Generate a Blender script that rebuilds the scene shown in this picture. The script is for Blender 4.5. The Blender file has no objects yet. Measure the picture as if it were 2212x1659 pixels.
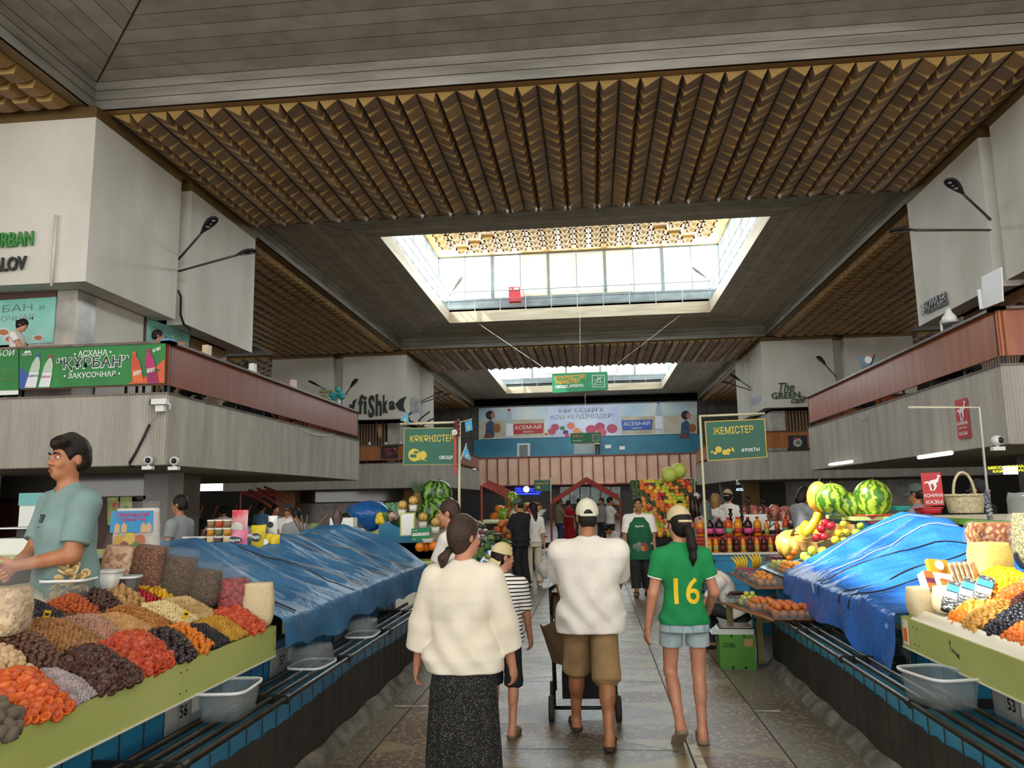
# A covered bazaar hall: fruit and dried-fruit stalls, mezzanine cafes, gold coffered ceiling bands and roof lanterns.
import bpy, math, random
import numpy as np
from mathutils import Vector, Matrix, Euler
sc = bpy.context.scene
COL = sc.collection
random.seed(7); RNG = np.random.default_rng(11)
# ---------------------------------------------------------------- camera
RC = np.array([[0.9946454784, 0.1016713521, -0.0185285840], [0.0333109043, -0.1456854040, 0.9887700171], [-0.0978302404, 0.9840928306, 0.1482920930]])
FPX = 1679.45; CAM = np.array([0, 0, 1.68])
cd = bpy.data.cameras.new('camera'); cam = bpy.data.objects.new('camera', cd); COL.objects.link(cam)
cd.sensor_width = 36; cd.lens = FPX / 2212 * 36; cd.clip_start = .05; cd.clip_end = 400
cam.matrix_world = Matrix(((RC[0][0], RC[1][0], -RC[2][0], 0), (RC[0][1], RC[1][1], -RC[2][1], 0), (RC[0][2], RC[1][2], -RC[2][2], 1.68), (0, 0, 0, 1)))
sc.camera = cam
def at(px, py, X=None, Y=None, Z=None):
    """world point seen at a pixel of the photograph, on the plane X, Y or Z = value"""
    d = RC.T @ np.array([(px - 1106) / FPX, -(py - 829.5) / FPX, 1.])
    t = X / d[0] if X is not None else Y / d[1] if Y is not None else (Z - 1.68) / d[2]
    return Vector(CAM + t * d)
# ---------------------------------------------------------------- world, sun, daylight at the lantern windows, exposure
sc.view_settings.view_transform = 'Standard'; sc.view_settings.look = 'None'; sc.view_settings.gamma = 1
sc.view_settings.use_curve_mapping = False; sc.view_settings.exposure = 0.55
sc.cycles.use_denoising = True; sc.cycles.max_bounces = 7; sc.cycles.diffuse_bounces = 4; sc.cycles.glossy_bounces = 2
sc.cycles.transmission_bounces = 3; sc.cycles.transparent_max_bounces = 12; sc.cycles.caustics_reflective = False; sc.cycles.caustics_refractive = False
sc.cycles.sample_clamp_indirect = 6
w = bpy.data.worlds.new('sky'); sc.world = w; w.use_nodes = True
bg = w.node_tree.nodes['Background']; bg.inputs[0].default_value = (1, .965, .91, 1); bg.inputs[1].default_value = 1.9
sun = bpy.data.lights.new('sun', 'SUN'); sun.energy = 14; sun.angle = math.radians(.8); sun.color = (1, .93, .8)
so = bpy.data.objects.new('sun', sun); COL.objects.link(so); so.location = (-12, 0, 18)
so.rotation_euler = Vector((10.2, 3.2, -11.6)).to_track_quat('-Z', 'Y').to_euler()
CX, XL, XR = -.4, -9.82, 9.01                 # hall axis and the bay edges
G1, G2 = (13.92, 20.82), (39.83, 46.72)       # the two gold ceiling bands across the hall
ZC, ZS, SW = 9.7, 10.32, 3.17                 # gold ceiling, grey soffit, soffit width
BAYS = [(-5.08, 13.92), (20.82, 39.83), (46.72, 65.7)]
def daylight(loc, rot, sx, sy, power):
    l = bpy.data.lights.new('daylight', 'AREA'); l.shape = 'RECTANGLE'; l.size = sx; l.size_y = sy; l.energy = power; l.color = (1, .985, .96)
    o = bpy.data.objects.new('daylight', l); COL.objects.link(o); o.location = loc; o.rotation_euler = rot
for i, (y0, y1) in enumerate(BAYS):           # sky light standing just outside the four glazed sides of each roof lantern
    yc = (y0 + y1) / 2; hw = 7.1; P = 1350
    daylight((CX - 8.2, yc, 12.9), (0, math.radians(-90), 0), 2.4, 14, P)
    daylight((CX + 8.2, yc, 12.9), (0, math.radians(90), 0), 2.4, 14, P)
    daylight((CX, yc - 8.2, 12.9), (math.radians(90), 0, 0), 14, 2.4, P)
    daylight((CX, yc + 8.2, 12.9), (math.radians(-90), 0, 0), 14, 2.4, P)
# ---------------------------------------------------------------- materials
MATS = {}
def lin(c):
    if isinstance(c, str):
        c = c.lstrip('#'); c = [int(c[i:i + 2], 16) / 255 for i in (0, 2, 4)]
        c = [x / 12.92 if x <= .04045 else ((x + .055) / 1.055) ** 2.4 for x in c]
    return (c[0], c[1], c[2], 1)
def M(name, col='#888888', rough=.6, metal=0., col2=None, ns=6., stretch=None, bump=0., bs=40., spec=.5, emit=0., coat=0., sss=0., det=4., contrast=(.35, .65), wave=None, trans=0.):
    """procedural material: base colour, optional noise blend to col2, optional bump (noise, or ribs when wave=(axis, scale))"""
    if name in MATS: return MATS[name]
    m = bpy.data.materials.new(name); m.use_nodes = True; n = m.node_tree.nodes; l = m.node_tree.links; b = n['Principled BSDF']
    b.inputs['Base Color'].default_value = lin(col); b.inputs['Roughness'].default_value = rough; b.inputs['Metallic'].default_value = metal
    b.inputs['Specular IOR Level'].default_value = spec
    if coat: b.inputs['Coat Weight'].default_value = coat; b.inputs['Coat Roughness'].default_value = .15
    if sss: b.inputs['Subsurface Weight'].default_value = sss; b.inputs['Subsurface Radius'].default_value = (.02, .008, .004); b.inputs['Subsurface Scale'].default_value = .5
    if trans: b.inputs['Transmission Weight'].default_value = trans
    if emit: b.inputs['Emission Color'].default_value = lin(col); b.inputs['Emission Strength'].default_value = emit
    tc = n.new('ShaderNodeTexCoord'); mp = n.new('ShaderNodeMapping'); l.new(tc.outputs['Object'], mp.inputs[0])
    if stretch: mp.inputs['Scale'].default_value = stretch
    if col2 is not None:
        t = n.new('ShaderNodeTexNoise'); t.inputs['Scale'].default_value = ns; t.inputs['Detail'].default_value = det; l.new(mp.outputs[0], t.inputs[0])
        r = n.new('ShaderNodeValToRGB'); r.color_ramp.elements[0].position = contrast[0]; r.color_ramp.elements[1].position = contrast[1]
        r.color_ramp.elements[0].color = lin(col); r.color_ramp.elements[1].color = lin(col2)
        l.new(t.outputs[0], r.inputs[0]); l.new(r.outputs[0], b.inputs['Base Color'])
    if bump:
        bp = n.new('ShaderNodeBump'); bp.inputs['Strength'].default_value = bump; bp.inputs['Distance'].default_value = .02
        if wave:
            t = n.new('ShaderNodeTexWave'); t.bands_direction = wave[0]; t.inputs['Scale'].default_value = wave[1]; t.inputs['Distortion'].default_value = 0; l.new(tc.outputs['Object'], t.inputs[0])
        else:
            t = n.new('ShaderNodeTexNoise'); t.inputs['Scale'].default_value = bs; t.inputs['Detail'].default_value = 3; l.new(tc.outputs['Object'], t.inputs[0])
        l.new(t.outputs[0], bp.inputs['Height']); l.new(bp.outputs[0], b.inputs['Normal'])
    MATS[name] = m; return m
def glassy(name, col='#ffffff', fac=.85, rough=.08):
    """thin clear sheet: mostly see-through with a glossy surface"""
    if name in MATS: return MATS[name]
    m = bpy.data.materials.new(name); m.use_nodes = True; n = m.node_tree.nodes; l = m.node_tree.links; n.clear()
    o = n.new('ShaderNodeOutputMaterial'); x = n.new('ShaderNodeMixShader'); t = n.new('ShaderNodeBsdfTransparent'); t.inputs[0].default_value = lin(col)
    g = n.new('ShaderNodeBsdfPrincipled'); g.inputs['Base Color'].default_value = lin(col); g.inputs['Roughness'].default_value = rough
    x.inputs[0].default_value = fac; l.new(g.outputs[0], x.inputs[1]); l.new(t.outputs[0], x.inputs[2]); l.new(x.outputs[0], o.inputs[0])
    MATS[name] = m; return m
# ---------------------------------------------------------------- mesh helpers
class MB:
    """collects shapes; build() links them as ONE mesh object"""
    def __init__(s): s.v = []; s.f = []; s.m = []; s.mi = 0; s.n = 0
    def add(s, v, f, mat=None):
        v = np.asarray(v, float).reshape(-1, 3)
        if mat is not None: A = np.array(mat); v = v @ A[:3, :3].T + A[:3, 3]
        o = s.n; s.v.append(v); s.n += len(v); s.f += [tuple(int(i) + o for i in q) for q in f]; s.m += [s.mi] * len(f); return s
    def box(s, a, b, mat=None):
        x0, y0, z0 = a; x1, y1, z1 = b
        return s.add([(x0, y0, z0), (x1, y0, z0), (x1, y1, z0), (x0, y1, z0), (x0, y0, z1), (x1, y0, z1), (x1, y1, z1), (x0, y1, z1)],
                     [(0, 3, 2, 1), (4, 5, 6, 7), (0, 1, 5, 4), (1, 2, 6, 5), (2, 3, 7, 6), (3, 0, 4, 7)], mat)
    def cbox(s, c, d, mat=None): return s.box([c[i] - d[i] / 2 for i in range(3)], [c[i] + d[i] / 2 for i in range(3)], mat)
    def poly(s, pts): return s.add(pts, [tuple(range(len(pts)))])
    def prism(s, pts, h, mat=None):
        """closed outline in local XY, extruded h along +Z"""
        n = len(pts); v = [(p[0], p[1], 0) for p in pts] + [(p[0], p[1], h) for p in pts]
        return s.add(v, [tuple(range(n))[::-1], tuple(range(n, 2 * n))] + [(i, (i + 1) % n, n + (i + 1) % n, n + i) for i in range(n)], mat)
    def tube(s, pts, r, n=8, cap=True):
        P = [Vector(p) for p in pts]; R = r if hasattr(r, '__len__') else [r] * len(P); v = []; up = None
        for i, p in enumerate(P):
            d = (P[min(i + 1, len(P) - 1)] - P[max(i - 1, 0)]).normalized()
            if up is None: up = Vector((0, 0, 1)) if abs(d.z) < .9 else Vector((1, 0, 0))
            a = d.cross(up).normalized(); b = a.cross(d).normalized(); up = b
            for k in range(n): t = 2 * math.pi * k / n; v.append(p + (a * math.cos(t) + b * math.sin(t)) * R[i])
        f = [(i * n + k, i * n + (k + 1) % n, (i + 1) * n + (k + 1) % n, (i + 1) * n + k) for i in range(len(P) - 1) for k in range(n)]
        if cap: f += [tuple(range(n))[::-1], tuple(range((len(P) - 1) * n, len(P) * n))]
        return s.add([tuple(q) for q in v], f)
    def lathe(s, prof, n=16, c=(0, 0, 0), mat=None, wob=None):
        v = []
        for r, z in prof:
            for k in range(n):
                t = 2 * math.pi * k / n; q = r * (wob(t, z) if wob else 1); v.append((c[0] + q * math.cos(t), c[1] + q * math.sin(t), c[2] + z))
        f = [(i * n + k, i * n + (k + 1) % n, (i + 1) * n + (k + 1) % n, (i + 1) * n + k) for i in range(len(prof) - 1) for k in range(n)]
        f += [tuple(range(n))[::-1], tuple(range((len(prof) - 1) * n, len(prof) * n))]
        return s.add(v, f, mat)
    def ell(s, c, r, n=12, m=8, mat=None):
        A = Matrix.Translation(c) @ (mat.to_4x4() if mat is not None else Matrix()) if mat is not None else Matrix.Translation(c)
        v = [(0, 0, -r[2])] + [(r[0] * math.cos(2 * math.pi * k / n) * math.sin(math.pi * j / m), r[1] * math.sin(2 * math.pi * k / n) * math.sin(math.pi * j / m), -r[2] * math.cos(math.pi * j / m)) for j in range(1, m) for k in range(n)] + [(0, 0, r[2])]
        f = [(0, 1 + (k + 1) % n, 1 + k) for k in range(n)] + [(1 + j * n + k, 1 + j * n + (k + 1) % n, 1 + (j + 1) * n + (k + 1) % n, 1 + (j + 1) * n + k) for j in range(m - 2) for k in range(n)]
        L = len(v) - 1; f += [(L, L - n + k, L - n + (k + 1) % n) for k in range(n)]
        return s.add(v, f, A)
    def grid(s, fn, nu, nv, close=False):
        v = [fn(i / nu, j / nv) for i in range(nu + 1) for j in range(nv + 1)]
        return s.add(v, [(i * (nv + 1) + j, (i + 1) * (nv + 1) + j, (i + 1) * (nv + 1) + j + 1, i * (nv + 1) + j + 1) for i in range(nu) for j in range(nv)])
    def build(s, name, mat, parent=None, smooth=False, loc=None):
        me = bpy.data.meshes.new(name); V = np.concatenate(s.v) if s.v else np.zeros((0, 3))
        me.from_pydata(V.tolist(), [], s.f)
        for m in (mat if isinstance(mat, (list, tuple)) else [mat]): me.materials.append(m)
        if any(s.m): me.polygons.foreach_set('material_index', s.m)
        if smooth: me.polygons.foreach_set('use_smooth', [True] * len(me.polygons))
        return link(name, me, parent, loc)
def link(name, me, parent=None, loc=None):
    o = bpy.data.objects.new(name, me); COL.objects.link(o)
    if parent is not None: o.parent = parent
    if loc is not None: o.location = loc
    return o
def auto(o, deg=35):
    """smooth shading with hard edges kept by angle"""
    me = o.data; me.polygons.foreach_set('use_smooth', [True] * len(me.polygons)); me.set_sharp_from_angle(angle=math.radians(deg)); return o
def tag(o, label, cat, group=None, kind=None):
    o['label'] = label; o['category'] = cat
    if group: o['group'] = group
    if kind: o['kind'] = kind
    return o
LAY = [0]
def struct(o): o['kind'] = 'structure'; return o
def thing(name, label, cat, loc=(0, 0, 0), rz=0., group=None, sc_=1., rot=None):
    o = bpy.data.objects.new(name, None); COL.objects.link(o); o.location = loc; o.rotation_euler = rot if rot is not None else (0, 0, rz); o.scale = (sc_,) * 3
    o.empty_display_size = .05; LAY[0] = 0
    return tag(o, label, cat, group)
def dup(root, loc=None, rz=None, label=None, group=None, scale=None, rot=None):
    """a copy of a thing with copies of its parts and sub-parts"""
    c = root.copy(); COL.objects.link(c)
    if loc is not None: c.location = loc
    if rz is not None: c.rotation_euler = (0, 0, rz)
    if rot is not None: c.rotation_euler = rot
    if scale is not None: c.scale = scale if hasattr(scale, '__len__') else (scale,) * 3
    if label: c['label'] = label
    if group: c['group'] = group
    for ch in root.children:
        d = ch.copy(); COL.objects.link(d); d.parent = c
        for g in ch.children:
            e = g.copy(); COL.objects.link(e); e.parent = d
    return c
def face(o, ux, up):
    """matrix of a sign face: local x along ux, local y along up, local z out of the wall"""
    ux = Vector(ux).normalized(); up = Vector(up); up = (up - ux * up.dot(ux)).normalized(); n = ux.cross(up)
    return Matrix(((ux.x, up.x, n.x, o[0]), (ux.y, up.y, n.y, o[1]), (ux.z, up.z, n.z, o[2]), (0, 0, 0, 1)))
FACE_CAM = ((1, 0, 0), (0, 0, 1)); FACE_L = ((0, 1, 0), (0, 0, 1)); FACE_R = ((0, -1, 0), (0, 0, 1))
def text_mesh(t, size=1., width=None, bold=0., extrude=.004, shear=0., align='LEFT', space=1.):
    c = bpy.data.curves.new('lettering', 'FONT'); c.body = t; c.size = size; c.extrude = extrude; c.offset = bold * size; c.shear = shear; c.align_x = 'LEFT'; c.space_character = space
    c.resolution_u = 3
    o = bpy.data.objects.new('lettering', c); COL.objects.link(o); bpy.context.view_layer.update()
    me = bpy.data.meshes.new_from_object(o.evaluated_get(bpy.context.evaluated_depsgraph_get())); bpy.data.objects.remove(o); bpy.data.curves.remove(c)
    n = len(me.vertices); a = np.empty(n * 3); me.vertices.foreach_get('co', a); a = a.reshape(-1, 3)
    if n:
        x0, x1 = a[:, 0].min(), a[:, 0].max()
        if width: a[:, 0] = (a[:, 0] - x0) * width / max(x1 - x0, 1e-6)
        else: a[:, 0] -= x0
        if align == 'CENTER': a[:, 0] -= a[:, 0].max() / 2
        me.vertices.foreach_set('co', a.ravel())
    return me
def lettering(t, name, mat, parent, mtx, u=0, v=0, size=.1, **k):
    """text as a flat mesh part on a face matrix, at u, v on the face"""
    me = text_mesh(t, size, **k); me.materials.clear(); me.materials.append(mat)
    me.transform(mtx @ Matrix.Translation((u, v, .006))); me.name = name
    return link(name, me, parent)
def flat(pts, mtx, z=.004):
    """outline points (u, v) laid on a face matrix"""
    return [tuple(mtx @ Vector((p[0], p[1], z))) for p in pts]
def circ(u, v, r, n=16, ry=None, a0=0): return [(u + r * math.cos(a0 + 2 * math.pi * k / n), v + (ry or r) * math.sin(a0 + 2 * math.pi * k / n)) for k in range(n)]
def blob(pts): return pts
# ================================================================ THE SETTING
m_conc = M('ribbed_concrete', '#b3aca2', .75, col2='#948e84', ns=1.2, stretch=(3, 3, .35), contrast=(.3, .75))
m_soff = M('grey_plank', '#aca394', .5, col2='#988f81', ns=2., bump=.25, wave=('Y', 26)); m_soff2 = M('grey_plank_light', '#b9b0a1', .5, col2='#a49b8c', ns=2., bump=.25, wave=('Y', 26))
m_soffx = M('grey_plank_side', '#b2a797', .5, col2='#9d9384', ns=2., bump=.25, wave=('X', 26)); m_soffx2 = M('grey_plank_side_light', '#bcb1a1', .5, col2='#a89e8e', ns=2., bump=.25, wave=('X', 26))
m_fasc = M('grey_fascia', '#a59f94', .5, col2='#858077', ns=1.5, stretch=(.4, .4, 3), bump=.3, wave=('Z', 30)); m_joint = M('joint_dark', '#2c2823', .8)
m_gold = M('gold_panel', '#94775c', .45, .15, col2='#7d6249', ns=1.1, bump=.2, wave=('X', 40)); m_goldp = M('gold_perforated', '#bd9a5e', .5, .1, col2='#a8854b', ns=60., contrast=(.45, .55))
m_goldf = M('gold_flat', '#9a7442', .5, .2, col2='#7d5c35', ns=.8); m_trim = M('bronze_trim', '#7a6136', .5, .2, col2='#66502c', ns=.7)
m_white = M('white_plaster', '#d9d3c8', .85, col2='#c9c2b5', ns=.9, stretch=(1, 1, .5), bump=.08, bs=30)
m_wood = M('varnished_wood', '#7a3a24', .32, col2='#8c4a2e', ns=1.6, stretch=(4, 4, .4), contrast=(.3, .7)); m_wood2 = M('warm_wood', '#a1622c', .35, col2='#8a4f22', ns=1.6, stretch=(4, 4, .4))
m_wood3 = M('orange_wood', '#a3582b', .3, col2='#8a4320', ns=1.5, stretch=(3, 3, .3)); m_rail = M('rail_cap', '#4d3128', .3, col2='#6a5a52', ns=4.)
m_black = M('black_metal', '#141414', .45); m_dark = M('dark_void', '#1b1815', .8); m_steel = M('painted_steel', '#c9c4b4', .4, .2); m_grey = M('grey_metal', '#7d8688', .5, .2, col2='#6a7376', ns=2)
m_slat = M('slat_wood', '#7b5836', .5); m_marble = M('marble', '#b7b0a2', .3, col2='#8f8c84', ns=2.2, det=8); m_marble2 = M('marble_dark', '#4b4844', .25, col2='#6a655d', ns=2.5, det=8)
m_teal = M('teal_tile', '#2f7f9c', .35, col2='#266c87', ns=.7); m_pink = M('pink_panel', '#e3bda6', .6, col2='#d6a98f', ns=.9); m_rust = M('rust_red', '#84453a', .5)
m_dtile = M('grey_wall_tile', '#55524c', .5, col2='#4a4741', ns=1); m_glassd = M('dark_glass', '#4c4a44', .08, spec=.8, col2='#5b5850', ns=.5)
m_glass = glassy('clear_glass', '#f4fbff', .93); m_led = M('sky_white', '#f5f9ff', .5)
# floor: terrazzo with a strip pattern down the aisle
def terrazzo(name, c1, c2, c3, rough):
    m = M(name, c1, rough, col2=c2, ns=1.3); n = m.node_tree.nodes; l = m.node_tree.links; b = n['Principled BSDF']
    v = n.new('ShaderNodeTexVoronoi'); v.inputs['Scale'].default_value = 42; tc = n.new('ShaderNodeTexCoord'); l.new(tc.outputs['Object'], v.inputs['Vector'])
    s = n.new('ShaderNodeSeparateColor'); l.new(v.outputs['Color'], s.inputs[0]); r = n.new('ShaderNodeValToRGB'); r.color_ramp.elements[0].position = .62; r.color_ramp.elements[1].position = .9
    l.new(s.outputs[0], r.inputs[0]); x = n.new('ShaderNodeMix'); x.data_type = 'RGBA'; l.new(r.outputs[0], x.inputs[0])
    src = b.inputs['Base Color'].links[0].from_socket; l.new(src, x.inputs[6]); x.inputs[7].default_value = lin(c3); l.new(x.outputs[2], b.inputs['Base Color'])
    t = n.new('ShaderNodeTexNoise'); t.inputs['Scale'].default_value = 1.1; l.new(tc.outputs['Object'], t.inputs[0]); mr = n.new('ShaderNodeMapRange'); mr.inputs[3].default_value = rough - .1; mr.inputs[4].default_value = rough + .14
    l.new(t.outputs[0], mr.inputs[0]); l.new(mr.outputs[0], b.inputs['Roughness']); return m
m_tgrey = terrazzo('terrazzo_grey', '#6d695f', '#5a564c', '#8b8575', .42); m_tbrown = terrazzo('terrazzo_brown', '#655347', '#534439', '#a08c76', .42); m_tolive = terrazzo('terrazzo_olive', '#6b6048', '#57502f', '#9c9070', .4)
m_tbeige = M('beige_tile', '#8f8468', .44, col2='#7d7357', ns=3); m_paint = M('worn_white_paint', '#d6d2c6', .6, col2='#8d8778', ns=9.)
b = MB(); b.poly([(-45, -8, 0), (45, -8, 0), (45, 70, 0), (-45, 70, 0)])
LX = [-1.55, -.93, .59, 1.21]
def q4(x0, y0, x1, y1, z): b.poly([(x0, y0, z), (x1, y0, z), (x1, y1, z), (x0, y1, z)])
for k in range(24):
    y = 1.6 + 2 * k; z = .0006
    for x0, x1 in ((LX[0], LX[1]), (LX[2], LX[3])):
        b.mi = 1; q4(x0, y, x1, y + 2, z); b.mi = 2
        xm = (x0 + x1) / 2; yb = y + 2.; b.poly([(x0, yb - .16, z * 2), (xm, yb, z * 2), (x0, yb + .16, z * 2)]); b.poly([(x1, yb - .16, z * 2), (x1, yb + .16, z * 2), (xm, yb, z * 2)])
        b.mi = 3; q4(x0, y + .99, x1, y + 1., z * 2) if k % 2 else None
    b.mi = 1; q4(LX[1], y + .25, LX[2], y + .62, z); q4(LX[1], y + 1.25, LX[2], y + 1.62, z); b.mi = 2
    for yy in (y + .25, y + .62, y + 1.25, y + 1.62):
        s = -.3 if yy in (y + .25, y + 1.25) else .3
        b.poly([(LX[1], yy, z * 2), (LX[1] + .55, yy, z * 2), (LX[1], yy + s, z * 2)][::1 if s > 0 else -1]); b.poly([(LX[2], yy, z * 2), (LX[2], yy + s, z * 2), (LX[2] - .55, yy, z * 2)][::1 if s > 0 else -1])
b.mi = 3
for x in LX: q4(x - .006, 1, x + .006, 50, .002)
for k in range(24): q4(LX[1], 1.6 + 2 * k, LX[2], 1.607 + 2 * k, .002)
for y in np.arange(2, 50, 1.6): q4(-45, y, LX[0], y + .006, .0018); q4(LX[3], y, 45, y + .006, .0018)
b.mi = 4
q4(.6, 4.6, .66, 6.6, .003); q4(.61, 6.9, .65, 8.3, .003); q4(-1.7, 6.66, -1.3, 6.7, .003); q4(1.22, 6.6, 1.42, 6.63, .003)
struct(b.build('floor', [m_tgrey, m_tbrown, m_tbeige, m_joint, m_paint]))
# gold ceiling bands: ribbed wedges hanging in mirrored pairs
def wedges(x0, x1, y0, y1, along='Y', c=.4):
    b = MB(); g = .22; nx = max(2, round((x1 - x0 - 2 * g) / c / 2) * 2); ny = round((y1 - y0 - 2 * g) / (c + .02)); wx = (x1 - x0 - 2 * g) / nx; ly = (y1 - y0 - 2 * g) / ny; d = .125
    b.mi = 2; b.poly([(x0, y0, ZC), (x0, y1, ZC), (x1, y1, ZC), (x1, y0, ZC)]); e = .012
    for i in range(nx):
        for j in range(ny):
            X = x0 + g + i * wx; Y = y0 + g + j * ly
            P = lambda u, v, z: (X + (u if i % 2 == 0 else 1 - u) * (wx - 2 * e) + e, Y + v * ly, ZC - .012 + z)
            a0, a1, b0, b1, c0, c1 = P(0, .0, 0), P(0, .96, 0), P(.8, .32, -d), P(.8, .93, -d), P(1, .0, 0), P(1, .96, 0)
            b.mi = 4 if (i * 7 + j * 3 + (i * j) % 5) % 4 == 0 else 0; b.add([a0, b0, b1, a1], [(0, 1, 2, 3)]); b.add([b0, c0, c1, b1], [(0, 1, 2, 3)]); b.mi = 1; b.add([a0, c0, b0], [(0, 1, 2)]); b.mi = 0; b.add([a1, b1, c1], [(0, 1, 2)])
        if i % 2 == 1: b.mi = 3; x = x0 + g + i * wx - wx; 
    b.mi = 3
    for i in range(0, nx + 1): x = x0 + g + i * wx; b.box((x - .012, y0 + g, ZC - .03), (x + .012, y1 - g, ZC - .001))
    return struct(b.build('ceiling', [m_gold, m_goldp, m_goldf, m_joint, M('gold_panel_pale', '#a8845c', .42, .15, col2='#94704a', ns=1.1)]))  # pale panels: anodised tone variation, with brighter lighting put into the colour
for y0, y1 in (G1, G2): wedges(XL, XR, y0, y1)
def wedges_side(x0, x1, y0, y1, c=.5):
    """the bands between neighbouring bays: rows of flat-bottomed trapezoid pans"""
    b = MB(); g = .3; nx = round((x1 - x0 - 2 * g) / c); ny = round((y1 - y0 - 2 * g) / c); wx = (x1 - x0 - 2 * g) / nx; ly = (y1 - y0 - 2 * g) / ny
    b.mi = 2; b.poly([(x0, y0, ZC), (x0, y1, ZC), (x1, y1, ZC), (x1, y0, ZC)])
    for i in range(nx):
        for j in range(ny):
            X = x0 + g + i * wx; Y = y0 + g + j * ly; h = .15; e = .012; z = ZC - .012
            t = [(X + e, Y + e, z), (X + wx - e, Y + e, z), (X + wx - e, Y + ly - e, z), (X + e, Y + ly - e, z)]
            l = [(X + .25 * wx, Y + .1 * ly, z - h), (X + .8 * wx, Y + .1 * ly, z - h), (X + .8 * wx, Y + .72 * ly, z - h), (X + .25 * wx, Y + .72 * ly, z - h)]
            b.mi = 0; b.add(t + l, [(4, 5, 6, 7), (1, 2, 6, 5), (3, 0, 4, 7)]); b.mi = 1; b.add(t + l, [(0, 1, 5, 4), (2, 3, 7, 6)])
    return struct(b.build('ceiling', [m_goldf, m_goldp, m_trim, m_joint]))
for x0, x1 in ((-16.9, XL), (XR, 16.1)):
    wedges_side(x0, x1, G1[1], G2[0]); wedges_side(x0, x1, -5, G1[0]); wedges_side(x0, x1, G2[1], 65.7)
for x0, x1 in ((-38, -16.9), (16.1, 38)):
    for y0, y1 in (G1, G2): wedges_side(x0, x1, y0, y1, .8)
    b = MB(); b.poly([(x0, -8, ZS + .4), (x0, 66, ZS + .4), (x1, 66, ZS + .4), (x1, -8, ZS + .4)]); struct(b.build('ceiling', m_soff))
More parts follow.
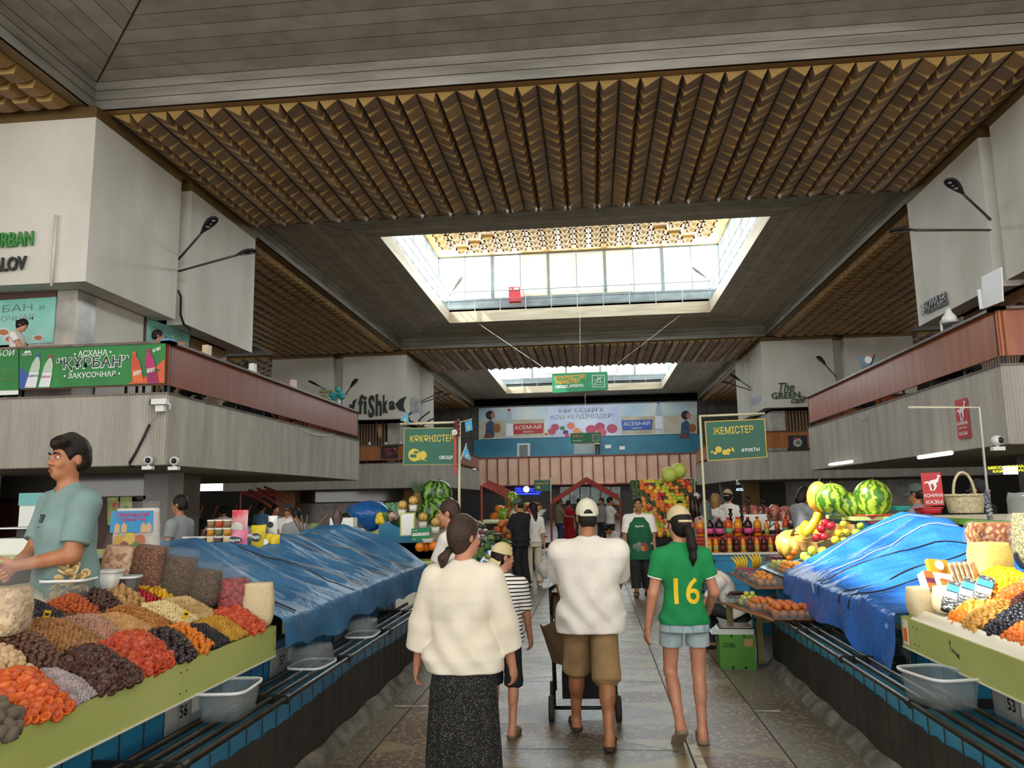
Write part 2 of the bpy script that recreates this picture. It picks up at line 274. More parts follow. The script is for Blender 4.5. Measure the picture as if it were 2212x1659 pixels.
# each bay: fascia, plank soffit, curb of the roof opening
def lantern(y0, y1, n):
    b = MB(); PL = .395; x0, x1 = XL, XR
    for a, c in (((x0, y0), (x1, y0)), ((x1, y0), (x1, y1)), ((x1, y1), (x0, y1)), ((x0, y1), (x0, y0))):
        zs = [ZC, ZC + .21, ZC + .42, ZS]
        for k in range(3):
            b.mi = 4; b.add([(a[0], a[1], zs[k] + .008), (c[0], c[1], zs[k] + .008), (c[0], c[1], zs[k + 1] - .008), (a[0], a[1], zs[k + 1] - .008)], [(0, 1, 2, 3)])
    b.mi = 5; b.box((x0 - .05, y0 - .05, ZC), (x0 - .01, y1 + .05, ZS + .1)); b.box((x1 + .01, y0 - .05, ZC), (x1 + .05, y1 + .05, ZS + .1)); b.box((x0, y0 - .05, ZC), (x1, y0 - .01, ZS + .1)); b.box((x0, y1 + .01, ZC), (x1, y1 + .05, ZS + .1))
    for k in range(8):
        u0, u1 = k * SW / 8 + .006, (k + 1) * SW / 8 - .006
        for s, (p, q) in enumerate((((x0, y0), (x1, y0)), ((x1, y0), (x1, y1)), ((x1, y1), (x0, y1)), ((x0, y1), (x0, y0)))):
            b.mi = (0 if s % 2 == 0 else 2) + (1 if (k * 7 + s * 3) % 3 == 0 else 0)
            def off(P, u, s=s): return (P[0] + u * (1 if P[0] == x0 else -1), P[1] + u * (1 if P[1] == y0 else -1), ZS)
            b.add([off(p, u0), off(q, u0), off(q, u1), off(p, u1)], [(0, 1, 2, 3)])
    b.mi = 5
    for P in ((x0, y0), (x1, y0), (x1, y1), (x0, y1)):
        A = Vector(off(P, 0)); B = Vector(off(P, SW)); t = Vector((-(B - A).y, (B - A).x, 0)).normalized() * .015
        b.add([A - t, A + t, B + t, B - t], [(0, 1, 2, 3)]); b.v[-1][:, 2] -= .004
    b.poly([(x0, y0, ZS + .02), (x0, y1, ZS + .02), (x0 + SW, y1 - SW, ZS + .02), (x0 + SW, y0 + SW, ZS + .02)]); b.poly([(x1, y0, ZS + .02), (x1, y1, ZS + .02), (x1 - SW, y1 - SW, ZS + .02), (x1 - SW, y0 + SW, ZS + .02)])
    b.poly([(x0, y0, ZS + .02), (x1, y0, ZS + .02), (x1 - SW, y0 + SW, ZS + .02), (x0 + SW, y0 + SW, ZS + .02)]); b.poly([(x0, y1, ZS + .02), (x1, y1, ZS + .02), (x1 - SW, y1 - SW, ZS + .02), (x0 + SW, y1 - SW, ZS + .02)])
    struct(b.build('ceiling', [m_soff, m_soff2, m_soffx, m_soffx2, m_fasc, m_joint]))
    ox0, ox1, oy0, oy1 = x0 + SW, x1 - SW, y0 + SW, y1 - SW; W = .72; wx0, wx1, wy0, wy1 = ox0 - W, ox1 + W, oy0 - W, oy1 + W; zl = 10.87; z0, z1 = 11.62, 13.85
    b = MB()
    for (p, q, r, s) in (((ox0, oy0), (ox1, oy0), (wx1, wy0), (wx0, wy0)), ((ox1, oy0), (ox1, oy1), (wx1, wy1), (wx1, wy0)), ((ox1, oy1), (ox0, oy1), (wx0, wy1), (wx1, wy1)), ((ox0, oy1), (ox0, oy0), (wx0, wy0), (wx0, wy1))):
        b.mi = 0; b.add([(*p, ZS), (*q, ZS), (*q, zl), (*p, zl)], [(0, 1, 2, 3)]); b.add([(*p, zl), (*q, zl), (*r, zl), (*s, zl)], [(0, 1, 2, 3)])
        b.mi = 1; b.add([(*s, zl), (*r, zl), (*r, z0), (*s, z0)], [(0, 1, 2, 3)])
    struct(b.build('trim_%d' % n, [M('curb_beige', '#b5a890', .6, col2='#9c917b', ns=1.5, stretch=(.4, .4, 4)), m_grey]))
    # glazed sides
    for k, (A, B) in enumerate((((wx0, wy1), (wx1, wy1)), ((wx0, wy0), (wx0, wy1)), ((wx1, wy1), (wx1, wy0)), ((wx1, wy0), (wx0, wy0)))):
        A3 = Vector((*A, 0)); D = Vector((*B, 0)) - A3; L = D.length; D.normalize(); N = Vector((-D.y, D.x, 0)); np_ = 10; p = L / np_
        Fm = Matrix(((D.x, N.x, 0, A3.x), (D.y, N.y, 0, A3.y), (0, 0, 1, 0), (0, 0, 0, 1)))
        fr = MB(); gl = MB(); wf = MB()
        fr.box((0, -.05, z0 - .06), (L, .05, z0 + .04), Fm); fr.box((0, -.05, z1 - .05), (L, .05, z1 + .05), Fm)
        for i in range(np_ + 1):
            t = .09 if i % 2 == 0 else .025; fr.box((i * p - t, -.06, z0), (i * p + t, .06, z1), Fm)
        for i in range(np_):
            if k == 0 and 3 <= i <= 6:
                for u0, u1, v0, v1 in ((.07, .2, z0 + .05, z1 - .05), (p - .2, p - .07, z0 + .05, z1 - .05), (.2, p - .2, z0 + .05, z0 + .17), (.2, p - .2, z1 - .17, z1 - .05)): wf.box((i * p + u0, -.08, v0), (i * p + u1, .03, v1), Fm)
            gl.box((i * p + .02, -.006, z0), (i * p + p - .02, .006, z1), Fm)
        win = struct(fr.build('window_%d' % (n * 4 + k), m_grey)); gl.build('pane', m_glass, win)
        if wf.n: wf.build('opening_frame', M('cream_frame', '#cfc9b4', .5), win)
    # coffered roof of the lantern
    b = MB(); b.mi = 1; b.poly([(wx0 - .3, wy0 - .3, z1 + .02), (wx0 - .3, wy1 + .3, z1 + .02), (wx1 + .3, wy1 + .3, z1 + .02), (wx1 + .3, wy0 - .3, z1 + .02)])
    c = .72; nx = int((wx1 - wx0 - .6) / c); ny = int((wy1 - wy0 - .6) / c)
    for i in range(nx):
        for j in range(ny):
            if (i < 4 or i >= nx - 4) and abs(min(i, nx - 1 - i) - min(j, ny - 1 - j)) == 0: continue
            X = wx0 + .4 + i * c; Y = wy0 + .4 + j * c; z = z1; e = .05
            for (p, q) in (((X + e, Y + e), (X + c - e, Y + e + .07)), ((X + e, Y + c - e - .07), (X + c - e, Y + c - e)), ((X + e, Y + e), (X + e + .07, Y + c - e)), ((X + c - e - .07, Y + e), (X + c - e, Y + c - e))): b.mi = 1; b.box((*p, z - .1), (*q, z))
            b.mi = 0; b.add([(X + .14, Y + .14, z), (X + c - .14, Y + .14, z), (X + c - .14, Y + c - .14, z), (X + .14, Y + c - .14, z), (X + c / 2, Y + c / 2, z - .2)], [(0, 1, 4), (1, 2, 4), (2, 3, 4), (3, 0, 4)])
    struct(b.build('ceiling', [m_goldp, M('gold_bright', '#d3aa62', .5, .1, col2='#c39650', ns=1.)]))
    # safety railing round the opening, one thing
    t = thing('safety_railing', ['steel safety railing round the roof opening overhead', 'steel safety railing round the near roof lantern with the red fire box', 'steel safety railing round the far roof lantern above the welcome banner'][n], 'railing', (ox0, oy0, zl))
    r = MB(); q = MB().box((-.018, -.018, 0), (.018, .018, .98)); w_, d_ = ox1 - ox0, oy1 - oy0; i_ = .04
    for z in (.12, .55, .98):
        for p0, p1 in (((-i_, -i_), (w_ + i_, -i_)), ((w_ + i_, -i_), (w_ + i_, d_ + i_)), ((w_ + i_, d_ + i_), (-i_, d_ + i_)), ((-i_, d_ + i_), (-i_, -i_))): r.tube([(*p0, z), (*p1, z)], .022 if z > .9 else .015, 6)
    mr = M('railing_steel', '#8d9794', .45, .3); r.build('handrail', mr, t); q0 = q.build('baluster', mr, t)
    for i in range(1, 11):
        for P in ((i / 10 * w_, -i_), (i / 10 * w_, d_ + i_), (-i_, i / 10 * d_), (w_ + i_, i / 10 * d_)): link('baluster', q0.data, t, (*P, 0))
for n, (y0, y1) in enumerate(BAYS): lantern(y0, y1, n)
b = MB(); lx0, lx1 = XL + SW - .72, XR - SW + .72; b.box((-45, -9, 11.0), (lx0, 67, 11.2)); b.box((lx1, -9, 11.0), (45, 67, 11.2)); py = -9  # unseen slabs added between the lanterns to block sky light leaking from above
for y0, y1 in BAYS: b.box((lx0, py, 11.0), (lx1, y0 + SW - .72, 11.2)); py = y1 - SW + .72
b.box((lx0, py, 11.0), (lx1, 67, 11.2)); struct(b.build('ceiling_roof_deck', m_dark))
# white column blocks with a groove down each face, bronze trim above, recessed core at balcony level
def column(x0, x1, y0, y1, gx, gy, core, name):
    for z0, z1, m, o in ((6.06, 9.47, m_white, 0), (9.47, ZC, m_trim, .02)):
        b = MB(); g = .5 if o == 0 else .46
        for (a, c) in ((x0, gx - .27), (gx + .27, x1)):
            for (d, e) in ((y0, gy - .25), (gy + .25, y1)): b.box((a - o, d - o, z0), (c + o, e + o, z1))
        b.box((x0 + g, y0 + g, z0), (x1 - g, y1 - g, z1)); struct(b.build('wall_' + name if o == 0 else 'trim_9', m))
    return core
column(-17.1, -9.68, 13.77, 21.3, -13.4, 17.33, None, 'left_near'); column(-17.02, -9.6, 40, 47.2, -13.35, 43.6, None, 'left_far')
column(8.8, 16.2, 13.6, 21.24, 12.5, 17.03, None, 'right_near'); column(8.8, 16.2, 40, 47.2, 12.6, 43.6, None, 'right_far')
# mezzanine islands
def island(x0, x1, y0, y1, aisle, name, wood, rail, core):
    """a hanging gallery: ribbed concrete edge, slab, wooden parapet on posts, inner core walls"""
    b = MB(); rp = .055
    def ribs(A, B):
        A = Vector(A); B = Vector(B); n = int((B - A).length / rp); D = (B - A) / n; N = Vector((D.y, -D.x)).normalized() * .012; v = []; f = []
        for i in range(n):
            for p, o in ((A + D * i, 0), (A + D * (i + .3), 0), (A + D * (i + .42), 1), (A + D * (i + .88), 1)):
                q = p + N * o; v += [(q.x, q.y, 2.43), (q.x, q.y, 3.70)]
        v += [(B.x, B.y, 2.43), (B.x, B.y, 3.70)]
        for i in range(len(v) // 2 - 1): f.append((2 * i, 2 * i + 2, 2 * i + 3, 2 * i + 1))
        b.add(v, f)
    ribs((x0, y0), (x1, y0)); ribs((x1, y0), (x1, y1)); ribs((x1, y1), (x0, y1)); ribs((x0, y1), (x0, y0))
    b.mi = 1; b.box((x0 + .01, y0 + .01, 2.5), (x1 - .01, y1 - .01, 3.66)); b.mi = 2; b.box((x0 - .03, y0 - .03, 3.70), (x1 + .03, y1 + .03, 3.73))
    b.mi = 1; b.box((x0 + .02, y0 + .02, 2.42), (x1 - .02, y1 - .02, 2.47))
    struct(b.build('wall_gallery_' + name, [m_conc, M('soffit_paint', '#948c80', .8), m_rail]))
    t = thing('gallery_parapet', {'left_near': 'red-brown wooden parapet of the left gallery with the green banner on its front', 'left_far': 'wooden parapet of the far left gallery with a sausage poster', 'right_near': 'orange-brown wooden parapet of the right gallery rising to the top right', 'right_far': 'wooden parapet of the far right gallery with a dark food poster'}[name], 'parapet', (x0, y0, 3.73))
    W, D = x1 - x0, y1 - y0; i = .06
    for (p, q, m) in (((i, i), (W - i, i), wood[0]), ((W - i if aisle > 0 else i, i), (W - i if aisle > 0 else i, D - i), wood[1]), ((i, D - i), (W - i, D - i), wood[0])):
        L = math.hypot(q[0] - p[0], q[1] - p[1]); n = max(1, int(L / 2.4)); cap = MB(); along = q[0] != p[0]
        for k in range(n):
            b = MB()
            a, c = k * L / n + .004, (k + 1) * L / n - .004
            b.box(*(((p[0] + a, p[1] - .02, .14), (p[0] + c, p[1] + .02, .9)) if along else ((p[0] - .02, p[1] + a, .14), (p[0] + .02, p[1] + c, .9))))
            b.build('parapet_panel', m, t)
        pt = None
        for k in range(n * 2 + 1):
            a = k * L / (n * 2); x, y = (p[0] + a, p[1] + .06) if along else (p[0] + (-.06 if aisle > 0 else .06), p[1] + a); 
            if pt is None: pt = MB().box((-.02, -.02, 0), (.02, .02, .9)).build('parapet_post', m_black, t, loc=(x, y, 0))
            else: link('parapet_post', pt.data, t, (x, y, 0))
        cap.box(*(((p[0] - .1, p[1] - .1, .9), (q[0] + .1, q[1] + .12, .945)) if along else ((p[0] - .1, p[1] - .1, .9), (p[0] + .1, q[1] + .1, .945)))); cap.build('rail_cap', m_rail, t)
    return t
island(-19.3, -7.56, 13.2, 24.9, 1, 'left_near', (m_wood, m_wood), None, None); island(-19.3, -7.56, 39.5, 52.6, 1, 'left_far', (m_wood2, m_wood), None, None)
island(6.67, 18.4, 13.18, 24.6, -1, 'right_near', (m_wood3, m_wood3), None, None); island(6.67, 18.4, 37.2, 51, -1, 'right_far', (m_wood2, m_wood3), None, None)
def walls(name, lst):
    """core walls: boxes (a, b, material) joined as one wall"""
    ms = []; b = MB()
    for a, c, m in lst:
        if m not in ms: ms.append(m)
        b.mi = ms.index(m); b.box(a, c)
    return struct(b.build(name, ms))
def slats(b, x0, x1, y, z0, z1, step=.09, axis='x'):
    for k in range(int(abs(x1 - x0) / step)):
        x = min(x0, x1) + k * step
        b.box((x, y - .03, z0), (x + step * .5, y, z1)) if axis == 'x' else b.box((y - .03, x, z0), (y + .03, x + step * .5, z1))
# upper cores
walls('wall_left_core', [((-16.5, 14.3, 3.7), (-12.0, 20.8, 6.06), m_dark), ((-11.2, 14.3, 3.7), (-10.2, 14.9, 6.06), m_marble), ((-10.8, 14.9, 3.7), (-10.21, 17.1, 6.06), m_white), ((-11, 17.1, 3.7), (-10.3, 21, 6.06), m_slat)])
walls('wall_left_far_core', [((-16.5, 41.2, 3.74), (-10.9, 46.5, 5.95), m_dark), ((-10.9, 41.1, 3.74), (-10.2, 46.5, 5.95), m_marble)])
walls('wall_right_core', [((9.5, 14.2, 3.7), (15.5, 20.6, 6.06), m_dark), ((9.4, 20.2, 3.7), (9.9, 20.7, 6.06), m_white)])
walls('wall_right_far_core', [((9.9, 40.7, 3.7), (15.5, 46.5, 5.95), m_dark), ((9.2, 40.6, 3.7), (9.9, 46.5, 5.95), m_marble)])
b = MB(); slats(b, -16.4, -10.95, 41.2, 3.75, 5.95, .16); slats(b, 9.95, 15.4, 40.7, 3.75, 5.95, .16); slats(b, 14.3, 20.5, 9.48, 3.75, 6.05, .12, 'y'); slats(b, 17.6, 20.6, -10.28, 3.75, 6.05, .1, 'y')
struct(b.build('trim_2', m_slat))
# ground floor under the galleries
m_brown = M('brown_board', '#4a2a1e', .55, col2='#3e2218', ns=1.2, stretch=(3, 3, .3)); m_cream = M('cream_wall', '#b9b2a0', .7, col2='#a8a08d', ns=1); m_tan = M('tan_pillar', '#b08a58', .6, col2='#9c7748', ns=2)
walls('wall_left_ground', [((-19, 16.6, 0), (-9.9, 17, 1.9), m_brown), ((-19, 16.62, 1.9), (-9.9, 17, 2.42), m_glassd), ((-19.2, 16.5, 1.86), (-9.85, 16.6, 1.94), m_black), ((-9.9, 16.5, 0), (-9.3, 17.3, 2.42), m_marble2), ((-9.3, 16.45, 0), (-8.95, 17.2, 2.42), M('stone_pillar', '#5d5750', .4, col2='#6f655a', ns=1.5)),
    ((-19, 15.4, 0), (-12.6, 15.6, 2.42), m_cream)])
walls('wall_left_far_ground', [((-17.4, 44, 0), (-9.6, 44.3, 1.75), m_marble), ((-17.4, 44.02, 1.75), (-9.6, 44.3, 2.42), m_glassd), ((-16.2, 43.9, 1.72), (-10, 44, 1.79), m_black), ((-17.6, 42.4, 0), (-16.5, 43.2, 2.42), m_tan), ((-10.4, 42.8, 0), (-9.3, 43.4, 2.42), m_tan), ((-13.6, 43.95, 0), (-11.9, 44.05, 1.75), M('orange_tile', '#c59a68', .6))])
walls('wall_right_ground', [((9.6, 16.4, 0), (18, 16.8, 1.6), m_cream), ((9.6, 16.42, 1.6), (18, 16.8, 2.42), m_glassd), ((8.8, 16.4, 0), (9.6, 17.2, 2.42), m_marble2)])
walls('wall_right_far_ground', [((10.5, 44, 0), (18, 44.4, 2.42), m_marble), ((8.2, 43.6, 0), (9, 44.4, 2.42), m_tan), ((6.9, 43.2, 0), (7.3, 43.6, 2.42), m_marble2), ((9, 44.1, .9), (10.5, 44.4, 2.42), m_glassd)])
walls('wall_far_left', [((-38, -8, 0), (-37.7, 66, 10.7), m_cream)]); walls('wall_far_right', [((37.7, -8, 0), (38, 66, 10.7), m_cream)])
# back wall: dark tile, teal tile, pink panels with red ribs, dark shop fronts
b = MB(); b.mi = 0; b.box((-38, 65.7, 5.1), (38, 66, 10.8)); b.mi = 1; b.box((-9.9, 65.62, 5.1), (9.3, 65.72, 6.86)); b.mi = 2; b.box((-38, 65.4, 0), (38, 66, 3))
b.mi = 3
for x in np.arange(-20, 20, .9): b.box((x, 65.66, 6.9), (x + .03, 65.7, 9.9))
for z in np.arange(7, 9.9, .75): b.box((-20, 65.66, z), (20, 65.7, z + .03))
struct(b.build('wall_back', [m_dtile, m_teal, M('shop_dark', '#2b2623', .5), m_joint]))
b = MB(); b.box((-9.5, 64.6, 2.95), (8.9, 65.3, 5.2)); b.mi = 1
for k in range(22): x = -9.5 + k * 18.4 / 21; b.box((x - .05, 64.5, 2.95), (x + .05, 64.62, 5.2))
b.box((-9.6, 64.45, 5.2), (9, 65.4, 5.28)); b.box((-9.6, 64.45, 2.86), (9, 65.4, 2.95)); struct(b.build('wall_gallery_back', [m_pink, m_rust]))
# ================================================================ PEOPLE: a signed-distance body meshed as one continuous surface
def surface_nets(F, lo, h):
    S = F < 0; nx, ny, nz = F.shape
    c = [S[i:nx - 1 + i, j:ny - 1 + j, k:nz - 1 + k] for i in (0, 1) for j in (0, 1) for k in (0, 1)]
    n = sum(x.astype(np.int8) for x in c); act = (n > 0) & (n < 8); idx = np.argwhere(act)
    if len(idx) == 0: return np.zeros((0, 3)), []
    ID = np.full(act.shape, -1, np.int64); ID[act] = np.arange(len(idx)); pos = np.zeros((len(idx), 3)); cnt = np.zeros(len(idx))
    C = [(i, j, k) for i in (0, 1) for j in (0, 1) for k in (0, 1)]
    for a in range(8):
        for b in range(a + 1, 8):
            if sum(abs(C[a][q] - C[b][q]) for q in range(3)) != 1: continue
            fa = F[tuple((idx + C[a]).T)]; fb = F[tuple((idx + C[b]).T)]; s = (fa < 0) != (fb < 0); t = fa[s] / (fa[s] - fb[s])
            pos[s] += np.array(C[a]) + t[:, None] * (np.array(C[b]) - np.array(C[a])); cnt[s] += 1
    V = lo + (idx + pos / cnt[:, None]) * h; f = []
    for ax in range(3):
        u, v = (ax + 1) % 3, (ax + 2) % 3; sl0 = [slice(None)] * 3; sl1 = [slice(None)] * 3; sl0[ax] = slice(0, -1); sl1[ax] = slice(1, None)
        A, B = S[tuple(sl0)], S[tuple(sl1)]; E = np.argwhere(A != B); E = E[(E[:, u] > 0) & (E[:, v] > 0) & (E[:, u] < act.shape[u]) & (E[:, v] < act.shape[v])]
        if not len(E): continue
        du = np.zeros(3, int); du[u] = 1; dv = np.zeros(3, int); dv[v] = 1
        q = np.stack([ID[tuple((E - du - dv).T)], ID[tuple((E - dv).T)], ID[tuple(E.T)], ID[tuple((E - du).T)]], 1)
        flip = ~A[tuple(E.T)]; q[flip] = q[flip][:, ::-1]; f.append(q)
    return V, np.concatenate(f)
class SDF:
    """a field of smoothly joined shapes"""
    def __init__(s, lo, hi, h):
        s.lo = np.array(lo, float); s.h = h; n = np.ceil((np.array(hi) - s.lo) / h).astype(int) + 1; s.n = n; s.F = np.full(n, 1., np.float32)
        s.ax = [s.lo[i] + np.arange(n[i]) * h for i in range(3)]
    def win(s, lo, hi, pad):
        i0 = np.clip(((np.array(lo) - pad - s.lo) / s.h).astype(int), 0, s.n - 1); i1 = np.clip(((np.array(hi) + pad - s.lo) / s.h).astype(int) + 2, 1, s.n)
        sl = tuple(slice(a, b) for a, b in zip(i0, i1)); g = np.meshgrid(*[s.ax[k][sl[k]] for k in range(3)], indexing='ij'); return sl, np.stack(g, -1)
    def put(s, sl, d, k, op='u'):
        F = s.F[sl]
        if op == 'u':
            if k > 0: hh = np.clip(.5 + .5 * (F - d) / k, 0, 1); s.F[sl] = F * (1 - hh) + d * hh - k * hh * (1 - hh)
            else: s.F[sl] = np.minimum(F, d)
        elif op == 's':
            if k > 0: hh = np.clip(.5 - .5 * (F + d) / k, 0, 1); s.F[sl] = F * (1 - hh) - d * hh + k * hh * (1 - hh)
            else: s.F[sl] = np.maximum(F, -d)
    def cap(s, a, b, ra, rb, k=.02, op='u', sq=None, cut=None):
        """tapered capsule; sq=(direction, factor) flattens it; cut=(point, normal) ends it in a plane"""
        a = np.array(a, float); b = np.array(b, float); R = max(ra, rb); sl, P = s.win(np.minimum(a, b) - R, np.maximum(a, b) + R, k + 2 * s.h)
        ab = b - a; p = P - a; t = np.clip(p @ ab / max(ab @ ab, 1e-9), 0, 1); q = p - t[..., None] * ab
        if sq is not None: D = np.array(sq[0], float); D /= np.linalg.norm(D); q = q + (q @ D)[..., None] * D * (1 / sq[1] - 1)
        d = np.sqrt((q * q).sum(-1)) - (ra + (rb - ra) * t)
        if cut is not None: d = np.maximum(d, (P - np.array(cut[0])) @ np.array(cut[1]))
        s.put(sl, d, k, op); return s
    def ell(s, c, r, k=.02, op='u', R=None):
        c = np.array(c, float); r = np.array(r, float); sl, P = s.win(c - r.max(), c + r.max(), k + 2 * s.h); p = P - c
        if R is not None: p = p @ np.array(R)
        k0 = np.sqrt(((p / r) ** 2).sum(-1)); k1 = np.sqrt(((p / r ** 2) ** 2).sum(-1)) + 1e-9; s.put(sl, k0 * (k0 - 1) / k1, k, op); return s
    def loft(s, lev, o, R, k=.02, op='u', pw=2.3, fold=None):
        """stack of rounded sections (z, cx, cy, rx, ry) along the local z axis of frame (o, R columns)"""
        L = np.array(lev, float); o = np.array(o, float); R = np.array(R, float); ext = max(abs(L[:, 1]).max() + L[:, 3].max(), abs(L[:, 2]).max() + L[:, 4].max())
        e0, e1 = o + R[:, 2] * L[0, 0], o + R[:, 2] * L[-1, 0]; sl, P = s.win(np.minimum(e0, e1) - ext, np.maximum(e0, e1) + ext, k + 2 * s.h); p = (P - o) @ R; z = p[..., 2]
        v = [np.interp(z, L[:, 0], L[:, i]) for i in range(1, 5)]; x = np.abs(p[..., 0] - v[0]) / v[2]; y = np.abs(p[..., 1] - v[1]) / v[3]
        q = (x ** pw + y ** pw) ** (1 / pw); d = (q - 1) * np.minimum(v[2], v[3])
        if fold is not None: d = d + fold(p)
        d = np.maximum(d, np.maximum(L[0, 0] - z, z - L[-1, 0])); s.put(sl, d, k, op); return s
    def plane(s, o, n):
        """cut away everything on the side n points to"""
        g = np.stack(np.meshgrid(*s.ax, indexing='ij'), -1); s.F = np.maximum(s.F, ((g - np.array(o)) @ np.array(n)).astype(np.float32)); return s
    def mesh(s, name, mat, parent, smooth=True):
        V, f = surface_nets(s.F, s.lo, s.h); me = bpy.data.meshes.new(name); me.from_pydata(V.tolist(), [], f.tolist() if len(f) else [])
        for m in (mat if isinstance(mat, (list, tuple)) else [mat]): me.materials.append(m)
        if smooth: me.polygons.foreach_set('use_smooth', [True] * len(me.polygons))
        return link(name, me, parent)
def ik(a, c, l1, l2, hint):
    """middle joint of a two-bone limb from a towards c, bending towards hint; returns joint and reachable end"""
    a = np.array(a, float); c = np.array(c, float); d = c - a; L = np.linalg.norm(d); L2 = min(L, (l1 + l2) * .998); u = d / L; c = a + u * L2
    x = (l1 * l1 - l2 * l2 + L2 * L2) / (2 * L2); hgt = math.sqrt(max(l1 * l1 - x * x, 0)); hv = np.array(hint, float); hv = hv - u * (hv @ u); hv /= np.linalg.norm(hv) + 1e-9
    return a + u * x + hv * hgt, c
def unit(v): v = np.array(v, float); return v / (np.linalg.norm(v) + 1e-9)
SKINS = {'light': ('#c68e72', '#b87d62'), 'tan': ('#a8714e', '#96623f'), 'warm': ('#b57a58', '#a56a49')}
def skin(k): return M('skin_' + k, SKINS[k][0], .5, col2=SKINS[k][1], ns=14, sss=.08)
m_hair = M('dark_hair', '#15110f', .45, col2='#241b16', ns=30, stretch=(3, 3, .4), bump=.3, bs=90, spec=.2); m_hairb = M('brown_hair', '#2c201a', .42, col2='#46342a', ns=30, stretch=(4, 4, .4), bump=.3, bs=90, spec=.25); m_hairl = M('light_brown_hair', '#7d5b34', .5, col2='#8e6a40', ns=25)
m_eye = M('eye_dark', '#1c1512', .2); m_eyew = M('eye_white', '#d8d2cb', .3); m_lip = M('lips', '#93544a', .45); m_brow = M('brow_hair', '#1a1512', .8)
def cloth(name, c, c2=None, rough=.85, bump=.25, bs=55, **k): return M(name, c, rough, col2=c2, bump=bump, bs=bs, ns=k.pop('ns', 5), **k)
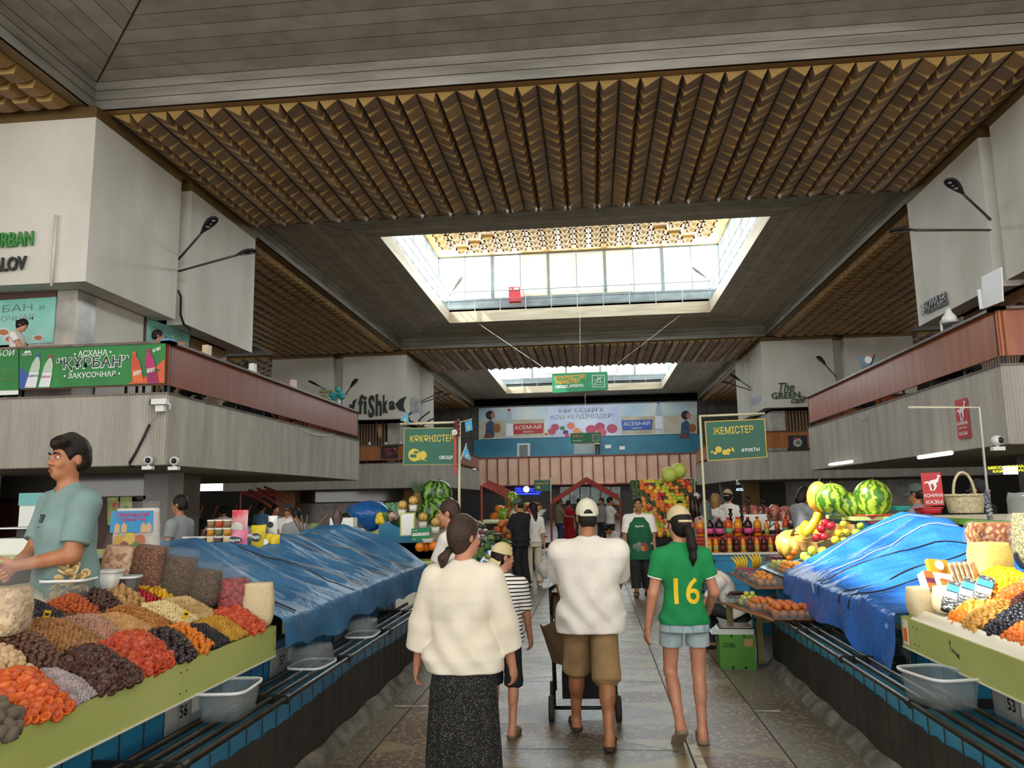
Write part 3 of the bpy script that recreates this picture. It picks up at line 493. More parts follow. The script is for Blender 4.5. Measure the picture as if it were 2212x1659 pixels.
def person(label, loc, face=0., h=1.75, build=1., res=.02, sk='tan', lean=0., twist=0., head=(0, 0), feet=None, hands=None, hips=None, curl=.5, knee=(0, 1, 0), elbow=None, female=False,
           top=None, sleeve=.6, tlen=-.02, loose=1.12, bottom=None, bkind='trousers', blen=.06, bloose=1.2, hair='short', hmat=None, cap=None, capdir=1, shoes=None, skind='shoe', apron=None, group=None, belly=0., name='person', pelvis_h=None, extra=None, pony=None, fine=False, topfold=.004, sit=False):
    """one standing, walking or sitting figure. local frame: +y is the way the figure faces, z up; metres at 1.75 m height, scaled to h.
    feet / hands: targets in the local frame (left, right); lean: forward tilt; head: (turn left, nod down) in degrees"""
    k = h / 1.75; root = thing(name, label, 'person', loc, face, group, k); r = res / k
    P = np.array(hips if hips is not None else (0, 0, .93), float); a = math.radians(lean); tw = math.radians(twist)
    up = np.array([0, math.sin(a), math.cos(a)]); rt = np.array([math.cos(tw), math.sin(tw), 0]); rt = unit(rt - up * (rt @ up)); fw = np.cross(up, rt); T = np.stack([rt, fw, up], 1)
    tp = lambda x, y, z: P + T @ np.array([x, y, z])
    w = build; sh = (.185 if not female else .165) * (w * .5 + .5); hp = .09 if not female else .095
    neck = tp(0, -.005, .545); hc = np.radians(head[0]); hn = math.radians(head[1])
    hu = np.array([math.cos(hn) * 0 + 0, math.sin(hn + a * .5), math.cos(hn + a * .5)]); hf = np.array([-math.sin(hc), math.cos(hc), 0]); hf = unit(hf - hu * (hf @ hu)) if abs(hn) < .9 else unit(np.array([-math.sin(hc), math.cos(hc), -math.tan(hn)])); hu = unit(hu - hf * (hu @ hf)); hr = np.cross(hf, hu); Hd = np.stack([hr, hf, hu], 1)
    hb = neck + hu * .035 + hf * .015; hp_ = lambda x, y, z: hb + Hd @ np.array([x, y, z])
    if feet is None: feet = ((-.1, .02, 0), (.1, -.02, 0))
    if hands is None: hands = ((-.27, .06, .78), (.27, .06, .78))
    legs = []
    for s, ft in zip((-1, 1), feet):
        hj = tp(s * hp, 0, -.01); ank = np.array(ft[:3], float) + (0, -.05, .085); kn, ank = ik(hj, ank, .425, .42, np.array(knee) + (s * .12, 0, 0)); legs.append((hj, kn, ank, ft))
    arms = []
    for s, hd in zip((-1, 1), hands):
        sj = tp(s * sh, -.01, .44); eh = elbow[0 if s < 0 else 1] if elbow else (s * .5, -1, -.1); el, wr = ik(sj, hd, .285, .255, eh); arms.append((sj, el, wr))
    pts = np.array([q for L in legs for q in L[:3]] + [np.array(L[3][:3]) for L in legs] + [q for A in arms for q in A] + [hp_(0, 0, .25), P]); lo = pts.min(0) - .26; hi = pts.max(0) + .26; lo[2] = max(lo[2], -.05)
    body = SDF(lo, hi, r); ch = .155 * w if not female else .14 * w; cd_ = .105 * w
    tor = [(-.1, 0, 0, .13 * w, .095 * w), (-.02, 0, -.01, .165 * w, .11 * w + belly * .3), (.1, 0, 0, (.145 if not female else .125) * w, .1 * w + belly), (.2, 0, .0, (.145 if not female else .118) * w, .095 * w + belly * .8), (.32, 0, 0, ch * 1.03, cd_), (.4, 0, -.01, ch * 1.0, .095 * w), (.45, 0, -.012, ch * .86, .082 * w), (.5, 0, -.012, ch * .52, .06 * w), (.535, 0, -.01, .055, .05)]
    body.loft(tor, P, T, .03)
    for s, (sj, el, wr) in zip((-1, 1), arms):
        body.cap(sj, el, .05 * w, .042 * w, .04).cap(el, wr, .043 * w, .028, .02); body.ell(sj, (.05 * w,) * 3, .03); body.cap(tp(s * .04, -.015, .515), sj, .035, .046, .05)
        d = unit(wr - el); inn = np.array([-s, 0.35, 0.]); inn = unit(inn - d * (inn @ d)); thv = unit(np.cross(d, inn) * s); thv = thv if thv[1] > 0 or abs(thv[1]) < .05 else -thv
        rr = .0088 if r < .009 else .0105; pc = wr + d * .052
        body.cap(wr, wr + d * .02, .026, .027, .012, sq=(inn, .8)).ell(pc, (.04, .018, .05), .012, R=np.stack([thv, inn, d], 1))
        for q, (off, ln) in enumerate(((.030, .072), (.010, .08), (-.010, .074), (-.029, .058))):
            b0 = pc + d * .035 + thv * off; c1 = curl * .7; d1 = unit(d * math.cos(c1) + inn * math.sin(c1)); b1 = b0 + d1 * ln * .45; c2 = curl * 1.6; d2 = unit(d * math.cos(c2) + inn * math.sin(c2)); b2 = b1 + d2 * ln * .32; c3 = curl * 2.2; d3 = unit(d * math.cos(c3) + inn * math.sin(c3))
            body.cap(b0, b1, rr, rr * .95, .004).cap(b1, b2, rr * .95, rr * .9, .004).cap(b2, b2 + d3 * ln * .26, rr * .9, rr * .75, .004)
        t0 = wr + d * .025 + thv * .026; t1 = t0 + unit(d * .75 + thv * .55 + inn * .35) * .042; body.cap(t0, t1, rr * 1.35, rr * 1.1, .008).cap(t1, t1 + unit(d * .9 + thv * .2 + inn * .5) * .034, rr * 1.1, rr * .85, .004)
    for s, (hj, kn, ank, ft) in zip((-1, 1), legs):
        wl = w * .7 + .3; body.cap(hj, kn, .08 * wl, .052 * wl, .04).cap(kn, ank, .05 * wl, .034, .02); calf = kn + (ank - kn) * .32 + unit(np.cross(np.cross(ank - kn, (0, 1, 0)), ank - kn)) * -.018
        body.ell(calf, (.046 * wl, .052 * wl, .1), .03, R=np.stack([unit(np.cross((0, 1, 0), kn - ank)), unit(np.cross(kn - ank, np.cross((0, 1, 0), kn - ank))), unit(kn - ank)], 1))
        fd = np.array(ft[3:6]) if len(ft) > 3 else np.array((s * .12, 1, 0)); fd = unit(fd); heel = ank + np.array((0, 0, -.045)) - fd * .035; toe = heel + fd * .2 + np.array((0, 0, -.012)); body.cap(ank, heel, .036, .034, .02).cap(heel, toe, .032, .022, .03, sq=((0, 0, 1), .8)); body.cap(ank + fd * .02, toe - fd * .06, .034, .026, .02)
    # neck and head: skull, jaw, nose, ears, brow
    body.cap(neck - hu * .06, hp_(0, -.005, .05), .056 * (w * .5 + .5), .05, .02)
    body.ell(hp_(0, -.012, .145), (.073, .093, .095), .02, R=Hd).ell(hp_(0, .022, .075), (.056, .068, .082), .03, R=Hd).ell(hp_(0, .062, .018), (.028, .026, .022), .03, R=Hd)
    body.cap(hp_(0, .083, .125), hp_(0, .106, .078), .009, .013, .012).ell(hp_(0, .078, .128), (.05, .018, .012), .014, R=Hd)
    for s in (-1, 1):
        body.ell(hp_(s * .075, -.012, .105), (.01, .02, .032), .006, R=Hd); body.ell(hp_(s * .014, .098, .076), (.009, .01, .008), .006, R=Hd); body.ell(hp_(s * .032, .092, .112), (.016, .012, .01), .008, 's', R=Hd); body.ell(hp_(s * .035, .07, .075), (.02, .02, .02), .02, R=Hd)
    body.ell(hp_(0, .09, .042), (.022, .01, .007), .008, R=Hd).ell(hp_(0, .088, .03), (.018, .01, .007), .006, R=Hd)
    bo = body.mesh('body', skin(sk), root)
    # face details
    if fine or res < .014:
        for s in (-1, 1):
            MB().ell(hp_(s * .032, .084, .112), (.0125, .0105, .0085), 12, 8, Matrix(Hd.tolist())).build('eye', m_eyew, root, True); MB().ell(hp_(s * .032, .0915, .112), (.006, .004, .0065), 10, 6, Matrix(Hd.tolist())).build('iris', m_eye, root, True)
            MB().tube([hp_(s * .012, .1, .131), hp_(s * .03, .1, .137), hp_(s * .052, .084, .131)], [.004, .0055, .003], 6).build('eyebrow', m_brow, root, True)
        MB().ell(hp_(0, .099, .041), (.021, .006, .0045), 12, 6, Matrix(Hd.tolist())).ell(hp_(0, .097, .033), (.018, .006, .005), 12, 6, Matrix(Hd.tolist())).build('lips', m_lip, root, True)
    # hair
    hm = hmat or m_hair
    if hair:
        S = SDF(hp_(0, 0, .1) - .36, hp_(0, 0, .1) + .3, max(r * .8, .006)); e = .012 if hair != 'crop' else .004
        S.ell(hp_(0, -.016, .15), (.073 + e, .093 + e, .093 + e), .01, R=Hd)
        if hair in ('short', 'crop', 'quiff', 'bun'): S.ell(hp_(0, -.05, .1), (.068 + e, .06 + e, .075), .02, R=Hd)
        S.plane(hp_(0, .055, .115), unit(Hd @ np.array((0, .86, -.5)))); S.ell(hp_(0, .1, .09), (.075, .09, .085), .015, 's', R=Hd)
        if hair in ('short', 'crop', 'quiff'): S.plane(hp_(0, -.06, .045), unit(Hd @ np.array((0, -.35, -.94)))); [S.ell(hp_(s * .085, .0, .09), (.03, .034, .045), .01, 's', R=Hd) for s in (-1, 1)]
        if hair == 'quiff': S.cap(hp_(-.05, .07, .205), hp_(.05, .06, .205), .03, .026, .03); S.cap(hp_(0, .085, .19), hp_(0, .0, .235), .028, .03, .03)
        if hair in ('long', 'pony', 'bun', 'bob'): S.ell(hp_(0, -.045, .1), (.076, .07, .1), .03, R=Hd)
        if hair == 'long': S.cap(hp_(0, -.06, .08), hp_(0, -.1, -.17), .075, .055, .04, sq=(hf, .6))
        if hair == 'bob': S.cap(hp_(0, -.04, .08), hp_(0, -.045, -.0), .085, .08, .04)
        if hair == 'bun': S.ell(hp_(0, -.12, .13), (.045, .04, .045), .015, R=Hd)
        if hair == 'scarf': S.ell(hp_(0, -.02, .07), (.088, .1, .12), .03, R=Hd); S.cap(hp_(0, -.02, .0), hp_(0, -.02, -.09), .09, .13, .04)
        S.mesh('hair' if hair != 'scarf' else 'headscarf', hm, root)
        if pony:   # a tied tail: list of (x, y, z, r) in the head frame
            S = SDF(hp_(0, -.15, -.1) - .34, hp_(0, -.15, -.1) + .34, max(r * .7, .006))
            for q0, q1 in zip(pony, pony[1:]): S.cap(hp_(*q0[:3]), hp_(*q1[:3]), q0[3], q1[3], .02)
            S.mesh('ponytail', hm, root); q = pony[0]; MB().ell(hp_(*q[:3]), (q[3] * 1.2,) * 3, 10, 6).build('hair_tie', m_hairb if hm is not m_hairb else m_hair, root, True)
    if cap:
        C0 = np.stack([hr, hf * capdir, hu], 1); cp = lambda x, y, z: hb + C0 @ np.array([x, y, z]); yo = -.012 * capdir; S = SDF(hp_(0, 0, .12) - .26, hp_(0, 0, .12) + .26, max(r * .7, .005))
        S.ell(cp(0, yo, .155), (.087, .108, .105), 0, R=C0).plane(cp(0, yo, .135), -unit(C0 @ np.array((0, -.12, 1)))); 
        if capdir == 1: S.ell(cp(0, yo - .115, .135), (.038, .05, .036), .004, 's', R=C0)
        S.mesh('cap', cap, root)
        v = []; nv = 14
        for i in range(nv + 1):
            t = -1 + 2 * i / nv; x = t * .078; yb = .108 * math.sqrt(max(0, 1 - (x / .09) ** 2)); L = .072 * math.sqrt(max(.02, 1 - t * t)); z0 = .138 - .018 * t * t; v += [(x, yo + yb - .02, z0), (x * .97, yo + yb + L * (1 if capdir == 1 else .6), z0 - (.028 if capdir == 1 else .07) - .01 * t * t)]
        b = MB(); n = len(v); v2 = v + [(p[0], p[1], p[2] - .006) for p in v]; f = [(2 * i, 2 * i + 1, 2 * i + 3, 2 * i + 2) for i in range(nv)] + [(n + 2 * i, n + 2 * i + 2, n + 2 * i + 3, n + 2 * i + 1) for i in range(nv)] + [(2 * i + 1, n + 2 * i + 1, n + 2 * i + 3, 2 * i + 3) for i in range(nv)]
        b.add([tuple(cp(*p)) for p in v2], f); b.build('cap_brim', cap, root, True)
        MB().ell(cp(0, yo, .26), (.008, .008, .005), 8, 4).build('cap_button', cap, root, True)
        if capdir == 1:
            pts = []
            for i in range(9): t = math.pi * (1.5 + (i - 4) * .055); pts.append(cp(.09 * math.cos(t), yo + .111 * math.sin(t), .128))
            MB().tube(pts, .011, 6).build('cap_strap', cap, root, True)
    # clothes
    g = loose; fz = topfold
    def fold(p): z = p[..., 2]; return fz * (np.sin(p[..., 0] * 38 + z * 17 + np.sin(z * 9) * 2) + .7 * np.sin(p[..., 0] * -23 + z * 31)) * np.clip((.5 - z) * 3, 0, 1)
    if top:
        S = SDF(lo, hi, r); tl = [(max(z, -.3), x, y, rx * g + .012, ry * g + .014) for z, x, y, rx, ry in tor if z >= -.03 and z < .53]; b0 = (tlen, 0, -.006, .172 * w + .02 + (loose - 1.1) * .12, .118 * w + .02 + (loose - 1.1) * .1 + belly * .5)
        S.loft([b0] + [q for q in tl if q[0] > tlen + .03] + [(.545, 0, -.008, .062, .056)], P, T, .01, fold=fold)
        for s, (sj, el, wr) in zip((-1, 1), arms):
            S.cap(tp(s * .045, -.015, .505), sj, .046, .062 * w + .006, .05); ra = .058 * w * g + .006
            if sleeve <= 1: e = sj + (el - sj) * sleeve; n = unit(el - sj); S.cap(sj, e + n * .03, .06 * w * g + .004, ra * (1.02 if sleeve > .3 else .9), .03, cut=(e, n))
            else: S.cap(sj, el, .06 * w * g + .004, ra, .03); e = el + (wr - el) * (sleeve - 1); n = unit(wr - el); S.cap(el, e + n * .03, ra, ra * (.86 if g < 1.3 else .95), .02, cut=(e, n))
        S.cap(neck - up * .01 + fw * .015, neck + up * .1 + fw * .03, .058, .075, .006, 's'); S.mesh('shirt', top, root)
    if bottom:
        S = SDF(lo, hi, r); b = bloose; wl = w * .7 + .3; wt = [(-.12, 0, -.005, .165 * w * (b * .4 + .6), .115 * w * (b * .4 + .6)), (-.02, 0, -.01, .168 * w + .004, .113 * w + .004 + belly * .3), (.09, 0, 0, (.145 if not female else .13) * w + .014, .1 * w + .012 + belly)]
        S.loft(wt, P, T, .012)
        if bkind == 'skirt':
            fx = (legs[0][2] + legs[1][2]) / 2; zb = -P[2] + blen; S.loft([(zb, 0, fx[1] * .7, .235 * b, .19 * b), (zb * .6, 0, fx[1] * .4, .225 * b, .18 * b), (-.2, 0, -.01, .2 * w, .15 * w), (-.02, 0, -.01, .17 * w, .12 * w)], P, T, .03, fold=lambda p: .012 * np.sin(np.arctan2(p[..., 1], p[..., 0]) * 13) * np.clip(-p[..., 2] * 1.4 - .1, 0, 1))
        else:
            for s, (hj, kn, ank, ft) in zip((-1, 1), legs):
                rk = .058 * wl * b
                if bkind == 'shorts': e = hj + (kn - hj) * blen if blen <= 1 else kn + (ank - kn) * (blen - 1); n = unit(kn - hj) if blen <= 1 else unit(ank - kn); S.cap(hj, kn if blen > 1 else e + n * .05, .086 * wl, .066 * wl * b, .02, cut=None if blen > 1 else (e, n)); (S.cap(kn, e + n * .05, .066 * wl * b, .064 * wl * b, .02, cut=(e, n)) if blen > 1 else None)
                else: e = kn + (ank - kn) * (1.06 - blen); n = unit(ank - kn); S.cap(hj, kn, .086 * wl, rk, .02).cap(kn, e + n * .03, rk, .052 * wl * b, .03, cut=(e, n))
        S.mesh({'skirt': 'skirt', 'shorts': 'shorts'}.get(bkind, 'trousers'), bottom, root)
    if shoes:
        for s, (hj, kn, ank, ft) in zip((-1, 1), legs):
            fd = unit(np.array(ft[3:6]) if len(ft) > 3 else np.array((s * .12, 1, 0))); heel = ank + np.array((0, 0, -.045)) - fd * .035; toe = heel + fd * .2 + np.array((0, 0, -.012)); u2 = unit(np.array((0, 0, 1)) - fd * fd[2]); S = SDF(np.minimum(heel, toe) - .12, np.maximum(heel, toe) + .12, max(r * .7, .006))
            S.cap(heel - u2 * .012, toe - u2 * .006, .046, .042, .01, sq=(u2, .9)).plane(ank - u2 * (.005 if skind == 'shoe' else .045), u2).plane(heel - u2 * .038, -u2)
            if skind == 'clog': S.plane(heel + u2 * .0, unit(u2 - fd * 2)) if False else None; S.cap(heel + fd * .12 + u2 * .01, toe, .046, .04, .02); S.plane(ank - u2 * .02, u2)
            if skind == 'slide': S.cap(heel + fd * .1 + u2 * .03 - np.cross(fd, u2) * .03, heel + fd * .1 + u2 * .03 + np.cross(fd, u2) * .03, .022, .022, .02, sq=(fd, 1.4))
            S.mesh('shoe' if skind != 'slide' else 'sandal', shoes, root)
    if apron:
        S = SDF(lo, hi, r); S.loft([(-.28, 0, .0, .2 * w, .16 * w + belly), (-.03, 0, -.0, .185 * w, .14 * w + belly), (.12, 0, 0, .165 * w * g + .016, .116 * w * g + .02 + belly * 1.2), (.36, 0, 0, .13 * w * g + .02, .118 * w * g + .024), (.47, 0, 0, .1, .1 * w * g + .02)], P, T, .0); S.plane(tp(0, .02, 0), -fw); S.mesh('apron', apron, root)
    if extra: extra(root, dict(tp=tp, hp=hp_, arms=arms, legs=legs, T=T, Hd=Hd, P=P, r=r, lo=lo, hi=hi, w=w, up=up, fw=fw, rt=rt, tor=tor))
    return root

from mathutils.bvhtree import BVHTree
import bmesh
def decal(me, name, mat, target, root, mtx, off=.003, cuts=2):
    """lays a flat mesh (in the face matrix, local frame of the person) onto the target surface, casting against the face's own normal"""
    me.materials.clear(); me.materials.append(mat); bm = bmesh.new(); bm.from_mesh(me); bm.transform(mtx)
    if cuts: bmesh.ops.triangulate(bm, faces=bm.faces[:]); bmesh.ops.subdivide_edges(bm, edges=bm.edges[:], cuts=cuts, use_grid_fill=True)
    t = BVHTree.FromPolygons([v.co for v in target.data.vertices], [p.vertices for p in target.data.polygons]); d = -Vector(mtx.col[2][:3])
    for v in bm.verts:
        hit = t.ray_cast(v.co - d * .3, d)
        if hit[0] is not None: v.co = hit[0] - d * off
    bm.to_mesh(me); bm.free(); me.name = name; return link(name, me, root)
def child(root, stem): return next(c for c in root.children if c.name.split('.')[0] == stem)
def outline_mesh(polys):
    b = MB()
    for p in polys: b.poly([(q[0], q[1], 0) for q in p])
    me = bpy.data.meshes.new('mark'); me.from_pydata(np.concatenate(b.v).tolist(), [], b.f); return me
# ---------------------------------------------------------------- the people
c_white = cloth('white_cotton', '#e6e1da', '#d9d3ca'); c_offw = cloth('offwhite_muslin', '#e9e2d3', '#ded5c2', bs=120, bump=.2); c_black = cloth('black_cotton', '#101114', '#17181c'); c_navy = cloth('navy_denim', '#1c2434', '#252f42')
c_khaki = cloth('khaki_twill', '#a0825a', '#8b6f4a', ns=8); c_green = cloth('green_jersey', '#0d8a4b', '#0a7c42'); c_denim = cloth('pale_denim', '#a9bcc0', '#8da3aa', ns=12, bs=200); c_cap = cloth('cream_cap', '#d9d6c2', '#cdc9b3'); c_cap2 = cloth('sand_cap', '#d8c99c', '#cbbb8a'); c_cap3 = cloth('beige_cap', '#cfc09a', '#c0b088')
c_sage = cloth('sage_tshirt', '#7f9a98', '#718c8b'); c_brown = cloth('brown_rubber', '#3b2a22', bump=0); c_clog = cloth('taupe_clog', '#8d7b66', bump=0); c_clog2 = cloth('olive_clog', '#6e6246', bump=0); c_apron = cloth('green_apron', '#0d5a3a', '#0a4f33'); c_grey = cloth('grey_cotton', '#8f9396', '#83878a'); c_blue = cloth('sky_blue_shirt', '#6f9cc4', '#608db6'); c_jean = cloth('blue_jeans', '#27405e', '#334f6f'); c_beige = cloth('beige_trousers', '#c9bfa4'); c_red = cloth('red_dress', '#a81428'); c_vest = cloth('grey_vest', '#8b8672', '#77725f'); c_dark = cloth('dark_grey_cloth', '#2b2c2e'); c_scarf = cloth('cream_headscarf', '#d9cdc0'); c_scarf2 = cloth('pink_headscarf', '#dcbcb4'); c_darkcap = cloth('dark_cap', '#24282c'); c_gcap = cloth('grey_green_cap', '#4d5854')
def stripes(name, c1, c2, scale, thr):
    m = M(name, c1, .85); n = m.node_tree.nodes; l = m.node_tree.links; tc = n.new('ShaderNodeTexCoord'); w_ = n.new('ShaderNodeTexWave'); w_.bands_direction = 'Z'; w_.inputs['Scale'].default_value = scale; w_.inputs['Distortion'].default_value = .6; w_.inputs['Detail Scale'].default_value = .5; l.new(tc.outputs['Object'], w_.inputs[0])
    r = n.new('ShaderNodeValToRGB'); r.color_ramp.interpolation = 'CONSTANT'; r.color_ramp.elements[0].color = lin(c1); r.color_ramp.elements[1].position = thr; r.color_ramp.elements[1].color = lin(c2); l.new(w_.outputs[0], r.inputs[0]); l.new(r.outputs[0], n['Principled BSDF'].inputs['Base Color']); return m
def specks(name, c1, c2, scale, thr, stretch=(1, 1, .6)):
    m = M(name, c1, .85); n = m.node_tree.nodes; l = m.node_tree.links; tc = n.new('ShaderNodeTexCoord'); mp = n.new('ShaderNodeMapping'); mp.inputs['Scale'].default_value = stretch; v = n.new('ShaderNodeTexVoronoi'); v.inputs['Scale'].default_value = scale; l.new(tc.outputs['Object'], mp.inputs[0]); l.new(mp.outputs[0], v.inputs['Vector'])
    r = n.new('ShaderNodeValToRGB'); r.color_ramp.interpolation = 'CONSTANT'; r.color_ramp.elements[0].color = lin(c2); r.color_ramp.elements[1].position = thr; r.color_ramp.elements[1].color = lin(c1); l.new(v.outputs['Distance'], r.inputs[0]); l.new(r.outputs[0], n['Principled BSDF'].inputs['Base Color']); return m
c_stripe = stripes('striped_jersey', '#e8e4df', '#14161f', 9., .72); c_speck = specks('speckled_skirt', '#0c0c0f', '#9a9893', 165, .24)
NEAR = .0075
# seller in the sage T-shirt, on the duckboard behind the dried fruit
seat = MB().box((-4.6, 2.2, 0), (-2.75, 5.2, .3)); tag(seat.build('duckboard', M('worn_plank', '#5d4a38', .8)), 'wooden step board the seller stands on behind the dried fruit', 'step')
def seller_extra(root, d):
    sh = child(root, 'shirt'); f = face(d['tp'](.045, .2, .345), -d['rt'], d['up']); me = text_mesh('TB', .062, bold=.02, shear=.25, extrude=0); decal(me, 'chest_monogram', M('navy_print', '#161a30', .8), sh, root, f)
    me = text_mesh('1856', .018, extrude=0, space=1.6); decal(me, 'chest_date', M('navy_print', '#161a30', .8), sh, root, f @ Matrix.Translation((0, -.03, 0)))
person('young man with dark hair in a sage green T-shirt, hands clasped behind the dried fruit', (-3.03, 4.3, .3), math.radians(150), 1.8, 1.1, NEAR, 'warm', head=(6, -4), lean=2, hands=((-.06, .27, 1.05), (-.01, .29, 1.03)), elbow=((-.8, -.7, -.5), (.8, -.7, -.5)), top=c_sage, sleeve=.78, loose=1.07, tlen=-.1, bottom=c_navy, hair='quiff', shoes=c_black, fine=True, belly=.02, curl=.75, extra=seller_extra)
person('woman in a loose white muslin blouse and long black speckled skirt, seen from behind', (-.74, 4.45, 0), -.06, 1.6, 1.02, NEAR, 'light', female=True, head=(-38, 2), hands=((-.33, .06, .76), (.29, .1, .8)), top=c_offw, sleeve=1.62, loose=1.46, tlen=-.1, topfold=.007, bottom=c_speck, bkind='skirt', blen=.02, bloose=.98, hair='pony', hmat=m_hairb, pony=[(-.03, -.1, .03, .022), (-.05, -.13, -.02, .03), (-.06, -.125, -.1, .012)], shoes=c_clog2, curl=.6, elbow=((-1, -.7, 0), (1, -.7, 0)))
person('child in a backward cream cap, striped T-shirt and black shorts', (-.69, 5.9, 0), -.05, 1.36, .95, NEAR, 'light', head=(-55, 4), feet=((-.1, .08, 0), (.09, -.03, 0)), hands=((-.25, .1, .8), (.24, .16, .86)), top=c_stripe, sleeve=.85, loose=1.25, tlen=-.08, bottom=c_black, bkind='shorts', blen=1.12, bloose=1.35, hair='short', cap=c_cap2, capdir=-1, shoes=c_clog2, skind='clog', curl=.6)
person('man in a cream cap, white T-shirt and khaki shorts pushing the stroller', (-.04, 5.72, 0), .03, 1.67, 1.28, NEAR, 'tan', head=(4, 2), lean=3, feet=((-.13, .3, 0), (.1, -.16, 0, .1, 1, -.12)), hands=((-.2, .4, .96), (.2, .4, .96)), elbow=((-1, -.45, -.2), (1, -.45, -.2)), top=c_white, sleeve=.9, loose=1.2, tlen=-.14, topfold=.008, bottom=c_khaki, bkind='shorts', blen=1.1, bloose=1.3, hair='crop', cap=c_cap, shoes=c_brown, skind='slide', belly=.035, curl=.9)
def jersey_extra(root, d):
    sh = child(root, 'shirt'); f = face(d['tp'](-.085, -.3, .1), d['rt'], d['up'])
    decal(text_mesh('16', .27, .2, bold=.012, extrude=0), 'shirt_number', M('yellow_print', '#e8c21e', .7), sh, root, f)
    tr = M('cream_trim', '#efe9dc', .8); sd = d['arms']
    for sj, el, wr in sd:
        e = sj + (el - sj) * .56; u = unit(el - sj); a = unit(np.cross(u, (0, 1, 0))); b_ = np.cross(u, a); MB().tube([e + (a * math.cos(t) + b_ * math.sin(t)) * .061 for t in np.linspace(0, 2 * math.pi, 17)], .009, 6).build('sleeve_trim', tr, root, True)
    n0 = d['tp'](0, .0, .525); MB().tube([n0 + d['rt'] * .064 * math.cos(t) + d['fw'] * .06 * math.sin(t) + d['up'] * (-.012 * math.sin(t)) for t in np.linspace(0, 2 * math.pi, 21)], .009, 6).build('collar_trim', tr, root, True)
    so_ = child(root, 'shorts'); st = M('denim_seam', '#6f858d', .9); 
    for s in (-1, 1):
        f = face(d['tp'](s * .085, -.3, -.06), d['rt'], d['up']); o_ = []
        for a_, c_ in (((-.05, .05), (.05, .05)), ((.05, .05), (.045, -.05)), ((.045, -.05), (0, -.075)), ((0, -.075), (-.045, -.05)), ((-.045, -.05), (-.05, .05))):
            dx, dy = c_[0] - a_[0], c_[1] - a_[1]; L = math.hypot(dx, dy); nx, ny = -dy / L * .0022, dx / L * .0022; o_.append([(a_[0] - nx, a_[1] - ny), (c_[0] - nx, c_[1] - ny), (c_[0] + nx, c_[1] + ny), (a_[0] + nx, a_[1] + ny)])
        decal(outline_mesh(o_), 'back_pocket', st, so_, root, f, cuts=4)
person('woman in a sand cap with a long ponytail, green number 16 jersey and denim shorts', (.62, 5.8, 0), .06, 1.61, .98, NEAR, 'light', female=True, head=(22, 4), feet=((-.09, -.1, .07, -.1, .8, -.62), (.09, .02, 0)), hands=((-.28, .04, .82), (.22, .2, .92)), top=c_green, sleeve=.55, loose=1.12, tlen=-.06, bottom=c_denim, bkind='shorts', blen=.52, bloose=1.45, hair='pony', pony=[(0, -.1, .1, .024), (.01, -.135, .05, .036), (.02, -.15, -.06, .036), (.02, -.15, -.15, .026), (.02, -.14, -.21, .008)], cap=c_cap3, shoes=c_clog, skind='clog', curl=.5, extra=jersey_extra)
MID = .011
def apron_extra(root, d):
    ap = child(root, 'apron'); f = face(d['tp'](.0, .4, .3), -d['rt'], d['up']); decal(text_mesh('Sagadan', .05, .17, shear=.3, extrude=0, align='CENTER'), 'apron_lettering', M('white_print', '#e9ece6', .7), ap, root, f)
    for i, (u, v, r_, c_) in enumerate(((-.09, -.02, .05, '#7f6a4a'), (-.02, .0, .06, '#6f7f78'), (.07, -.01, .06, '#8a3636'), (-.04, -.06, .05, '#4a6a5a'), (.05, -.06, .05, '#a8702e'), (.1, -.07, .035, '#a02838'))): decal(outline_mesh([circ(u, v, r_, 9)]), 'apron_print', M('print_%d' % i, c_, .8), ap, root, f @ Matrix.Translation((0, -.32, 0)), off=.003 + i * .0006, cuts=1)
person('bearded man in a dark green apron and black trousers walking towards the camera', (.8, 14.05, 0), math.pi, 1.69, 1.18, MID, 'tan', feet=((-.1, .02, 0), (.1, .26, 0)), top=c_white, sleeve=.9, loose=1.18, bottom=c_black, blen=.2, bloose=1.5, hair='crop', shoes=c_brown, skind='slide', apron=c_apron, belly=.03, extra=apron_extra)
person('man in a grey-green cap and black clothes standing at the vegetable stall', (-1.42, 15.4, 0), 1.0, 1.72, 1.12, MID, 'warm', head=(10, 14), hands=((-.12, .36, 1.05), (.14, .36, 1.08)), top=c_black, sleeve=.85, loose=1.2, bottom=c_black, bloose=1.5, cap=c_gcap, shoes=c_dark)
comp = person('woman with long black hair in a white shirt carrying plastic bags', (-1.2, 15.85, 0), .35, 1.64, .95, MID, 'light', female=True, head=(25, 4), hands=((-.24, .1, .74), (.26, .04, .72)), top=c_white, sleeve=1.0, loose=1.2, bottom=c_beige, bloose=1.5, hair='long', shoes=c_white)
person('man with thick dark hair reaching into the melon stall, behind the woman in white', (-1.28, 7.4, 0), 1.35, 1.7, 1.05, MID, 'light', head=(5, 6), lean=6, hands=((-.2, .3, .82), (.2, .42, .84)), top=c_white, sleeve=.8, loose=1.15, bottom=c_dark, hair='short', hmat=m_hairb, shoes=c_black)
person('boy in a white T-shirt with red collar crouching beside the scale', (1.5, 9.3, 0), 1.35, 1.6, .98, MID, 'light', head=(10, 30), lean=26, hips=(0, -.1, .4), feet=((-.14, .28, 0), (.14, .16, 0)), hands=((-.16, .42, .36), (.2, .34, .32)), top=c_white, sleeve=.85, loose=1.2, bottom=c_dark, bloose=1.25, hair='short', shoes=c_black)
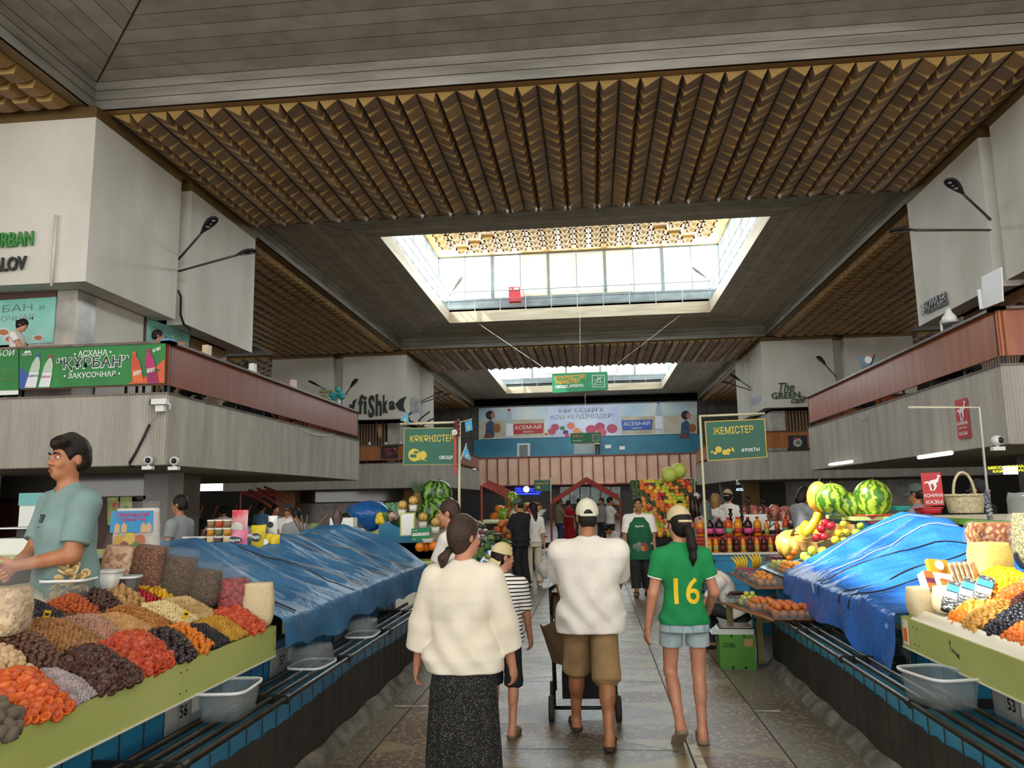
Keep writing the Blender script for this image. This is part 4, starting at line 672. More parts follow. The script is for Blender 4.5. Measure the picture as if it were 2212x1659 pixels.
# gallery people
person('woman in a white polo shirt holding menus behind the green banner', (-11.0, 13.75, 3.735), -1.35, 1.64, .98, MID, 'light', female=True, head=(0, 30), hands=((-.05, .34, 1.02), (.1, .36, 1.02)), top=c_white, sleeve=.55, loose=1.15, bottom=c_apron, hair='bun', shoes=c_black)
person('man in a sky-blue shirt sitting with his arm along the gallery rail', (-8.35, 14.1, 3.735), -.7, 1.74, 1.15, MID, 'tan', hips=(0, 0, .56), feet=((-.14, .22, 0), (.14, .22, 0)), head=(-15, 5), hands=((-.2, .36, .72), (.62, .18, 1.03)), elbow=((-1, -1, 0), (.5, -1, .2)), top=c_blue, sleeve=1.8, loose=1.2, bottom=c_dark, shoes=c_black)
person('man with short dark hair in a white vest leaning on the left gallery rail', (-8.15, 17.2, 3.735), -.9, 1.72, 1., MID, 'tan', hips=(0, 0, .5), feet=((-.14, .22, 0), (.14, .22, 0)), lean=14, head=(20, 20), hands=((-.2, .42, 1.0), (.12, .45, 1.02)), top=c_white, sleeve=.3, bottom=c_dark)
person('boy with dark hair bent over the table on the left gallery', (-8.2, 19.7, 3.735), 2.4, 1.62, .95, MID, 'tan', hips=(0, 0, .5), feet=((-.14, .22, 0), (.14, .22, 0)), lean=14, head=(0, 30), hands=((-.2, .35, .95), (.2, .35, .98)), top=c_black, sleeve=.8, bottom=c_dark)
FAR = .021
person('diner in a dark jacket low behind the left gallery rail', (-8.4, 15.4, 3.735), -1.2, 1.6, 1.1, FAR, 'tan', hips=(0, 0, .38), feet=((-.14, .22, 0), (.14, .22, 0)), lean=25, head=(0, 20), top=c_black, sleeve=1.8, bottom=c_dark)
for x, y, c_, lab in ((-11.6, 41.2, c_scarf, 'woman in a cream headscarf sitting behind the sausage poster'), (-9.9, 41.1, c_scarf2, 'woman in a pink headscarf sitting at the corner of the far left gallery'), (-10.8, 41.5, c_white, 'woman in a white headscarf between two others on the far left gallery')):
    person(lab, (x, y - 1.0, 3.735), .8, 1.6, 1, FAR, 'light', hips=(0, 0, .45), feet=((-.14, .22, 0), (.14, .22, 0)), lean=8, female=True, top=c_, sleeve=1.8, bottom=c_dark, hair='scarf', hmat=c_)
for i, (x, y, lab) in enumerate(((7.3, 16.1, 'diner with a black cap low behind the right gallery rail'), (7.35, 16.9, 'diner with black hair beside the black cap on the right gallery'), (7.35, 22.2, 'diner with dark hair near the far end of the right gallery'), (7.35, 13.95, 'diner in a black and white patterned scarf by the white desk lamp'))):
    person(lab, (x, y, 3.735), -1.2 - i * .5, 1.64, 1.05, FAR, 'tan', hips=(0, 0, .42), feet=((-.14, .22, 0), (.14, .22, 0)), lean=10, head=(0, 15), top=c_black, sleeve=1.8, bottom=c_dark, cap=c_darkcap if i == 0 else None)
# people among the stalls: (label, x, y, z, face, height, options)
FOLK = [('man with dark stubble in profile behind the blue tarpaulin on the left', -5.75, 10.5, 0, 1.5, 1.84, dict(sk='tan', top=c_grey)), ('stallholder in a white shirt bending behind the seller', -6.2, 8.3, 0, -1.2, 1.6, dict(top=c_white, lean=22, sk='tan')),
    ('person with dark hair in a pale grey shirt seated behind the yellow packets', -5.5, 14.2, 0, .3, 1.62, dict(top=c_grey)), ('vendor in a black cap facing forward by the cabbages', -6.45, 16.2, 0, 3.0, 1.7, dict(top=c_white, cap=c_darkcap)), ('bearded vendor in olive at the marble wall', -5.0, 18.2, 0, -1.3, 1.72, dict(top=cloth('olive', '#4c5138'), sk='tan')),
    ('shopper with dark hair in white, left of the brown pillar', -9.0, 18.5, 0, .2, 1.68, dict(top=c_white)), ('shopper with dark hair in black, left of the brown pillar', -9.5, 18.0, 0, .4, 1.66, dict(top=c_black)), ('shopper with short hair in pale blue near the red frames', -8.9, 20.5, 0, -.3, 1.74, dict(top=c_blue)), ('vendor with pulled-back hair by the tan pillar', -8.1, 19.5, 0, -2, 1.68, dict(top=c_grey, female=True)),
    ('vendor in lilac bending beside the white menu board', -3.4, 11.6, 0, 1.2, 1.66, dict(top=cloth('lilac', '#8d8ca8'), lean=40, sk='tan')), ('man in a grey vest and jeans standing in the far aisle', -1.12, 26.5, 0, -1.2, 1.74, dict(top=c_vest, bottom=c_jean, cap=c_darkcap, hands=((-.1, .38, 1.1), (.1, .38, 1.1)))), ('woman in a red dress beside the man in the grey vest', -.85, 28, 0, -.6, 1.66, dict(top=c_red, bottom=c_red, bkind='skirt', blen=.35, female=True)),
    ('girl in pale clothes sitting by the orange crate', -1.5, 22.2, 0, -1.2, 1.5, dict(top=c_scarf, female=True, hips=(0, 0, .5), feet=((-.1, .45, 0), (.1, .4, 0)))), ('man in a white T-shirt raising a hand to his face in the far aisle', .55, 24.8, 0, -1.3, 1.74, dict(top=c_white, hands=((.05, .22, 1.5), (.1, .4, 1.02)))), ('shopper in a grey T-shirt in the far aisle', .3, 27, 0, 2.6, 1.72, dict(top=c_grey)), ('shopper in a yellow-green top in the far aisle', -.1, 30, 0, .3, 1.7, dict(top=cloth('lime', '#8ea02c'))), ('shopper in black deep in the far aisle', -.6, 34, 0, .1, 1.72, dict()), ('shopper in blue at the end of the aisle', .5, 38, 0, .1, 1.7, dict(top=c_jean)), ('shopper in white at the end of the aisle', -.3, 42, 0, 3, 1.68, dict(top=c_white)),
    ('vendor in a white shirt squatting on the aisle floor over a tray', .72, 20.8, 0, 2.2, 1.7, dict(top=c_white, hips=(0, 0, .42), lean=38, head=(0, 35), feet=((-.18, .28, 0), (.18, .28, 0)), hands=((-.1, .5, .35), (.1, .5, .35)))),
    ('vendor in a green scarf collar and zebra trousers by the cash register', 3.42, 13.4, 0, -1.2, 1.84, dict(top=c_grey, bottom=stripes('zebra_cloth', '#d8d6d0', '#17171a', 14, .5), female=True, head=(0, 30), hair='bob', hands=((-.1, .4, 1.0), (.15, .4, 1.02)))),
    ('woman in a straw visor and white top behind the water pipes', 2.86, 17, 0, -.6, 1.82, dict(top=c_white, female=True, hair='pony', cap=cloth('straw', '#b09a70'))), ('blond vendor in a white T-shirt and striped apron', 2.45, 16, 0, -1., 1.74, dict(top=c_white, female=True, hair='bob', hmat=m_hairl)), ('smiling vendor in a white head cap and white shirt', 2.58, 20, 0, 3.0, 1.78, dict(top=c_white, female=True, cap=c_white, apron=c_dark)), ('person in a grey hood and black hoodie behind the juice bottles', 2.02, 14.4, 0, .4, 1.62, dict(top=c_grey, sleeve=1.8, hair='scarf', hmat=c_gcap)), ('vendor in a dark cap behind the meat counter', 2.3, 22, 0, .5, 1.84, dict(top=c_grey, cap=c_darkcap)), ('vendor with black hair in pink by the meat counter', 2.05, 19, 0, 2, 1.6, dict(top=c_scarf2, female=True)), ('vendor in a light blue cap behind the meat counter', 2.5, 18.2, 0, 1.2, 1.64, dict(top=c_white, cap=c_blue)), ('vendor in a pale cap at the hanging sausages', 1.9, 24, 0, 2.4, 1.76, dict(top=c_grey, cap=c_white)),
    ('vendor in a grey visor cap behind the watermelons', 4.55, 11.6, 0, .8, 1.8, dict(top=c_grey, cap=c_gcap)), ('vendor in a black cap behind the largest watermelon', 5.3, 11.4, 0, .6, 1.84, dict(top=c_black, cap=c_darkcap)), ('clerk in a yellow top in the doorway of the upper floor', .55, 64.9, 5.28, 3.1, 1.7, dict(top=cloth('pale_yellow', '#d8d09a')))]
for lab, x, y, z, f_, h_, o_ in FOLK:
    o_ = dict(o_); o_.setdefault('top', c_black); o_.setdefault('bottom', c_dark); o_.setdefault('sk', 'warm'); o_.setdefault('shoes', c_black)
    r_ = .021 if y > 12 else .015
    person(lab, (x, y, z), f_, h_, 1.02, r_, **o_)
# ================================================================ THE TWO FRONT COUNTERS
m_lime = M('lime_board', '#b4bd70', .45, col2='#a9b263', ns=1.5); m_bluet = M('blue_tile', '#2f7ea6', .3, col2='#276d93', ns=1.5); m_bluer = M('light_blue_tile', '#39a3c9', .3, col2='#2d8fb5', ns=1.2); m_bluecoat = M('black_wash', '#2a2722', .7, col2='#37322b', ns=3)
m_pipe = M('dark_pipe', '#28231f', .35, .5, col2='#3a332c', ns=9); m_curb = M('mortar_curb', '#4a463f', .8, col2='#7d7970', ns=7, bump=.6, bs=30); m_cream2 = M('cream_plastic', '#e6dfc9', .4); m_clear = glassy('clear_plastic', '#eef2f3', .92, .2); m_film = glassy('clear_film', '#fbfbfb', .95, .2); m_sign = M('grey_plate', '#a9a7a2', .4); m_ink = M('black_ink', '#17181a', .6); m_paper = M('white_paper', '#e4e3df', .6)
def counter(sd, name, label, y0, y1, xf, tile):
    """tiled counter block on side sd (-1 left, 1 right) with a pipe shelf in front and a number of brackets"""
    t = thing(name, label, 'counter', (0, 0, 0)); X = lambda x: sd * x
    def bx(b, xa, xb, ya, yb, za, zb): b.box((min(X(xa), X(xb)), ya, za), (max(X(xa), X(xb)), yb, zb))
    o = xf - 1.88; b = MB(); bx(b, 1.88 + o, 2.22 + o, y0, y1, .0, .5); bx(b, 2.22 + o, 2.3 + o, y0, y1, 0, .74); bx(b, 2.3 + o, 3.3 + o, y1 - .1, y1, 0, .74); b.build('tile_front', tile, t)
    b = MB(); N = int((y1 - y0) / .06); v = []; f = []
    for i in range(N + 1):
        y = y0 + (y1 - y0) * i / N; zt = .42 + .015 * math.sin(y * 2.3) + .006 * math.sin(y * 31) + RNG.uniform(-.006, .006); v += [(X(1.874 + o), y, .0), (X(1.874 + o), y, zt)]
    f = [(2 * i, 2 * i + 2, 2 * i + 3, 2 * i + 1) for i in range(N)]; b.add(v, f); b.build('plinth_paint', m_bluecoat, t)
    b = MB()
    for y in np.arange(y0 + .2, y1, .2): bx(b, 1.87 + o, 1.875 + o, y, y + .004, .0, .5); bx(b, 2.214 + o, 2.22 + o, y, y + .003, .5, .74)
    bx(b, 1.87 + o, 1.874 + o, y0, y1, .2, .204); b.build('tile_joint', m_joint, t)
    for k, x in enumerate((1.81, 1.9, 1.99, 2.09)): MB().tube([(X(x + o * 1.2), y0, .565), (X(x + o * 1.2), y1, .565)], .017, 10).build('shelf_pipe', m_pipe, t, True)
    yb = 4.62 - 1.2
    while yb < y1:
        if yb > y0:
            b = MB(); bx(b, 1.8 + o * 1.2, 2.22 + o, yb - .008, yb + .008, .535, .585); b.tube([(X(1.81 + o * 1.2), yb - .025, .565), (X(1.81 + o * 1.2), yb + .025, .565)], .025, 12); b.build('shelf_bracket', m_black, t)
        yb += 1.17
    v = []; n = int((y1 - y0) / .08)
    for i in range(n + 1):
        y = y0 + (y1 - y0) * i / n; a = .055 + .012 * math.sin(y * 5); v += [(X(1.87 + o), y, .085 + .01 * math.sin(y * 9)), (X(1.87 + o - a * .55), y, .07 + .012 * math.sin(y * 11)), (X(1.87 + o - a - .03), y, 0)]
    b = MB(); b.add(v, [(3 * i + j, 3 * i + 3 + j, 3 * i + 4 + j, 3 * i + 1 + j) for i in range(n) for j in (0, 1)]); b.build('kerb', m_curb, t, True); return t
CL = counter(-1, 'market_counter', 'long blue-tiled counter with black foot on the left of the aisle', 1.2, 8.75, 1.88, m_bluet)
CR = counter(1, 'market_counter', 'long light-blue counter with black foot on the right of the aisle', 1.2, 8.35, 1.76, m_bluer)
# lime-green display trays
def tray(sd, label, y0, y1, xf, seams, liner):
    t = thing('display_tray', label, 'tray', (0, 0, 0)); X = lambda x: sd * x; ys = [y0] + seams + [y1]
    for a, c in zip(ys, ys[1:]):
        b = MB(); b.box((min(X(xf), X(xf + .02)), a + .002, .73), (max(X(xf), X(xf + .02)), c - .002, .913)); b.build('front_board', m_lime, t)
        for yy in (a + .03, c - .03): 
            for z in (.77, .87): MB().ell((X(xf - .001), yy, z), (.003, .005, .005), 6, 4).build('screw', m_pipe, t)
    b = MB(); b.box((min(X(xf + .02), X(xf + 1.0)), y1 - .02, .74), (max(X(xf + .02), X(xf + 1.0)), y1, .915)); b.build('end_board', m_lime, t)
    b = MB(); b.add([(X(xf + .02), y0, .885), (X(xf + .02), y1 - .02, .885), (X(xf + 1.15), y1 - .02, 1.27), (X(xf + 1.15), y0, 1.27)], [(0, 1, 2, 3)]); b.add([(X(xf + .02), y1 - .021, .74), (X(xf + 1.15), y1 - .021, .74), (X(xf + 1.15), y1 - .021, 1.27), (X(xf + .02), y1 - .021, .885)], [(0, 1, 2, 3)]); b.build('tray_bed', m_cream2, t)
    b = MB(); b.box((min(X(xf - .004), X(xf + .03)), y0, .722), (max(X(xf - .004), X(xf + .03)), y1, .731)); b.build('edge_strip', m_cream2, t)
    if liner: b = MB(); b.add([(X(xf + .015), y0, .913), (X(xf + .015), y1 - .12, .913), (X(xf + .07), y1 - .12, .965), (X(xf + .07), y0, .965)], [(0, 1, 2, 3)]); b.box((X(xf + .07), y0, .93), (X(xf + .08), y1 - .1, .967)); b.build('liner', m_cream2, t)
    return t
tray(-1, 'lime-green display tray heaped with dried fruit and nuts on the left', 1.5, 5.0, 2.05, [3.85], False); tray(1, 'lime-green display tray of dried fruit in the right foreground', 1.5, 5.32, 1.92, [5.1], True)
# scribble on the right board
pts = [(0, .035), (-.008, .05), (-.012, .03), (-.004, .012), (-.012, .0), (.006, -.004), (.01, .01), (.016, -.008), (.022, .004), (.026, -.012), (.034, -.002), (.036, -.02), (.044, -.008), (.046, -.028), (.056, -.004), (.058, -.034)]
o = MB().tube([(1.917, 4.62 - u * 1.5, .83 + v) for u, v in pts], .0018, 4).build('pen_scribble', m_ink); tag(o, 'thin black pen scribble on the right lime-green board', 'scribble')
# stall numbers
def plate(txt, x, y, sd, label, wide):
    mt = face((x, y, .52), (0, -sd, 0), (0, 0, 1)); t = thing('stall_number_plate', label, 'sign', (0, 0, 0))
    b = MB(); b.add([mt @ Vector(p) for p in ((0, 0, 0), (wide, 0, 0), (wide, .17, 0), (0, .17, 0), (0, 0, .006), (wide, 0, .006), (wide, .17, .006), (0, .17, .006))], [(0, 3, 2, 1), (4, 5, 6, 7), (0, 1, 5, 4), (1, 2, 6, 5), (2, 3, 7, 6), (3, 0, 4, 7)]); b.build('plate', m_sign, t)
    lettering(txt, 'number', m_ink, t, mt, wide * .38, .055, .085, bold=.02, extrude=.001)
    b = MB(); b.poly(flat([(wide * .72, .05), (wide * .95, .05), (wide * .95, .14), (wide * .72, .14)], mt, .008)); b.build('paper_square', m_paper, t)
    for u in (.33, .68): MB().poly(flat([(wide * u, 0), (wide * u + .003, 0), (wide * u + .003, .17), (wide * u, .17)], mt, .0075)).build('panel_joint', m_ink, t)
plate('56', -2.212, 3.98, -1, 'grey plate with the number 56 under the left lime tray', .36); plate('57', -2.212, 5.3, -1, 'grey plate with the number 57 under the left tarpaulin', .4); plate('58', -2.212, 6.62, -1, 'grey plate with the number 58 further along under the left tarpaulin', .4)
plate('51', 2.092, 7.5, 1, 'grey plate with the number 51 under the right tarpaulin', .4); plate('52', 2.092, 6.1, 1, 'grey plate with the number 52 beside the hanging blue tarpaulin end', .42); plate('53', 2.092, 4.58, 1, 'grey plate with the number 53 behind the clear tub on the right', .4)
# clear tubs left on the pipe shelves
def tub_mesh(w, d, h, tp=.86, rim=.014):
    b = MB(); n = 24; P = lambda s, z: [(math.copysign(abs(math.cos(2 * math.pi * k / n)) ** .45, math.cos(2 * math.pi * k / n)) * w / 2 * s, math.copysign(abs(math.sin(2 * math.pi * k / n)) ** .45, math.sin(2 * math.pi * k / n)) * d / 2 * s, z) for k in range(n)]
    lv = [P(tp, 0), P((tp + 1) / 2, h * .5), P(1, h), P(.985, h), P((tp + 1) / 2 - .012, h * .5), P(tp - .012, .004)]; v = sum(lv, []); f = [(i * n + k, i * n + (k + 1) % n, (i + 1) * n + (k + 1) % n, (i + 1) * n + k) for i in range(5) for k in range(n)] + [tuple(range(n))[::-1], tuple(range(5 * n, 6 * n))]; b.add(v, f)
    r = MB(); v = P(1.0, h - rim) + P(1.07, h - rim) + P(1.07, h) + P(1.0, h); f = [(i * n + k, i * n + (k + 1) % n, ((i + 1) % 4) * n + (k + 1) % n, ((i + 1) % 4) * n + k) for i in range(4) for k in range(n)]; r.add(v, f); return b, r
def tub(label, loc, w, d, h, rz=0, flip=False, group=None, mat=None, lid=None, fill=None):
    t = thing('plastic_tub', label, 'tub', loc, rz, group); b, r = tub_mesh(w, d, h); 
    if flip: t.rotation_euler = (math.pi, 0, rz); t.location.z += h
    b.build('tub_body', mat or m_clear, t, True); r.build('tub_rim', M('milky_plastic', '#dfe3e4', .35) if mat is None else mat, t, True)
    if lid: q = MB(); q.lathe([(.0, h), (w * .53, h), (w * .53, h + .012), (0, h + .014)], 20); q.build('lid', lid, t)
    if fill: q = MB(); q.lathe([(0, .006), (w * .41, .006), (w * .45, h * .92), (0, h * .93)], 18); q.build('contents', fill, t)
    return t
tub('empty clear plastic tub on the left pipe shelf below number 56', (-1.96, 4.17, .585), .26, .36, .15, .1); tub('upturned clear tub in the middle of the left pipe shelf', (-1.96, 5.42, .585), .25, .34, .13, -.05, True); tub('upturned clear tub farthest along the left pipe shelf', (-1.96, 6.62, .585), .24, .34, .13, .05, True)
tub('empty clear plastic tub on the right pipe shelf beside number 53', (1.79, 4.5, .585), .28, .36, .16, .25)
# ---------------------------------------------------------------- heaps of dried fruit and nuts
def merged(base, mats, name, mat):
    """many small pieces as ONE heap mesh"""
    v0 = np.array([v.co[:] for v in base.vertices]); f0 = [tuple(p.vertices) for p in base.polygons]; b = MB()
    for m in mats: b.add(v0, f0, m)
    return b.build(name, mat, None, True)
def bmesh_of(fn, name, mat, smooth=True):
    b = MB(); fn(b); o = b.build(name, mat, None, smooth); me = o.data; bpy.data.objects.remove(o); return me
def cup(r): return lambda b: b.lathe([(r * .25, -r * .42), (r * .75, -r * .4), (r * 1.0, -r * .08), (r * .97, r * .2), (r * .8, r * .36), (r * .58, r * .24), (r * .3, r * .04), (r * .05, -.02 * r)], 12, wob=lambda t, z: 1 + .1 * math.sin(2 * t + 1) + .05 * math.sin(5 * t))
def egg(a, c, d=None): return lambda b: b.ell((0, 0, 0), (a, d or a, c), 10, 7)
def bean(r, L): return lambda b: b.tube([(-L * .5, 0, -L * .22), (-L * .3, 0, L * .06), (0, 0, L * .2), (L * .3, 0, L * .06), (L * .5, 0, -L * .22)], [r * .6, r, r * 1.05, r, r * .5], 7)
def lump(r, q=.28, n=10, m=7):
    def fn(b):
        b.ell((0, 0, 0), (r, r * .9, r * .72), n, m); V = b.v[-1]; V *= 1 + q * np.sin(V[:, :1] * 3.2 / r + 1) * np.sin(V[:, 1:2] * 4.1 / r) * np.sin(V[:, 2:] * 3.7 / r + .5)
    return fn
def inpoly(p, P):
    c = False; n = len(P)
    for i in range(n):
        (x1, y1), (x2, y2) = P[i], P[(i + 1) % n]
        if (y1 > p[1]) != (y2 > p[1]) and p[0] < (x2 - x1) * (p[1] - y1) / (y2 - y1) + x1: c = not c
    return c
def edged(p, P):
    d = 9; n = len(P)
    for i in range(n):
        a = np.array(P[i]); b_ = np.array(P[(i + 1) % n]); e = b_ - a; t = np.clip((p - a) @ e / (e @ e + 1e-9), 0, 1); d = min(d, np.linalg.norm(p - a - t * e))
    return d
def bed(px, py, sd):
    d = RC.T @ np.array([(px - 1106) / FPX, -(py - 829.5) / FPX, 1.]); s, x0, z0 = (-.36, -2.05, .93) if sd < 0 else (.36, 1.95, .95)
    t = (z0 - s * x0 - 1.68) / (d[2] - s * d[0]); return CAM + t * d
def heap(sd, zoom, poly, name, label, group, base, mats, gap, flat_=.5, stuff=False, lay=2, cat='dried fruit', rise=.45, top=.06):
    ox, oy, k = zoom; W = [bed(ox + x / k, oy + y / k, sd) for x, y in poly]; P = [(q[0], q[1]) for q in W]; s, x0, z0 = (-.36, -2.05, .93) if sd < 0 else (.36, 1.95, .95)
    lo = np.min(P, 0); hi = np.max(P, 0); M_ = []; ms = mats if isinstance(mats, list) else [mats]
    for L in range(lay):
        g = gap * (1 if L == 0 else 1.05); nx = max(1, int((hi[0] - lo[0]) / g) + 1); ny = max(1, int((hi[1] - lo[1]) / (g * .87)) + 1)
        for j in range(ny + 1):
            for i in range(nx + 1):
                p = np.array((lo[0] + (i + .5 * ((j + L) % 2)) * g + RNG.uniform(-.22, .22) * g, lo[1] + j * g * .87 + RNG.uniform(-.22, .22) * g))
                if not inpoly(p, P): continue
                d = edged(p, P); z = z0 + s * (p[0] - x0) + min(top, d * rise) - gap * .35 * (lay - 1 - L)
                R = Euler((RNG.uniform(-1, 1) * flat_ * 1.2, RNG.uniform(-1, 1) * flat_ * 1.2 - sd * .25, RNG.uniform(0, 6.28))).to_matrix().to_4x4() if flat_ > .5 else (Vector((0, 0, 1)).rotation_difference(Vector((-sd * .42 + RNG.uniform(-.45, .45), -.62 + RNG.uniform(-.5, .35), .75))).to_matrix() @ Matrix.Rotation(RNG.uniform(0, 6.28), 3, 'Z')).to_4x4(); M_.append(Matrix.Translation((p[0], p[1], z)) @ R @ Matrix.Scale(RNG.uniform(.86, 1.12), 4))
    if stuff:
        o = merged(base, M_, name, ms[0]); tag(o, label, cat, None, 'stuff'); return o
    for q, m in enumerate(M_):
        me = base if not isinstance(base, list) else base[q % len(base)]; o = link(name, me); o.matrix_world = m; tag(o, label, cat, group)
DF = lambda n, c, c2, **k: M(n, c, k.pop('rough', .5), col2=c2, ns=k.pop('ns', 18), **k)
d_or = [DF('apricot_orange_%d' % i, c, c2, sss=.1, rough=.38) for i, (c, c2) in enumerate((('#d9691f', '#c24f14'), ('#c8551a', '#b5481c')))]
d_red = [DF('apricot_red_%d' % i, c, c2, rough=.4) for i, (c, c2) in enumerate((('#b8401c', '#9c2f18'), ('#c9532a', '#a83a1c')))]
d_dk = DF('apricot_dark', '#4a251e', '#301713', rough=.35); d_pr = DF('prune', '#231a1d', '#35262a', rough=.35); d_rs = DF('raisin_black', '#15141a', '#22202a', rough=.4); d_yr = DF('raisin_yellow', '#c2952e', '#a87a1e', rough=.35); d_mac = DF('macadamia', '#5c3a28', '#48291c', rough=.35); d_pec = DF('pecan', '#cdb08a', '#b8966c'); d_mul = DF('mulberry', '#b9aeb0', '#948788', rough=.8); d_wal = DF('walnut_kernel', '#a87844', '#7d532c', ns=40); d_fig = DF('fig_grey', '#6d6253', '#4f473c', rough=.8); d_fgl = DF('fig_golden', '#bf8a3c', '#a8742c'); d_pin = DF('pink_peanut', '#b58a75', '#9d725d'); d_haz = DF('hazelnut', '#c79b66', '#b0824c'); d_alm = DF('almond', '#b27a3c', '#9a6430'); d_cash = DF('cashew', '#e3d2a2', '#d3bd86'); d_pis = DF('pistachio', '#c9ad7c', '#a98a58'); d_wnt = DF('walnut_shell', '#a37d57', '#87633f'); d_date = DF('date', '#38201a', '#4b2c22', rough=.3); d_lfig = DF('fig_light', '#b98f5c', '#a27846'); d_chr = DF('candied_cherry', '#b3142c', '#8f0c22', rough=.2); d_can = DF('candied_yellow', '#dcae22', '#c7951a', rough=.25, sss=.2); d_jid = DF('apricot_kernel', '#b8551e', '#9c4416')
ap_o = [bmesh_of(cup(.0235), 'apricot', m) for m in d_or]; ap_r = [bmesh_of(cup(.024), 'apricot', m) for m in d_red]; ap_d = bmesh_of(cup(.025), 'apricot', d_dk); pru = bmesh_of(lump(.02, .3), 'prune', d_pr); mac = bmesh_of(egg(.0165, .0165), 'macadamia', d_mac); pec = bmesh_of(egg(.017, .026), 'pecan', d_pec); figg = bmesh_of(lump(.032, .25), 'fig', d_fig); figl = bmesh_of(lump(.023, .3), 'fig', d_fgl); wnt = bmesh_of(lump(.019, .15), 'walnut', d_wnt); dat = bmesh_of(egg(.012, .024), 'date', d_date); lfg = bmesh_of(lump(.024, .35), 'fig', d_lfig); jid = bmesh_of(egg(.0105, .0145), 'kernel', d_jid); chy = bmesh_of(egg(.011, .011), 'cherry', d_chr)
s_rs = bmesh_of(lump(.0095, .3, 7, 5), 'raisin', d_rs); s_yr = bmesh_of(lump(.009, .3, 7, 5), 'raisin', d_yr); s_mul = bmesh_of(lump(.0085, .4, 7, 5), 'mulberry', d_mul); s_wal = bmesh_of(lump(.0135, .5, 8, 6), 'walnut', d_wal); s_pin = bmesh_of(egg(.0075, .013), 'nut', d_pin); s_haz = bmesh_of(egg(.0075, .0095), 'nut', d_haz); s_alm = bmesh_of(egg(.0065, .0125, .0045), 'nut', d_alm); s_cash = bmesh_of(bean(.0055, .024), 'nut', d_cash); s_pis = bmesh_of(egg(.0065, .011), 'nut', d_pis); s_can = bmesh_of(lump(.016, .5, 8, 6), 'candy', d_can)
ZL = (0, 1200, 3.568); H = heap
H(-1, ZL, [(0, 1130), (130, 1170), (170, 1270), (60, 1370), (0, 1390), (-120, 1380), (-120, 1100)], 'dried_fig', 'grey wrinkled dried fig at the bottom left corner of the tray', 'grey dried figs', figg, None, .052)
H(-1, ZL, [(0, 920), (60, 890), (290, 900), (390, 1010), (550, 1130), (540, 1180), (200, 1300), (130, 1160), (0, 1100), (-120, 1060), (-120, 920)], 'dried_apricot', 'orange dried apricot in the big heap next to the grey figs', 'orange dried apricots in the near heap', ap_o, None, .036, .38)
H(-1, ZL, [(290, 880), (450, 880), (640, 960), (740, 1060), (560, 1150), (390, 1010)], 'sugared_mulberries', 'heap of pale grey sugared mulberries between orange and dark apricots', None, s_mul, d_mul, .0125, 1, True, 3)
H(-1, ZL, [(-60, 690), (0, 700), (120, 740), (210, 830), (240, 880), (60, 890), (-60, 915)], 'pecan_nut', 'smooth cream pecan in its shell at the left edge', 'pecans in the shell', pec, None, .036, 1)
H(-1, ZL, [(-60, 590), (0, 590), (150, 590), (330, 650), (480, 770), (500, 820), (410, 870), (230, 850), (150, 740), (0, 690)], 'macadamia_nut', 'round brown macadamia nut in the heap below the walnuts', 'macadamia nuts', mac, None, .031, 1)
H(-1, ZL, [(430, 850), (540, 740), (740, 700), (900, 790), (1080, 900), (1070, 950), (760, 1070), (680, 970)], 'dark_dried_apricot', 'dark brown dried apricot in the heap at the tray edge', 'dark brown dried apricots', ap_d, None, .037, .38)
H(-1, ZL, [(780, 690), (900, 620), (1080, 590), (1200, 660), (1340, 780), (1330, 830), (1080, 930), (900, 790)], 'red_dried_apricot', 'red dried apricot in the heap at the middle of the tray edge', 'red dried apricots in the middle heap', ap_r, None, .036, .38)
H(-1, ZL, [(180, 590), (260, 490), (420, 510), (620, 560), (790, 650), (760, 690), (560, 740), (470, 740), (330, 640)], 'walnut_kernels', 'heap of shelled walnut halves with a small yellow price tag', None, s_wal, d_wal, .019, 1, True)
H(-1, ZL, [(-60, 430), (0, 430), (130, 450), (200, 530), (180, 580), (60, 580), (-60, 560)], 'golden_fig', 'golden dried fig at the left edge below the black raisins', 'golden dried figs', figl, None, .04, 1)
H(-1, ZL, [(10, 390), (100, 350), (330, 370), (490, 450), (480, 500), (180, 520)], 'black_raisins', 'heap of black raisins in front of the seller', None, s_rs, d_rs, .0145, 1, True, 3)
H(-1, ZL, [(480, 490), (620, 460), (860, 510), (920, 600), (880, 640), (800, 650), (620, 560)], 'shelled_peanuts', 'heap of pinkish shelled peanuts beside the walnut halves', None, s_pin, d_pin, .0155, 1, True)
H(-1, ZL, [(740, 460), (860, 450), (1000, 480), (1150, 540), (1180, 580), (1100, 600), (920, 600), (860, 510)], 'hazelnuts', 'heap of small tan hazelnuts between peanuts and almonds', None, s_haz, d_haz, .0135, 1, True)
H(-1, ZL, [(810, 430), (960, 380), (1100, 420), (1310, 510), (1300, 550), (1180, 560), (1000, 480)], 'almonds', 'heap of brown almonds in the middle of the tray', None, s_alm, d_alm, .0135, 1, True)
H(-1, ZL, [(1080, 380), (1230, 360), (1440, 440), (1530, 490), (1400, 530), (1310, 510), (1100, 410)], 'cashew_nuts', 'heap of pale cashew nuts beside the almonds', None, s_cash, d_cash, .0165, 1, True)
H(-1, ZL, [(1240, 340), (1400, 320), (1640, 420), (1640, 480), (1530, 490), (1300, 400)], 'pistachios', 'heap of beige pistachios below the clear bags', None, s_pis, d_pis, .0145, 1, True)
H(-1, ZL, [(1450, 310), (1600, 310), (1720, 370), (1700, 400), (1560, 370)], 'whole_walnut', 'whole walnut in its shell below the herb bags', 'whole walnuts', wnt, None, .036, 1, lay=1)
